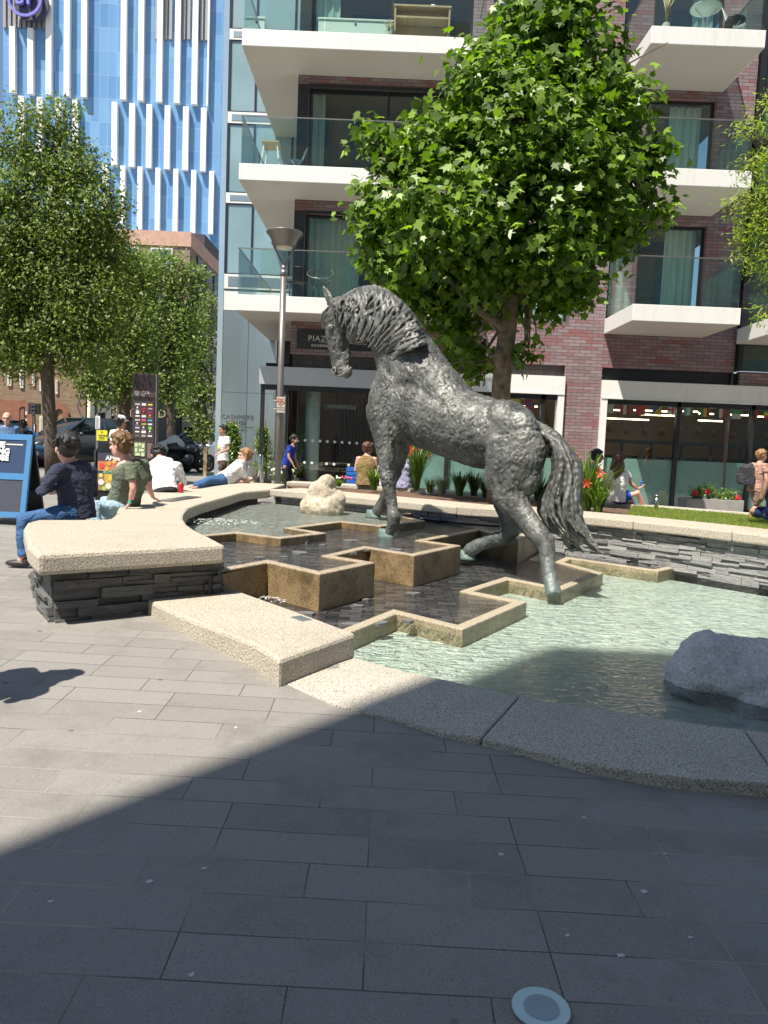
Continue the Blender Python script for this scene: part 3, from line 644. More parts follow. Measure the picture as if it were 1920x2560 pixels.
# shop interior
brown=simple('shop_back_wall',(.34,.22,.14),.8,0,.15,2); blk=simple('shop_ceiling',(.02,.02,.02),.8)
m=M(); m.box(-3.2,12.4,BY+5.0,BY+5.1,0,3.4); obj('shop_wall',m,brown,MB); m=M(); m.box(-3.2,12.4,BY+.26,BY+5,3.42,3.5); m.box(12.3,12.4,BY+.3,BY+5,0,3.4); obj('shop_ceiling',m,blk,MB)
m=M(); m.box(-3.2,12.3,BY+.2,BY+5,-.1,.14); obj('shop_floor',m,simple('shop_floor',(.25,.24,.22),.4),MB)
m=M(); goods=simple('shelf_goods',(.15,.14,.11),.6,0,.9,14)
for yy,zz in ((BY+2.6,.2),): 
    m.box(-.1,11.8,yy,yy+.6,.15,1.5)
for k in range(14): m.box(-.1+k*.86,-.04+k*.86,BY+2.5,BY+2.59,.15,1.85)
m.box(-.1,11.8,BY+2.45,BY+3.2,1.86,1.95); obj('shelving',m,MT['dark'],MB)
m=M()
for k in range(120):
    x=R_.uniform(0,11.6); z=R_.choice((.55,.95,1.35)); m.box(x,x+R_.uniform(.05,.12),BY+2.4,BY+2.5,z,z+R_.uniform(.1,.28))
obj('shelf_goods',m,goods,MB,kind='stuff')
tub=emis('lit_tube',(1,.82,.5),5.0)
for k,(x0,x1,y,z) in enumerate([(5.5,5.9,1.2,2.70),(6.05,6.6,1.6,2.72),(6.7,7.6,1.3,2.72),(5.5,6.1,2.4,2.62),(7.2,8.3,2.2,2.66),(6.3,7.7,3.0,2.55),(8.0,8.4,1.2,2.74),(8.6,9.0,1.6,2.72),(9.3,9.8,1.2,2.70),(9.0,9.7,2.6,2.58),(10.0,10.6,1.6,2.70),(2.6,3.2,1.5,2.72),(3.4,4.1,1.5,2.72),(2.8,4.1,2.4,2.62),(.3,1.3,2.2,2.75),(.2,1.5,2.7,2.78),(.1,.7,1.0,2.9)]):
    m=M(); m.box(x0,x1,BY+y,BY+y+.05,z,z+.035); o=obj('tube_light',m,tub,MB)
# row of paper lanterns hung on a string, and small flags
lan=simple('paper_lantern',(.10,.035,.03),.8,0,.3,5); 
for k in range(15):
    x=5.75+k*.5; z=2.28-.10*abs(math.sin(k*.55)); m=M(); m.ball((x,BY+2.0,z),.105); o=obj('paper_lantern',m,lan); setp(o,'dark round paper lantern hanging in the row inside the shop window','lantern','paper lanterns strung inside the shop window')
FLG=[('v',[(.02,.06,.25),(.7,.7,.66),(.7,.7,.66)]),('v',[(.6,.03,.04),(.75,.75,.7),(.6,.03,.04)]),('h',[(.65,.04,.04)]),('d',[(.03,.1,.4),(.8,.6,.05)]),('c',[(.8,.8,.78),(.7,.04,.05)]),('v',[(.15,.4,.5),(.75,.75,.7),(.1,.35,.2)]),('v',[(.05,.3,.1),(.8,.65,.05),(.6,.04,.04)]),('v',[(.05,.05,.05),(.75,.75,.7),(.6,.03,.04)]),('h',[(.05,.35,.1),(.75,.75,.7)]),('v',[(.1,.3,.12),(.8,.8,.75),(.7,.05,.05)]),('h',[(.05,.35,.1),(.8,.65,.05),(.6,.04,.04)]),('x',[(.02,.05,.2),(.8,.8,.8)]),('h',[(.65,.05,.04)]),('v',[(.05,.3,.1),(.75,.75,.7)]),
     ('o',[(.8,.8,.78),(.7,.04,.05)]),('h',[(.75,.65,.08)]),('c',[(.5,.04,.05),(.05,.1,.3)])]
fcol={}
def fm(c):
    if c not in fcol: fcol[c]=flat('flag_cloth',c,.8)
    return fcol[c]
for k,(t,cs) in enumerate(FLG):
    if k<14: x=5.78+k*.42; z1=2.86-.02*math.sin(k)
    else: x=2.95+(k-14)*.38; z1=2.86
    wd,ht,y=.25,.27,BY+.5+.02*(k%3); T=thing('flag',(x,y,z1-ht),['dark flag with a white square nearest the white shopfront post','red flag with a white upright stripe second from the post','plain red flag third from the post','blue and yellow diagonally split flag','white flag with a red cross','light blue, white and green striped flag right of the first glazing bar','green, yellow and red upright striped flag','black, white and red upright striped flag','green over white flag in the second window','green, white and red upright striped flag in the second window','green, yellow and red flag nearest the second glazing bar','dark blue flag with a white diagonal cross','plain red flag right of the blue cross flag','green and white striped flag at the far right','white flag with a red disc above the horse rump','plain yellow flag above the horse rump','red flag with a dark blue cross above the horse rump'][k],'flag','national flags strung along the shop window')
    m=M()
    def strip(a,b,c,d,yo,col):
        q=M(); q.box(x+a*wd-wd/2,x+b*wd-wd/2,y-yo-.002,y-yo+.002,z1-d*ht,z1-c*ht); obj('cloth',q,fm(col),T)
    if t=='v': [strip(i/len(cs),(i+1)/len(cs),0,1,0,c) for i,c in enumerate(cs)]
    elif t=='h': [strip(0,1,i/len(cs),(i+1)/len(cs),0,c) for i,c in enumerate(cs)]
    elif t=='d':
        strip(0,1,0,1,0,cs[0]); q=M(); q.prism([(0,0)]*0 or [(x-wd/2,y-.006),(x+wd/2,y-.006),(x+wd/2,y-.004)],z1-ht,z1-ht*.2); q=M(); q.add([(x-wd/2,y-.006,z1-ht),(x+wd/2,y-.006,z1-ht),(x+wd/2,y-.006,z1)],[(0,1,2)]); obj('cloth',q,fm(cs[1]),T)
    elif t=='c': strip(0,1,0,1,0,cs[0]); strip(.42,.58,0,1,.005,cs[1]); strip(0,1,.42,.58,.007,cs[1])
    elif t=='o': strip(0,1,0,1,0,cs[0]); q=M(); q.disc_y((x,y-.008,z1-ht/2),.06,.003); obj('cloth',q,fm(cs[1]),T)
    elif t=='x':
        strip(0,1,0,1,0,cs[0])
        for s in (-1,1): q=M(); q.bar((x-wd/2,y-.006-.002*s,z1-(ht if s>0 else 0)),(x+wd/2,y-.006-.002*s,z1-(0 if s>0 else ht)),.035,.002,up=(0,1,0)); obj('cloth',q,fm(cs[1]),T)
# ---- lobby at the left
m=M(); m.box(-3.30,-.17,BY-.12,BY+.25,2.93,3.38); obj('lobby_fascia',m,simple('lobby_fascia',(.50,.52,.55),.4,.3,.03),MB)
m=M(); m.box(-3.27,-.17,BY-.02,BY+.1,2.80,2.928); m.box(-3.27,-3.18,BY-.02,BY+.1,.15,2.80); m.box(-2.62,-2.57,BY+.0,BY+.08,.15,2.8); m.box(-2.33,-2.29,BY-.02,BY+.06,.15,2.8); m.box(-.16,-.12,BY-.02,BY+.1,.3,2.8); m.box(-2.25,-.17,BY-.02,BY+.08,.2,.29); obj('lobby_frame',m,MT['dark'],MB)
m=M(); m.quad((-2.27,BY+.03,.25),(-.17,BY+.03,.25),(-.17,BY+.03,2.8),(-2.27,BY+.03,2.8)); m.quad((-3.2,BY+.9,.25),(-2.3,BY+.04,.25),(-2.3,BY+.04,2.7),(-3.2,BY+.9,2.7)); obj('lobby_pane',m,MT['shopglass'],MB)
m=M(); m.tube([(-2.0,BY+.75,.4),(-2.0,BY+.75,3.4)],.20,16); obj('lobby_column',m,simple('pale_column',(.50,.60,.56),.6),MB)
m=M()
for k in range(12): m.box(-1.55+k*.1,-1.50+k*.1,BY+3.0,BY+3.05,.3,3.2)
obj('slatted_screen',m,simple('slatted_wood',(.07,.05,.04),.6),MB)
dots=simple('window_dots',(.62,.68,.66),.5,0,.03)
m=M()
for zz in (1.55,.98):
    for k in range(11): 
        if zz<1 and k in (2,5): continue
        m.disc_y((-2.1+k*.19,BY+.015,zz-k*.003),.036,.004,14)
obj('window_dots',m,dots,MB)
m=M(); m.tube([(-1.3,BY+1.6,.5),(-1.28,BY+1.6,1.35)],.04,8); m.box(-1.45,-1.1,BY+1.5,BY+1.75,1.2,1.23); obj('lobby_stand',m,MT['dark'],MB)
# hanging fittings in the lobby
m=M(); m.box(-1.75,-.9,BY+1.2,BY+1.9,2.45,2.55); obj('ceiling_unit',m,simple('grey_unit',(.22,.23,.22),.6),MB)
# sign board
sb=thing('shop_sign',(-1.2,BY-.03,3.86),'black sign board with thin pale capitals on brick above the lobby','sign'); m=M(); m.box(-2.38,-.2,BY-.06,BY-.004,3.86,4.34); obj('board',m,MT['dark'],sb)
let=simple('pale_lettering',(.62,.60,.55),.5,0,.02); text('PIAZZA WALK',.20,(-2.10,BY-.064,4.06),let,sb,spc=1.12); text('GOODMANS FIELDS',.085,(-2.02,BY-.064,3.92),let,sb,bold=.002,spc=1.15)
m=M(); m.box(-1.83,-.6,BY-.066,BY-.062,4.025,4.032); obj('rule',m,let,sb)
# ---- balconies
def balcony(zt,poly,front,name,seg,label=None):
    "poly: plan of the slab; rail along seg points"
    m=M(); m.prism(poly,zt-.37,zt); b=obj(name,m,MT['white'],MB,bevel=.008)
    p2=offs(poly+[poly[0]],.03 if sum(poly[i][0]*poly[(i+1)%len(poly)][1]-poly[(i+1)%len(poly)][0]*poly[i][1] for i in range(len(poly)))>0 else -.03)[:-1]; 
    m=M(); m.prism([tuple(p) for p in p2],zt-.374,zt-.3705); obj('soffit',m,MT['soffit'],b)
    sg=[np.array(q,float) for q in seg]
    for a,c in zip(sg,sg[1:]):
        L=np.linalg.norm(c-a); n=max(1,round(L/1.9)); 
        for i in range(n):
            u=(c-a)/L; p=a+u*(L*i/n+.012); q=a+u*(L*(i+1)/n-.012); nn=np.array([-u[1],u[0]])*.009
            mm=M(); mm.prism([tuple(p+nn),tuple(q+nn),tuple(q-nn),tuple(p-nn)],zt+.005,zt+1.06); obj('glass_panel',mm,MT['rail'],b)
        mm=M(); mm.bar((a[0],a[1],zt+1.075),(c[0],c[1],zt+1.075),.04,.022); obj('handrail',mm,MT['grey'],b)
    return b
for zt in (4.91,7.90,10.88):
    balcony(zt,[(-3.70,18.3),(1.9,18.3),(1.9,19.595),(-2.555,19.595),(-2.555,23.49),(-3.70,23.49)],0,'balcony',[(-3.66,23.3),(-3.66,18.34),(1.86,18.34),(1.86,19.5)])
for zt,xr in ((4.91,7.86),(7.90,7.86),(10.88,7.92)):
    balcony(zt,[(5.42,17.5),(xr,17.5),(xr,19.595),(5.38,19.595)],0,'balcony',[(5.46,19.5),(5.47,17.54),(xr-.04,17.54),(xr-.04,19.5)])
balcony(4.78,[(8.66,16.6),(12.5,16.6),(12.5,19.5),(8.70,19.5)],0,'balcony',[(8.74,19.4),(8.72,16.64),(12.4,16.64)])
# glazed bay at the right edge
m=M()
for x in (8.78,10.6,12.4): m.box(x,x+.12,BY-.12,BY+.3,3.75,20)
for z in (4.4,7.4,10.4,13.4): m.box(8.9,12.4,BY-.1,BY+.3,z,z+.35)
obj('curtain_wall_frame',m,MT['dark'],MB); m=M(); m.quad((8.9,BY-.02,3.75),(13,BY-.02,3.75),(13,BY-.02,20),(8.9,BY-.02,20)); obj('curtain_wall_glass',m,simple('green_glazing',(.03,.06,.05),.06,0,.2,1,spec=1.0),MB)
m=M(); m.box(8.9,14,BY-.02,BY+.2,3.36,3.74); obj('lintel',m,MT['brick'],MB)
# ---- metal clad wing at the left
WG=thing('glazed_wing',(-4,25,.5),'pale metal and blue glass wing of the block left of the brick part','building'); WY=23.5
m=M(); m.box(-5.12,-2.6,WY+.02,WY+8,.1,20); obj('body',m,MT['panel'],WG)
def pan(x0,x1,z0,z1,mat,pr=.0,nmx='panel'):
    m=M(); m.box(x0+.008,x1-.008,WY-.02-pr,WY+.019,z0+.008,z1-.008); obj(nmx,m,MT[mat],WG)
pan(-5.12,-4.34,.26,2.93,'panel'); pan(-4.34,-3.45,.26,2.93,'panel'); pan(-5.12,-4.34,2.93,5.39,'panel'); pan(-4.34,-3.45,2.93,5.39,'panel'); pan(-3.45,-2.56,.1,5.39,'dark'); pan(-5.12,-2.56,5.39,5.97,'white')
m=M(); m.add([(-5.36,WY+.30,.1),(-5.13,WY-.0,.1),(-5.13,WY-.0,20),(-5.36,WY+.30,20),(-5.36,WY+8,.1),(-5.36,WY+8,20)],[(0,1,2,3),(4,0,3,5)]); obj('corner_panel',m,simple('corner_panel',(.42,.55,.62),.35,.5,.04),WG)
fz=[(6.03,6.46),(8.54,8.84),(10.84,11.16),(13.2,13.5)]
for a,b in fz:
    m=M(); m.box(-5.11,-2.57,WY-.05,WY+.018,a,b); s=obj('spandrel',m,MT['white'],WG); m=M(); m.box(-4.99,-2.7,WY-.062,WY-.052,a+.07,b-.07); obj('inset',m,MT['panel'],s)
for (a,b) in ((6.46,8.54),(8.84,10.84),(11.16,13.2),(13.5,16)):
    m=M(); m.quad((-5.08,WY-.01,a),(-2.57,WY-.01,a),(-2.57,WY-.01,b),(-5.08,WY-.01,b)); w2=obj('window',m,MT['blueglass'],WG)
    m=M(); 
    for x in (-5.10,-4.33,-3.2,-2.62): m.box(x,x+.05,WY-.045,WY+.018,a+.002,b-.002)
    m.box(-5.049,-4.331,WY-.04,WY+.01,a+.003,a+.035); m.box(-4.279,-3.201,WY-.04,WY+.01,a+.003,a+.035); m.box(-5.049,-4.331,WY-.04,WY+.01,b-.035,b-.003); obj('frame',m,MT['dark'],w2)
dk=simple('dark_lettering',(.06,.06,.065),.5,0,.02)
p=ony(554,1046,WY-.03); text('CASHMERE',.185,(p[0],WY-.026,p[2]),dk,WG,spc=1.1,bold=0); q=ony(565,1058,WY-.03); text('HOUSE',.185,(q[0],WY-.026,q[2]-.04),dk,WG,spc=1.05,bold=.003); m=M(); m.box(q[0],q[0]+.85,WY-.03,WY-.022,q[2]-.10,q[2]-.09); obj('rule',m,dk,WG); text('GOODMANS FIELDS',.07,(q[0]-.0,WY-.026,q[2]-.21),dk,WG)
# ================================================================ tower block
TW=thing('office_tower',(-60,145,.4),'tall office tower of deep blue glass with staggered white vertical fins','building')
def tw(px,py): return onpl(px,py,(-.06,1,0),140+3)
a=tw(8,300); b=tw(640,300); ang=math.atan2(b[1]-a[1],b[0]-a[0])
m=M(); dd=np.array([-(b-a)[1],(b-a)[0]])/np.linalg.norm((b-a)[:2])*30; m.prism([tuple(a[:2]),tuple(b[:2]),tuple(b[:2]+dd),tuple(a[:2]+dd)],0,95); obj('glass_wall',m,MT['towerglass'],TW)
wf=simple('white_fin',(.82,.82,.82),.5,0,.02)
S1=.3858
def fins(xs,yt,yb,wd=34):
    for x in xs:
        xx=x*S1; t=yt(x)*S1 if callable(yt) else yt; bb=yb(x)*S1
        p=tw(xx,max(t,-60)); q=tw(xx,bb); m=M(); c=(p[:2]+q[:2])/2-np.array([0,.55]); m.obox(c,ang,wd*S1*140/1900/2,.5,q[2],p[2] if t>-50 else 94); obj('fin',m,wf,TW)
L_=lambda y0,s:(lambda x:y0+s*x)
fins([95,212],L_(183,.09),L_(610,.07)); fins([330,447,558,812,925,1045,1160,1272],L_(-200,0),L_(608,.065)); fins([1358],L_(-200,0),L_(608,.065),10)
fins([153,272,390,500,752,865,975,1092,1210,1325],L_(628,.065),L_(1040,.062)); fins([340,455,570,690,805,915,1030,1145,1260,1375],L_(1036,.062),L_(1440,.062),30); fins([855,965,1080,1195,1310],L_(1450,.06),L_(1475,.06),24)
# louvre bays high on the tower
bm=simple('beige_louvre',(.33,.31,.29),.7,0,.2)
for x0,x1,yb in ((28,300,185),(1010,1030,262),(1068,1140,262),(1185,1255,262),(1300,1342,268)):
    for x in np.arange(x0+8,x1,32):
        p=tw(x*S1,-60); q=tw(x*S1,yb*S1); m=M(); m.obox(q[:2]-np.array([0,.25]),ang,.24,.2,q[2],94); obj('louvre',m,bm,TW)
lg=simple('logo_violet',(.20,.19,.62),.5,0,.03); c=tw(77,15); cy=c[1]-2.2
m=M(); m.disc_y((c[0]+.9,cy+.5,c[2]-.5),2.95,.3,32); lp=obj('roundel',m,simple('roundel_back',(.05,.05,.09),.5),TW)
m=M(); n=40
for k in range(n):
    t0,t1=2*math.pi*k/n,2*math.pi*(k+1)/n; m.bar((c[0]+2.75*math.cos(t0),cy,c[2]+2.75*math.sin(t0)),(c[0]+2.75*math.cos(t1),cy,c[2]+2.75*math.sin(t1)),.45,.38,up=(0,1,0))
obj('roundel_ring',m,lg,TW); text('BT',2.6,(c[0]-1.55,cy-.1,c[2]-.95),lg,TW,ext=.3,bold=.1)
# sky-side glass wing left of the tower
# ================================================================ brick building behind the street trees
FB=thing('brick_office',(-20,62,.4),'flat-roofed brown brick building with a pinkish parapet below the blue tower','building')
ZT=17.2; m=M(); m.box(-40,-15.75,60,82,.3,ZT-1.1); obj('wall',m,MT['brickfar'],FB); pk=simple('pink_parapet',(.52,.33,.25),.8,0,.15,1.5); m=M(); m.box(-40.1,-15.65,59.9,82.1,ZT-1.098,ZT); obj('parapet',m,pk,FB)
fg=simple('far_glass',(.10,.16,.26),.1,0,.2,.5,spec=1.)
for fl in range(4):
    for k in range(8):
        x=-17.9-k*2.6; z=ZT-3.2-fl*3.4; m=M(); m.box(x-.85,x+.85,59.86,59.99,z,z+1.9); w2=obj('window',m,MT['white'],FB); m=M(); m.box(x-.75,x+.75,59.83,59.855,z+1.0,z+1.8); m.box(x-.75,x+.75,59.83,59.855,z+.1,z+.9); obj('pane',m,fg,w2)
    for k in range(7):
        y=62+k*2.9; z=ZT-3.2-fl*3.4; m=M(); m.box(-15.74,-15.62,y,y+1.6,z,z+1.9); w2=obj('window',m,MT['dark'],FB); m=M(); m.box(-15.62,-15.6,y,y+1.6,z-1.1,z-.1); obj('panel',m,MT['cream'],w2)
m=M(); m.box(-26,-18.3,75,95,.3,21.0); setp(obj('rooftop_block',m,simple('dark_block',(.05,.045,.055),.7,0,.2,1)),'dark windowless block rising behind the pinkish parapet','building'); m=M(); m.box(-17.2,-14.6,84,100,.3,21.6); setp(obj('pale_building',m,MT['white']),'plain pale building far behind the brick one, beside the metal clad wing','building')
# ================================================================ old brick building on the street
OB=thing('victorian_building',(-18,36,.4),'old stock-brick terrace with red arched doorways behind the left street tree','building'); OY=34.
ox=lambda px,py=1000: ony(px,py,OY)[0]
oz=lambda px,py: ony(px,py,OY)[2]
xr=ox(214); 
red=simple('red_trim',(.24,.10,.06),.8,0,.15,4)
def arch_hole(x0,x1,z1,n=10):
    r=(x1-x0)/2; cx=(x0+x1)/2; return [(x0,0)]+[(cx-r*math.cos(math.pi*k/n),z1-r+r*math.sin(math.pi*k/n)) for k in range(n+1)]+[(x1,0)]
m=M(); m.box(-34,xr,OY,OY+10,.2,9.5); obj('wall',m,MT['brickold'],OB); m=M(); m.box(-34,ox(62),OY-.08,OY-.002,.2,oz(30,1000)); obj('plinth',m,red,OB)
def arch(px0,px1,pt,door):
    x0,x1=ox(px0),ox(px1); z1=oz(px0,pt); pts=arch_hole(x0,x1,z1); m=M()
    o=[(x0-.25,.2)]+[((x0+x1)/2-((x1-x0)/2+.25)*math.cos(math.pi*k/10),z1-(x1-x0)/2+((x1-x0)/2+.25)*math.sin(math.pi*k/10)) for k in range(11)]+[(x1+.25,.2)]
    i=[(x0,.2)]+pts[1:-1]+[(x1,.2)]
    for k in range(len(o)-1):
        for ya in (OY-.12,): m.add([(o[k][0],ya,o[k][1]),(o[k+1][0],ya,o[k+1][1]),(i[k+1][0],ya,i[k+1][1]),(i[k][0],ya,i[k][1])],[(3,2,1,0)])
        m.add([(i[k][0],OY-.12,i[k][1]),(i[k+1][0],OY-.12,i[k+1][1]),(i[k+1][0],OY-.002,i[k+1][1]),(i[k][0],OY-.002,i[k][1])],[(0,1,2,3)])
    a=obj('arch',m,red,OB); m=M(); m.add([(p[0],OY-.03,max(.2,p[1])) for p in i],[tuple(range(len(i)))]); obj('door' if door else 'infill',m,MT['white'] if door else MT['brickold'],OB)
    if door:
        m=M(); m.box((x0+x1)/2-.04,(x0+x1)/2+.04,OY-.06,OY-.032,.3,z1-.1); m.box(x0,x1,OY-.065,OY-.033,z1-(x1-x0)/2-.3,z1-(x1-x0)/2-.2); obj('glazing_bar',m,MT['dark'],OB)
arch(51,70,1016,True); arch(142,160,1022,False)
for px0,px1,py0,py1 in ((100,108,1040,1105),(80,86,1040,1100),(100,107,950,978),(82,88,925,965),(140,146,950,985),(20,30,925,965),(50,60,925,970),(118,125,930,975)):
    m=M(); m.box(ox(px0),ox(px1),OY-.07,OY-.01,oz(px0,py1),oz(px0,py0)); w2=obj('window',m,MT['cream'],OB); m=M(); m.box(ox(px0)+.08,ox(px1)-.05,OY-.085,OY-.072,oz(px0,py1)+.1,oz(px0,py0)-.08); obj('pane',m,fg,w2)
DS=thing('dark_shopfront',(-13,35,.4),'black painted old shopfront and pub with worn gold letters over the door','building')
xa,xb=ox(215),ox(335)
m=M(); m.box(xa,xb,OY+.4,OY+9,.2,8); obj('wall',m,simple('black_wall',(.03,.03,.032),.6,0,.3,2),DS); m=M(); m.box(xa+.3,ox(262),OY+.2,OY+.38,oz(230,1030),oz(230,1000)); m.box(xa+.1,xa+.35,OY+.1,OY+.395,.2,oz(230,1000)); m.box(ox(262),ox(262)+.25,OY+.1,OY+.395,.2,oz(230,1000)); obj('cornice',m,MT['grey'],DS)
m=M(); m.box(ox(268),ox(345),OY+.15,OY+.395,oz(300,1042),oz(300,1012)); fb=obj('fascia',m,simple('grey_fascia',(.11,.10,.09),.6),DS)
gold=simple('gold_lettering',(.42,.33,.18),.5,.2,.1)
p=ony(276,1040,OY+.1); text('CITY PRIDE',.52,(p[0]-.2,OY+.14,p[2]+.02),gold,DS,ext=.02,spc=1.15)
m=M(); m.box(ox(183),ox(183)+.01,OY,OY,1,1); 
m=M(); p=ony(181,1078,OY); m.box(ox(226),ox(236),OY+.3,OY+.39,oz(230,1078),oz(230,1065)); obj('notice',m,simple('pink_notice',(.55,.22,.25),.7),DS)
CB=thing('cream_building',(-12,44,.4),'cream painted single-storey front with a dark archway behind the covered motorcycles','building'); CYY=42.
cx_=lambda px: ony(px,1050,CYY)[0]
cz_=lambda px,py: ony(px,py,CYY)[2]
m=M(); m.box(cx_(345),cx_(512),CYY,CYY+8,.2,cz_(480,1020)); obj('wall',m,MT['cream'],CB); m=M(); m.box(cx_(345),cx_(430),CYY+.5,CYY+8,cz_(430,1020),cz_(400,985)); obj('upper_wall',m,MT['cream'],CB)
m=M(); x0,x1=cx_(459),cx_(484); zt=cz_(470,1068); pts=[(x0,.2),(x0,zt-.5),(x0+.5,zt),(x1-.5,zt),(x1,zt-.5),(x1,.2)]; m.add([(a,CYY-.03,b) for a,b in pts],[tuple(range(6))]); obj('archway',m,MT['dark'],CB)
m=M(); m.box(cx_(402),cx_(434),CYY-.06,CYY-.01,.2,cz_(420,1065)); obj('doorway',m,MT['dark'],CB); m=M(); m.box(cx_(345),cx_(515),CYY-.3,CYY-.0,cz_(480,1020),cz_(480,1016)+.12); obj('ledge',m,MT['dark'],CB)
# ================================================================ building behind the camera that shades the foreground
SB=thing('office_block',(8,-15,0),'tall pale office block behind the viewpoint casting the foreground shadow','building')
SX,SY,SH=-7.1,-4.75,25.0
m=M(); m.box(SX,30,-30,SY,-.5,SH); obj('wall',m,MT['cream'],SB)
for fl in range(6):
    for k in range(11):
        x=SX+1.2+k*3.2; m=M(); m.box(x,x+2.2,SY+.002,SY+.05,1+fl*4,3.6+fl*4); obj('window',m,MT['blueglass'],SB)
# ---- road at the left
m=M(); m.add([(x,y,gz(x,y)+.006) for x,y in ((-60,22.5),(-14,22.5),(-6.5,22.5),(-6.5,33),(-14,33),(-60,33))],[(0,1,2,3,4,5)]); struct('road',m,simple('asphalt',(.10,.095,.09),.85,0,.2,3,.3,80))
# ================================================================ bronze horse
HN=np.array([.63,.78,0.]); HN/=np.linalg.norm(HN); HF=np.array([-HN[1],HN[0],0.])   # HF: the way the horse faces
def Z_(x,y,c):  # a spot on the plane through the horse at distance c
    return onpl(740+.4943*x,680+.4943*y,HN,c)
CM=7.56; SC=.4943*9.0/1900   # zoomed pixel -> metres near the horse
def hp(x,y,l=0.0): return Z_(x,y,CM+l)
HM=M()
def lofted(pts,n=20):
    "pts: (x,y,l, r_inplane_px, r_lateral_m); rings across the path"
    C=[hp(p[0],p[1],p[2]) for p in pts]; k=len(C); vs=[]
    for i in range(k):
        d=C[min(i+1,k-1)]-C[max(i-1,0)]; d/=np.linalg.norm(d); lat=HN-d*(d@HN); lat/=np.linalg.norm(lat); up=np.cross(d,lat)
        D=C[i][1]; r=pts[i][3]*.4943*D/1900; rl=pts[i][4]
        for j in range(n):
            t=2*math.pi*j/n; vs.append(C[i]+lat*rl*math.cos(t)+up*r*math.sin(t))
    fs=[(i*n+j,i*n+(j+1)%n,(i+1)*n+(j+1)%n,(i+1)*n+j) for i in range(k-1) for j in range(n)]+[tuple(range(n))[::-1],tuple(range((k-1)*n,k*n))]
    HM.add(vs,fs)
def blob(x,y,l,rx,ry,rl,ang=0):
    "ellipsoid: rx along direction ang in the plane (px), ry across (px), rl lateral (m)"
    c=hp(x,y,l); s=.4943*c[1]/1900; ex=-HF*math.cos(ang)+np.array([0,0,-1])*math.sin(ang); ez=np.cross(ex,HN)
    rot=Matrix(((ex[0],HN[0],ez[0]),(ex[1],HN[1],ez[1]),(ex[2],HN[2],ez[2])))
    HM.ell(c,(rx*s,rl,ry*s),20,12,rot)
# trunk
lofted([(405,640,0,60,.16),(450,655,0,120,.27),(520,655,0,165,.35),(620,690,0,190,.40),(745,745,0,178,.43),(850,785,0,182,.42),(950,815,0,186,.39),(1040,830,0,168,.37),(1130,850,0,135,.31),(1200,880,0,95,.20)])
blob(690,575,0,190,98,.33,.66); lofted([(560,400,0,135,.20),(610,450,0,130,.25),(650,500,0,128,.29),(700,560,0,120,.32),(760,620,0,110,.35),(830,690,0,100,.36)]); blob(590,480,0,120,95,.30,.75); blob(610,560,0,130,120,.34,.5)
blob(1090,760,0,150,105,.34,.55)    # croup
blob(1130,800,-.17,110,100,.17,.6); blob(1130,800,.17,110,100,.17,.6)
blob(990,905,0,120,90,.32,-.3)
# neck
lofted([(610,560,0,180,.33),(560,470,0,170,.29),(510,380,0,145,.235),(455,290,0,120,.175),(390,215,0,105,.165),(320,185,0,92,.16),(270,180,0,75,.14)])
blob(470,560,-.1,75,130,.20,.2); blob(470,560,.1,75,130,.20,.2)
# head
lofted([(250,165,0,64,.12),(224,215,0,78,.175),(217,270,0,77,.175),(214,330,0,71,.15),(213,395,0,56,.115),(217,450,0,49,.095),(224,500,0,49,.095),(228,528,0,26,.06)])
blob(288,300,-.085,44,66,.055,-.1); blob(288,300,.085,44,66,.055,-.1)   # cheeks
blob(258,505,0,32,38,.075,.3)    # lips
blob(205,500,-.06,24,28,.035,.3); blob(205,500,.06,24,28,.035,.3)
blob(262,430,-.02,22,50,.05,.15)
blob(180,262,-.135,24,20,.035,.2); blob(180,262,.135,24,20,.035,.2)       # brow over the eyes
# legs: near fore, far fore
LN,LF=-.36,.20
def leg(pts): lofted([(a,b,l,r*1.07,rl*1.07) for a,b,l,r,rl in pts],16)
leg([(520,560,-.16,110,.165),(455,650,-.22,105,.17),(440,740,-.26,86,.17),(448,820,-.29,66,.14),(452,900,-.31,52,.115),(458,980,-.33,42,.10),(466,1035,-.34,41,.10),(470,1075,-.35,36,.085),(478,1130,-.355,29,.068),(487,1190,-.36,28,.066),(496,1240,-.36,34,.08),(492,1270,-.36,31,.075),(478,1300,-.36,25,.062),(466,1322,-.36,27,.068)])
blob(405,700,-.24,55,80,.13,.1); blob(500,800,-.24,60,70,.12,.3); blob(430,610,-.2,60,80,.14,-.3)
leg([(540,640,.16,100,.15),(530,760,.2,75,.14),(535,850,.2,52,.115),(522,930,.2,42,.10),(500,1010,.22,38,.095),(480,1060,.24,33,.085),(462,1110,.25,27,.066),(442,1160,.26,27,.066),(425,1195,.26,32,.078),(408,1215,.26,26,.065),(396,1232,.26,26,.066)])
# near hind
leg([(1090,840,-.2,150,.19),(1100,960,-.24,150,.20),(1080,1060,-.27,120,.18),(1085,1140,-.28,88,.155),(1130,1215,-.30,66,.12),(1190,1285,-.32,54,.10),(1240,1345,-.36,50,.098),(1268,1395,-.39,42,.09),(1272,1450,-.43,36,.078),(1278,1510,-.47,34,.07),(1290,1570,-.51,36,.075),(1300,1605,-.53,38,.08),(1306,1636,-.55,40,.085)])
blob(1190,930,-.19,75,120,.16,.15); blob(1020,1060,-.25,75,95,.14,-.5); blob(1180,1060,-.24,55,80,.12,.3); blob(1290,1352,-.33,22,26,.05)
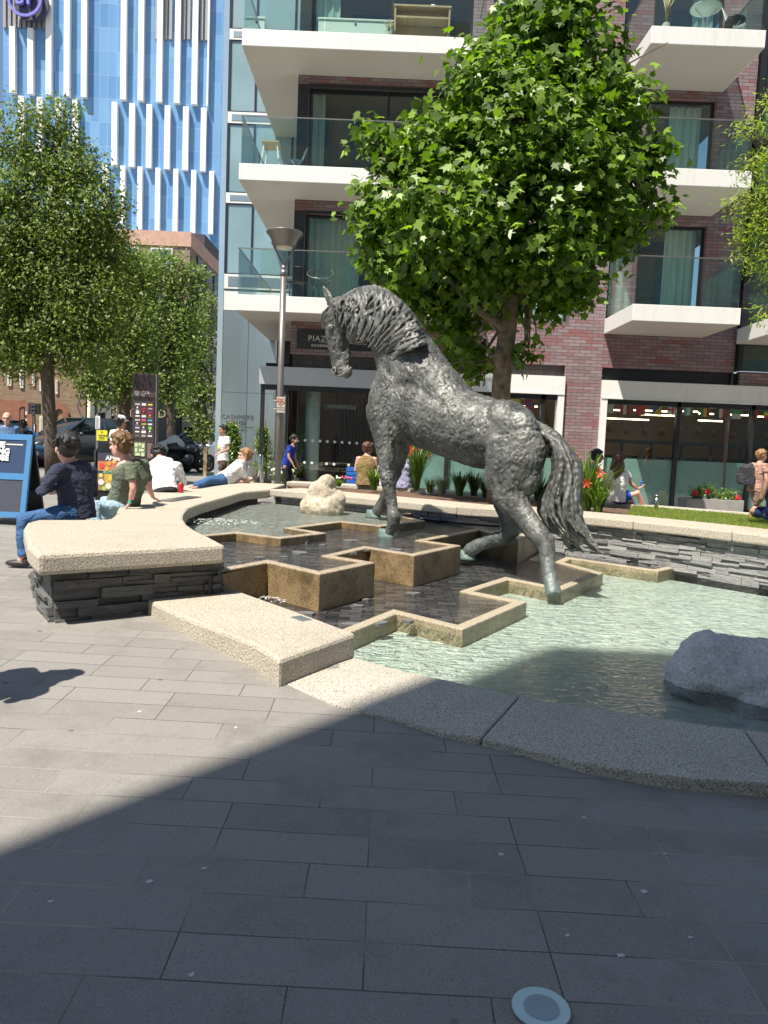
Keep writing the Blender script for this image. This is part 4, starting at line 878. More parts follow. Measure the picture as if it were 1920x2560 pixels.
# far hind
leg([(1090,850,.2,140,.18),(1080,980,.24,130,.18),(1060,1090,.26,100,.16),(1070,1180,.27,70,.13),(1085,1250,.27,54,.10),(1090,1310,.27,46,.095),(1050,1345,.27,38,.085),(990,1358,.27,34,.07),(930,1378,.27,33,.068),(885,1405,.27,37,.078),(868,1425,.27,32,.07)])
blob(1195,930,.19,70,115,.15,.15)
# tail root
lofted([(1180,800,0,60,.12),(1245,810,0,48,.09),(1310,850,0,45,.08),(1360,920,0,42,.08)])
HM.tube([hp(190,205,-.10),hp(180,170,-.12),hp(166,130,-.12),hp(148,92,-.12),hp(131,62,-.12)],[.035,.070,.072,.050,.010],12,sx=.5,side=HN); HM.tube([hp(180,195,.08),hp(168,160,.10),hp(156,125,.10),hp(144,98,.10)],[.03,.05,.04,.006],10,sx=.6,side=HN)
def hdsp(p,nr):
    q=p*7.0; f=mnoise.fractal(q,1.0,2.1,3,noise_basis='PERLIN_ORIGINAL')
    w=Vector((p.x*5+f*1.1,p.y*5,p.z*3.0+f*1.2)); r=1-abs(mnoise.noise(w*1.4)); cre=max(0,r-.80)*5
    g=1-abs(mnoise.noise(Vector((p.x*16+f*2,p.y*16,p.z*8+f*2)))); g=max(0,g-.72)*3.5
    lump=mnoise.noise(p*3.2)*.012
    k=.35 if p.z<1.0 else 1.0
    vd=mnoise.voronoi(Vector((p.x*9+f*.8,p.y*9+f*.8,p.z*6)))[0]; ed=min(1,(vd[1]-vd[0])*2.6); vd2=mnoise.voronoi(Vector((p.x*20+f,p.y*20,p.z*13+f)))[0]; ed2=min(1,(vd2[1]-vd2[0])*2.2)
    return (ed-1)*.0060*k+(ed2-1)*.002*k+lump*k*1.2+f*.0042*k-cre*.012*(.4+.6*k)+g*.002
HR=remesh(HM,.0125,10,hdsp)
def bronze():
    m,n,b=nm('bronze_patina'); v=coord(n,scale=(1,1,.55)); d=N(n,'ShaderNodeVectorMath',operation='ADD'); s=N(n,'ShaderNodeVectorMath',operation='SCALE'); s.inputs['Scale'].default_value=.22
    tx=N(n,'ShaderNodeTexNoise'); tx.inputs['Scale'].default_value=3.5; tx.inputs['Detail'].default_value=3; n.links.new(v,tx.inputs[0]); n.links.new(tx.outputs[1],s.inputs[0]); n.links.new(v,d.inputs[0]); n.links.new(s.outputs[0],d.inputs[1]); v2=d.outputs[0]
    f=noi(n,v2,4,5,.6); c=ramp(n,f,[(.32,(.05,.051,.049)),(.5,(.112,.114,.108)),(.68,(.195,.197,.187))])
    c=mix(n,c,(.16,.21,.19),ramp(n,noi(n,v,2.3,4,.65),[(.54,(0,0,0)),(.74,(.35,.35,.35))]))
    # green deposit low on the legs
    sp=N(n,'ShaderNodeSeparateXYZ'); tc=N(n,'ShaderNodeTexCoord'); n.links.new(tc.outputs['Object'],sp.inputs[0])
    c=mix(n,c,(.26,.32,.30),ramp(n,sp.outputs[2],[(.10,(.5,.5,.5)),(.55,(0,0,0))]))
    geo=N(n,'ShaderNodeNewGeometry'); c=mix(n,c,(.03,.03,.028),ramp(n,geo.outputs['Pointiness'],[(.42,(.95,.95,.95)),(.492,(0,0,0))])); c=mix(n,c,(.27,.265,.24),ramp(n,geo.outputs['Pointiness'],[(.515,(0,0,0)),(.58,(.75,.75,.75))]))  # shade in creases and light on ridges painted into the bronze colour
    n.links.new(c,b.inputs['Base Color']); b.inputs['Metallic'].default_value=.45; b.inputs['Roughness'].default_value=.40
    n.links.new(ramp(n,noi(n,v2,9,3),[(.3,(.46,)*3),(.7,(.68,)*3)]),b.inputs['Roughness'])
    st=coord(n,scale=(1,1,.35)); d2=N(n,'ShaderNodeVectorMath',operation='ADD'); s2=N(n,'ShaderNodeVectorMath',operation='SCALE'); s2.inputs['Scale'].default_value=.5; n.links.new(tx.outputs[1],s2.inputs[0]); n.links.new(st,d2.inputs[0]); n.links.new(s2.outputs[0],d2.inputs[1])
    mu=N(n,'ShaderNodeTexNoise'); mu.noise_type='RIDGED_MULTIFRACTAL'; mu.inputs['Scale'].default_value=10; mu.inputs['Detail'].default_value=3; n.links.new(d2.outputs[0],mu.inputs[0])
    p=bump(n,b,mu.outputs[0],.5,.016); bump(n,b,noi(n,d2.outputs[0],34,3,.6),.6,.007,p); return m
MT['bronze']=bronze()
ho=(*hp(800,800)[:2],.05)
HO=thing('horse_statue',ho,'larger than life bronze horse striding up the fountain steps with its head bowed','statue')
obj('body',HR,MT['bronze'],HO)
# ear
# eye and nostril
m=M(); e=hp(172,278,-.175); m.ball(e,.028); ring=[e+(-HF*math.cos(t)+np.array([0,0,1])*math.sin(t)*.7)*.04-HN*.0 for t in np.linspace(0,6.28,13)]; m.tube(ring,.010,6); obj('eye',m,MT['bronze'],HO)
m=M(); c=hp(193,497,-.092); m.ell(c,(.022,.018,.030)); obj('nostril',m,MT['dark'],HO)
nr_=[c+(-HF*math.cos(t)*.032+np.array([0,0,1])*math.sin(t)*.040)-HN*.004 for t in np.linspace(0,6.28,15)]; m=M(); m.tube(nr_,.012,6); m.tube([hp(200,528,-.07),hp(230,522,-.085),hp(262,500,-.08),hp(280,480,-.07)],[.006,.012,.012,.006],6); obj('nostril_rim',m,MT['bronze'],HO)
# hooves
for x,y,l,s in ((440,1345,-.36,1.0),(375,1244,.26,1.0),(840,1452,.27,1.1)):
    m=M(); b=hp(x+8,y,l); z0=b[2]; pr=[]; 
    for t,(zz,rr,off) in enumerate([(0,.105,0),(.03,.10,-.01),(.075,.082,-.03),(.11,.070,-.05)]):
        cc=b-HF*off*-1.0*0+HF*(-off)*-1*0-HF*(.03 if t==0 else .03-off*-.6); pr.append((cc[0],cc[1],z0+zz,rr*s))
    n=14; vs=[]; 
    for (cx,cy,cz,rr) in pr:
        for j in range(n):
            t=2*math.pi*j/n; u=HF*math.cos(t)*1.15+HN*math.sin(t)*.9; vs.append((cx+u[0]*rr,cy+u[1]*rr,cz))
    m.add(vs,[(i*n+j,i*n+(j+1)%n,(i+1)*n+(j+1)%n,(i+1)*n+j) for i in range(3) for j in range(n)]+[tuple(range(n))[::-1],tuple(range(3*n,4*n))],True)
    obj('hoof',m,simple('hoof_patina',(.13,.20,.175),.6,.2,.35,14,.6,50),HO)
# mane: many carved locks combed over the near side of the neck
def strand(m,pts,r0,seed,n=7,wav=.012,prof=None):
    rr=random.Random(seed); P=[Vector(p) for p in pts]; K=12; out=[]; rad=[]
    ph=rr.uniform(0,6.3); fq=rr.uniform(1.2,2.4)
    for i in range(K+1):
        t=i/K*(len(P)-1); j=min(int(t),len(P)-2); f=t-j
        p0=P[max(j-1,0)];p1=P[j];p2=P[j+1];p3=P[min(j+2,len(P)-1)]
        q=.5*((2*p1)+(p2-p0)*f+(2*p0-5*p1+4*p2-p3)*f*f+(3*p1-p0-3*p2+p3)*f**3)
        u=i/K; q=q+Vector(HF)*wav*math.sin(ph+u*6.3*fq)*min(1,u*3)+Vector(HN)*wav*.7*math.cos(ph*1.7+u*5*fq)*u
        out.append(q); rad.append(r0*(.55+.75*math.sin(math.pi*min(1,u*1.15+.1)))*(1 if u<.75 else max(.12,(1-u)/.25)))
    m.tube(out,rad,n,sx=1.0)
rm=random.Random(5)
crest=[(205,150),(235,118),(290,85),(350,67),(400,68),(450,85),(500,118),(545,158),(585,205),(620,255),(645,305),(662,350)]
ends=[(188,228),(215,262),(262,312),(300,340),(320,355),(345,365),(365,385),(385,395),(400,405),(430,412),(450,420),(500,428)]
def ip(L,t):
    t*=len(L)-1; j=min(int(t),len(L)-2); f=t-j; return (L[j][0]*(1-f)+L[j+1][0]*f,L[j][1]*(1-f)+L[j+1][1]*f)
m=M()
def nw(y): return .165+.0004*max(0,y-180)*.9      # half width of the neck
for layer,(cnt,r0,lo,ln) in enumerate(((36,.030,.0,1.0),(38,.027,.022,.97),(30,.024,.048,.82),(34,.022,.055,.55))):
    for i in range(cnt):
        t=(i+rm.uniform(-.4,.4))/(cnt-1); t=min(1,max(0,t)); a=ip(crest,t); e=ip(ends,min(1,max(0,t+rm.uniform(-.04,.04)))); L=ln*rm.uniform(.82,1.08)
        ex=a[0]+(e[0]-a[0])*L; ey=a[1]+(e[1]-a[1])*L
        # lean outward then sweep forward and down
        bx=(1-t)*.0-28*math.sin(math.pi*min(1,t*1.1)); 
        m1=(a[0]+(ex-a[0])*.30-bx*.9,a[1]+(ey-a[1])*.30); m2=(a[0]+(ex-a[0])*.66-bx*.7,a[1]+(ey-a[1])*.68)
        w1=nw(m1[1]); up=rm.uniform(.0,.02)
        pts=[hp(a[0]+4,a[1]+6,rm.uniform(-.05,.05)),hp(*m1,-(w1*.78+lo+up)),hp(*m2,-(nw(m2[1])*1.12+lo+up)),hp(ex,ey,-(nw(ey)*1.06+lo+up))]
        strand(m,pts,r0*rm.uniform(.75,1.3),rm.random(),6,.012+.006*layer)
# forelock
for i in range(9):
    t=i/8; m_=(150+60*t+rm.uniform(-8,8),150+rm.uniform(-15,15)); strand(m,[hp(205+20*t,130+rm.uniform(-6,6),-.02+.02*t),hp(m_[0]+12,m_[1]+40,-.13),hp(130+45*t,235+rm.uniform(-20,20),-.16+.05*(1-t)),hp(122+30*t,300+rm.uniform(-45,15),-.13+.07*(1-t))],.016,rm.random(),6,.012)
for i in range(16):
    a=ip(crest,rm.uniform(.25,1)); strand(m,[hp(a[0],a[1]+2,0),hp(a[0]-12,a[1]+40,.12),hp(a[0]-35,a[1]+120,.20),hp(a[0]-60,a[1]+200,.22)],.03,rm.random(),6)
MR=remesh(m,.0085,1,lambda p,q: mnoise.noise(p*18)*.004+(.5-abs(mnoise.noise(Vector((p.x*60,p.y*60,p.z*18)))))*.006)
obj('mane',MR,MT['bronze'],HO)
# tail
m=M()
axis=[(1250,815),(1325,862),(1366,945),(1366,1050),(1338,1165),(1358,1265),(1425,1345),(1510,1412)]
wid=[28,42,55,76,104,98,74,36]
for i in range(120):
    o=rm.uniform(-1,1); la=rm.uniform(-1,1); s=rm.random(); end=rm.uniform(.72,1.0) if i%3 else rm.uniform(.5,.85); pts=[]
    K=8; st_=0 if i<70 else rm.uniform(.25,.5)
    for k in range(K):
        t=st_+(end-st_)*k/(K-1); c=ip(axis,t); wv=ip([(w_,0) for w_ in wid],t)[0]; sp=1.0 if t<.75 else 1+(t-.75)*1.2
        ang=.0; dx=wv*o*sp; dy=wv*.35*o*(1 if t<.3 else -.15)
        pts.append(hp(c[0]+dx,c[1]+dy,la*.0030*wv*math.sqrt(max(.05,1-o*o))))
    strand(m,pts,rm.uniform(.020,.036),s,6,.014)
lofted_old=HM; HM=M(); lofted([(1250,815,0,26,.06),(1325,862,0,36,.08),(1364,945,0,48,.10),(1366,1050,0,66,.13),(1338,1165,0,92,.18),(1352,1250,0,84,.16),(1400,1320,0,58,.10),(1450,1370,0,20,.05)],14); m.add(HM.v,HM.f)
# side lock swelling at the lower left and trailing locks at the tip
for i in range(14):
    o=rm.uniform(-1,1); strand(m,[hp(1300+o*20,1080,-.02*o),hp(1262+o*12,1150,.05*o),hp(1258+o*16,1230,.06*o),hp(1320+o*20,1310+o*15,.03)],.028,rm.random(),6,.01)
for i in range(10): 
    o=rm.uniform(-1,1); strand(m,[hp(1400,1270+o*15,.03*o),hp(1450+o*10,1340+o*10,.05*o),hp(1510,1395+o*12,.04*o),hp(1560+rm.uniform(-25,35),1425+o*8,.02*o)],.020,rm.random(),6,.01)
for i in range(8): 
    o=rm.uniform(-1,1); strand(m,[hp(1340+o*20,1270,.05*o),hp(1365+o*18,1330,.06*o),hp(1400+o*25,1385,.05*o),hp(1430+o*40,1425+o*6,.03*o)],.022,rm.random(),6,.01)
TR=remesh(m,.009,1,lambda p,q: mnoise.noise(p*20)*.008+(.5-abs(mnoise.noise(Vector((p.x*70,p.y*70,p.z*16)))))*.008)
obj('tail',TR,MT['bronze'],HO)
# ================================================================ trees
bark=simple('plane_bark',(.17,.13,.085),.9,0,.45,9,.8,30); bark2=simple('dark_bark',(.10,.075,.055),.95,0,.35,12,1,26)
def leafset(rs,clumps,size,shape,twig=.32,per=12,dens=1.0,droop=.3,flatn=.6,shell=.55):
    "clumps: list of (centre, rx, ry, rz, n_twigs); returns array of leaf polygons"
    S=np.array(shape,float); k=len(S); C=[];OUT=[]
    for (c,rx,ry,rz,nt) in clumps:
        nt=int(nt*dens); d=rs.normal(size=(nt,3)); d/=np.linalg.norm(d,axis=1)[:,None]; rad=(shell+(1-shell)*rs.rand(nt))**.8
        rad*=1+.10*np.sin(d[:,0]*5+c[0])*np.cos(d[:,2]*4)
        P=np.array(c)+d*np.array([rx,ry,rz])*rad[:,None]
        Q=np.repeat(P,per,axis=0)+rs.normal(size=(nt*per,3))*twig*np.array([.5,.5,.38]); C.append(Q); OUT.append(np.repeat(d,per,axis=0))
    Q=np.concatenate(C); O=np.concatenate(OUT); n=len(Q)
    nr=O*.5+np.array([-.15,-.35,flatn])+rs.normal(size=(n,3))*.62; nr/=np.linalg.norm(nr,axis=1)[:,None]
    a=rs.normal(size=(n,3)); a[:,2]-=droop; a-=nr*np.sum(a*nr,axis=1)[:,None]; a/=np.linalg.norm(a,axis=1)[:,None]; b=np.cross(nr,a)
    s=size*rs.uniform(.6,1.15,n)
    V=Q[:,None,:]+(a[:,None,:]*S[None,:,0:1]+b[:,None,:]*S[None,:,1:2]+nr[:,None,:]*S[None,:,2:3])*s[:,None,None]
    return V.reshape(-1,3),k
MAPLE=[(-.15,0,0),(.0,-.42,-.06),(.22,-.30,0),(.42,-.55,-.12),(.50,-.20,.02),(1.0,0,-.14),(.50,.20,.02),(.42,.55,-.12),(.22,.30,0),(.0,.42,-.06)]
OVAL=[(0,0,0),(.45,-.24,.03),(1,0,-.10),(.45,.24,.03)]
LANCE=[(0,0,0),(.4,-.11,.02),(1,0,-.12),(.4,.11,.02)]
def limb(m,a,b,r0,r1,rs,sag=.12,n=7):
    a=np.array(a);b=np.array(b); L=np.linalg.norm(b-a); pts=[];rad=[]
    o=rs.normal(size=3)*L*.07
    for i in range(n):
        t=i/(n-1); p=a*(1-t)+b*t+o*math.sin(math.pi*t)+np.array([0,0,-sag*L*math.sin(math.pi*t)*(1-t)]); pts.append(p); rad.append(r0*(1-t)+r1*t)
    m.tube(pts,rad,8)
def tree(name,base,trunkpts,rads,clumps,size,shape,lmat,bmat,label,seed,group=None,kind_per=12,twig=.32,parent_limb=None,limbr=.05,**kw):
    rs=np.random.RandomState(seed); T=thing(name,base,label,'tree',group); m=M()
    m.tube(trunkpts,rads,12); tp=np.array(trunkpts[-1]); tp2=np.array(trunkpts[-2])
    for i,(c,rx,ry,rz,nt) in enumerate(clumps):
        s=np.array(trunkpts[len(trunkpts)-1-(i%2)]) if parent_limb is None else np.array(trunkpts[parent_limb[i%len(parent_limb)]])
        limb(m,s,np.array(c),limbr,limbr*.25,rs,.1)
        for j in range(4):
            e=np.array(c)+rs.normal(size=3)*np.array([rx,ry,rz])*.5; limb(m,np.array(c)*.75+s*.25,e,limbr*.4,limbr*.12,rs,.05,5)
    obj('trunk',m,bmat,T); V,k=leafset(rs,clumps,size,shape,twig=twig,per=kind_per,**kw); npmesh('crown',V,k,lmat,T); return T
fs=1.1573
MT['planeleaf']=leafmat('plane_leaf',(.055,.11,.012),(.21,.325,.04),.42,.42,.5)
MT['limeleaf']=leafmat('street_tree_leaf',(.085,.125,.022),(.20,.265,.055),.5,.34,.4)
MT['acerleaf']=leafmat('acer_leaf',(.22,.31,.03),(.42,.50,.08),.5,.5,.4)
MT['shrubleaf']=leafmat('shrub_leaf',(.07,.14,.018),(.17,.26,.04),.35,.3,.6)
cl=[]; rs=np.random.RandomState(21); TY=12.6
for x,y,r,dy in [(1180,60,112,0),(1065,185,98,-.3),(1245,165,125,.2),(1325,250,84,0),(1240,-40,90,.2),(1130,290,170,-.5),(965,315,98,-.3),(870,335,66,0),(1275,350,130,-.2),(1375,395,62,.2),(845,450,88,.3),(975,470,145,-.6),(1150,480,160,-.4),(1290,480,90,0),(806,535,48,.3),(880,570,90,.4),(1020,590,110,0),(1160,590,105,.2),(1230,590,70,-.1),(950,660,65,.5),(1000,735,50,.4),(1028,790,32,.3),(905,650,45,.4),(1130,768,24,.0),(1130,110,90,.6),(1415,330,30,0),(1425,455,26,0),(790,290,26,0),(1240,640,30,-.2),(1340,520,35,.1)]:
    c=ony(x*fs,y*fs,TY+dy); R=r*fs*TY/1900; cl.append((c,R,R*.95,R*.92,36*(R*R)*4.0+4))
tb=ony(1078*fs,1060*fs,TY); 
tr=[(tb[0],TY,.64)]+[tuple(ony(x*fs,y*fs,TY)) for x,y in ((1080,900),(1083,830),(1090,760),(1098,700),(1104,640),(1112,560),(1125,440),(1150,300),(1170,120))]
PT=tree('plane_tree',(tr[0][0],TY,.64),tr,[.20,.165,.155,.15,.145,.125,.11,.09,.07,.04],cl,.165,MAPLE,MT['planeleaf'],bark,'broad leafy plane tree with big lobed leaves directly behind the horse',9,parent_limb=[6,7,8,7,8,9,5],limbr=.055,kind_per=10,twig=.30,shell=.35)
# the forked limb and the burr on the trunk
m=M(); m.tube([ony(1098*fs,725*fs,TY),ony(1078*fs,700*fs,TY),ony(1050*fs,680*fs,TY-.1),ony(1010*fs,650*fs,TY-.2),ony(960*fs,590*fs,TY-.3)],[.11,.095,.08,.06,.03],10)
bb=ony(1078*fs,775*fs,TY-.12); m.ell(bb,(.10,.10,.16)); m.ball(ony(1112*fs,690*fs,TY-.05),.07)
for ex,ey in ((1010,800),(1000,770),(960,790),(1010,730),(1060,660),(1130,772),(980,830)): limb(m,bb,ony(ex*fs,ey*fs,TY+.1),.018,.006,rs)
obj('limb',m,bark,PT)
# street trees at the left
def px_clumps(lst,Y,dens=34,sq=.95):
    o=[]
    for q in lst:
        x,y,r=q[:3]; dy=q[3] if len(q)>3 else 0; c=ony(x,y,Y+dy); R=r*Y/1900; o.append((c,R,R,R*sq,dens*R*R+3))
    return o
def ptrunk(lst,Y): return [tuple(ony(x,y,Y)) for x,y in lst]
A=px_clumps([(60,340,80),(150,300,55),(140,400,95),(215,420,60),(30,460,100),(120,500,110),(230,520,85),(285,500,30),(40,600,110),(150,620,110),(250,620,75,.5),(10,720,110),(110,730,105,.8),(215,720,100),(40,830,100),(170,800,85),(265,790,60),(-60,560,120),(-70,760,120),(60,900,60),(250,880,50),(275,640,55),(0,560,90),(60,680,90),(200,560,80),(20,860,80),(140,870,70),(225,820,70)],17.0,135)
t=ptrunk([(132,1215),(128,1120),(122,1010),(118,940),(122,880),(135,780),(140,650),(145,500),(140,360)],17.0); t[0]=(t[0][0],17.0,.5)
tree('street_tree',(t[0][0],17,.5),t,[.17,.145,.135,.14,.15,.11,.09,.06,.03],A,.105,OVAL,MT['limeleaf'],bark2,'tall street tree with a leaning dark trunk beside the blue pavement board',31,group='street trees along the left',parent_limb=[4,5,6,7,5,6],limbr=.07,kind_per=26,twig=.30)
B=px_clumps([(225,760,80),(300,700,70),(330,800,80),(255,850,80),(320,900,75),(210,900,60),(285,960,65),(350,960,45),(230,960,45),(360,680,50),(250,640,75),(200,700,60),(285,650,60),(340,730,55)],23,110)
t=ptrunk([(311,1150),(311,1060),(312,980),(308,900),(300,800),(300,700)],23); t[0]=(t[0][0],23,.52)
tree('street_tree',(t[0][0],23,.52),t,[.19,.17,.16,.14,.1,.05],B,.125,OVAL,MT['limeleaf'],bark2,'street tree directly behind the man in the white cap',32,group='street trees along the left',parent_limb=[2,3,4,5],limbr=.07,kind_per=23,twig=.36)
Cc=px_clumps([(385,660,42),(430,680,50),(385,740,55),(455,740,48),(420,800,60),(480,690,30),(370,830,50),(450,860,55),(400,900,50),(365,930,35),(440,940,45),(420,990,32),(500,690,20),(475,810,36),(395,985,28)],29,95)
t=ptrunk([(428,1140),(427,1060),(425,980),(422,900),(425,800),(430,700)],29); t[0]=(t[0][0],29,.55)
tree('street_tree',(t[0][0],29,.55),t,[.17,.15,.14,.12,.08,.04],Cc,.17,OVAL,MT['limeleaf'],bark2,'slender street tree just right of the directory sign',33,group='street trees along the left',parent_limb=[2,3,4,5],limbr=.07,kind_per=17,twig=.45)
D=px_clumps([(505,790,36),(515,850,38),(500,910,38),(480,960,36),(515,980,34),(505,1040,30),(520,1080,24),(470,900,30),(500,1090,20),(525,750,22),(470,1010,30),(480,850,34)],33,85)
t=ptrunk([(512,1150),(512,1080),(510,1000),(508,900)],33); t[0]=(t[0][0],33,.55)
tree('street_tree',(t[0][0],33,.55),t,[.14,.12,.10,.05],D,.17,OVAL,MT['limeleaf'],bark2,'narrow leafy tree against the edge of the metal clad wing',34,group='street trees along the left',limbr=.05,kind_per=17,twig=.45)
E_=px_clumps([(1945,300,60),(1960,440,90),(1925,520,50),(1890,500,28),(1900,570,55),(1955,600,80),(1935,660,50),(1905,400,28),(1945,700,50),(1925,250,30),(1960,780,30),(1835,505,20),(1875,590,34),(1858,330,26),(1862,420,30),(1862,545,34),(1880,650,30),(1900,790,18)],9.0,230,.7)
t=[(6.6,9.3,.6),(6.4,9.2,2.2),(6.0,9.1,3.6),(5.6,9.0,4.6),(5.3,9.0,5.5)]
tree('maple_tree',(6.6,9.3,.6),t,[.12,.1,.08,.06,.03],E_,.075,LANCE,MT['acerleaf'],bark2,'airy yellow-green maple reaching in from the right edge',35,limbr=.03,kind_per=20,twig=.16)
# ---- clipped shrubs by the lobby
def shrub(px,top,bot,wpx,Y,label,seed):
    rs=np.random.RandomState(seed); n=7; cl=[]
    for i in range(n):
        t=i/(n-1); y=bot+(top-bot)*t; w=wpx*(1.0-.45*t)*(1+.15*math.sin(i*2)); c=ony(px+rs.uniform(-3,3),y,Y); R=w/2*Y/1900; cl.append((c,R,R,R*.9,60+90*R*R*8))
    b=ony(px,bot,Y); g0=gz(b[0],Y); T=thing('clipped_shrub',(b[0],Y,g0),label,'shrub','columnar evergreen shrubs by the entrance'); m=M(); m.tube([(b[0],Y,g0),(b[0],Y,b[2]+1.4)],[.04,.02],6)
    obj('stem',m,bark2,T); m=M(); m.lathe((b[0],Y,g0),[(.17,0),(.22,.02),(.25,.30),(.22,.31),(.21,.27)],20); obj('pot',m,simple('dark_pot',(.04,.04,.042),.5),T)
    V,k=leafset(rs,cl,.085,OVAL,twig=.10,per=9,shell=.35); npmesh('foliage',V,k,MT['shrubleaf'],T)
shrub(581,1068,1165,52,21.6,'bright green columnar shrub next to the man in the white T-shirt',41); shrub(660,1080,1172,44,21.6,'bright green columnar shrub between the bollard and the panelled wall',42)
shrub(742,1090,1172,20,20.0,'slim green shrub seen inside the lobby glass, beside the man in blue',43)
# ---- planting on the island
def tuft(x,y,z,h,n,mat,label,seed,flower=None,wd=.022,kindn='strappy_plant',grp='strap-leaved plants in the raised bed',spread=.55):
    rs=np.random.RandomState(seed); T=thing(kindn,(x,y,z),label,'plant',grp); V=[]
    for i in range(n):
        a=rs.uniform(0,6.28); L=h*rs.uniform(.6,1.15); sp=rs.uniform(.1,spread)*L; w_=wd*rs.uniform(.6,1.2); pr=np.array([-math.sin(a),math.cos(a),0])*w_/2; d=np.array([math.cos(a),math.sin(a),0]); K=5; b=np.array([x,y,z])+d*rs.uniform(0,.06)
        pts=[b+d*sp*(t**1.6)+np.array([0,0,L*(t-.42*t**3*rs.uniform(.3,1.3))]) for t in np.linspace(0,1,K)]
        for j in range(K-1):
            w0=1-.25*abs(j/(K-1)-.3)*2-(j/(K-1))**3; w1=1-((j+1)/(K-1))**2.2
            V+= [pts[j]-pr*w0,pts[j]+pr*w0,pts[j+1]+pr*w1,pts[j+1]-pr*w1]
    npmesh('leaves',np.array(V),4,mat,T)
    if flower:
        for i in range(flower[0]):
            a=rs.uniform(0,6.28); q=(x+.22*math.cos(a),y+.15*math.sin(a)-.05,z+h*rs.uniform(.50,.72)); m=M(); m.tube([(x,y,z),(x*.4+q[0]*.6,y*.4+q[1]*.6,z+h*.4),q],.005,5); f=obj('flower_stem',m,MT['shrubleaf'],T)
            m=M()
            for k in range(6):
                t=k*1.047; m.add([q,(q[0]+.06*math.cos(t-.25),q[1]-.01,q[2]+.06*math.sin(t-.25)),(q[0]+.085*math.cos(t),q[1]-.025,q[2]+.085*math.sin(t)),(q[0]+.06*math.cos(t+.25),q[1]-.01,q[2]+.06*math.sin(t+.25))],[(0,1,2,3)])
            obj('flower',m,redf,f)
    return T
redf=simple('red_petal',(.70,.03,.015),.5,0,.1); MT['strap']=leafmat('strap_leaf',(.07,.15,.015),(.17,.27,.04),.4,.35); MT['strapd']=leafmat('dark_strap_leaf',(.03,.06,.012),(.07,.12,.02),.4,.25); MT['silver']=leafmat('silver_leaf',(.16,.22,.14),(.26,.32,.20),.6,.2)
zs=ZR-.02
for i,(px,py,h,n,mt,lb,fl,wd,sp) in enumerate([
  (935,1222,.45,60,'strap','yellow-green strappy clump beside the seated woman in the olive vest',None,.024,.55),
  (1040,1222,.78,75,'strap','tall bright strappy clump with red flowers between the horse front and hind legs',(6,),.026,.5),
  (1075,1228,.30,30,'strap','low loose green clump right of the tall red-flowered one',None,.02,.6),
  (1105,1232,.36,150,'silver','low silvery fine-leaved clump under the horse belly',None,.008,.75),
  (1148,1236,.46,70,'strapd','dark upright strap-leaved clump under the horse belly',None,.026,.55),
  (1185,1236,.44,70,'strapd','dark strap-leaved clump in front of the horse thigh',(2,),.026,.6),
  (1215,1240,.36,60,'strapd','dark low clump nearest the horse thigh',None,.024,.7),
  (1345,1250,.42,50,'strapd','dark strappy clump between the horse thigh and its tail',None,.026,.6),
  (1380,1252,.34,40,'strap','small bright clump just left of the horse tail',None,.024,.6),
  (1465,1272,.66,70,'strap','tall arching yellow-green clump right of the horse tail with a red flower',(3,),.030,.8),
  (1495,1276,.46,45,'strap','lower arching clump beside the woman in blue shorts',(1,),.026,.8),
  (845,1212,.16,30,'strap','small ground plant behind the pale boulder',None,.03,.8)]):
    p=onz(px,py+4,zs); tuft(p[0],p[1],zs,h*(1.75 if i in (1,9) else 1.3),int(n*1.9),MT[mt],lb,60+i,fl,wd*1.3,spread=sp)
# small pink and white bedding flowers behind the boulder
wht=simple('white_petal',(.75,.78,.62),.6,0,.05); pnk=simple('pink_petal',(.60,.10,.18),.6,0,.1)
for i,(px,py,mt,lb) in enumerate([(845,1203,'w','white bedding flower behind the boulder'),(860,1202,'p','pink bedding flower nearest the boulder'),(872,1204,'p','pink bedding flower beside the blue crates')]):
    p=onz(px,py+8,zs); T=thing('bedding_flower',p,lb,'flower'); m=M(); m.tube([p,(p[0],p[1],p[2]+.12)],.008,5); obj('stem',m,MT['shrubleaf'],T); m=M()
    rr=random.Random(i)
    for k in range(6): m.ell((p[0]+rr.uniform(-.06,.06),p[1]+rr.uniform(-.03,.03),p[2]+.13+rr.uniform(-.02,.04)),(.022,.022,.018),8,5)
    obj('petals',m,wht if mt=='w' else pnk,T)
# white hydrangeas by the lamp post
p=ong(708,1196); hb=(p[0],18.2,gz(p[0],18.2))
T=thing('hydrangea',hb,'white hydrangea in full bloom at the foot of the lamp post','plant'); q=ony(708,1192,18.2)
V,k=leafset(np.random.RandomState(8),[((q[0],18.2,q[2]+.02),.24,.2,.12,60)],.10,OVAL,twig=.08,per=6); npmesh('leaves',V,k,MT['shrubleaf'],T)
for i,(a,b) in enumerate([(685,1175),(697,1171),(709,1169),(720,1172),(730,1178),(690,1184),(703,1182),(716,1181),(727,1188)]):
    c=ony(a,b,18.1); m=M()
    rr=random.Random(i)
    for k_ in range(26):
        th=rr.uniform(0,6.28); ph=math.acos(rr.uniform(-.6,1)); m.ell((c[0]+.055*math.sin(ph)*math.cos(th),c[1]+.055*math.sin(ph)*math.sin(th),c[2]+.042*math.cos(ph)),(.017,.017,.012),6,4)
    obj('flower_head',m,wht,T)
m=M(); m.box(hb[0]-.3,hb[0]+.3,18.0,18.4,hb[2],q[2]-.05); obj('planter',m,MT['coping'],T,bevel=.01)
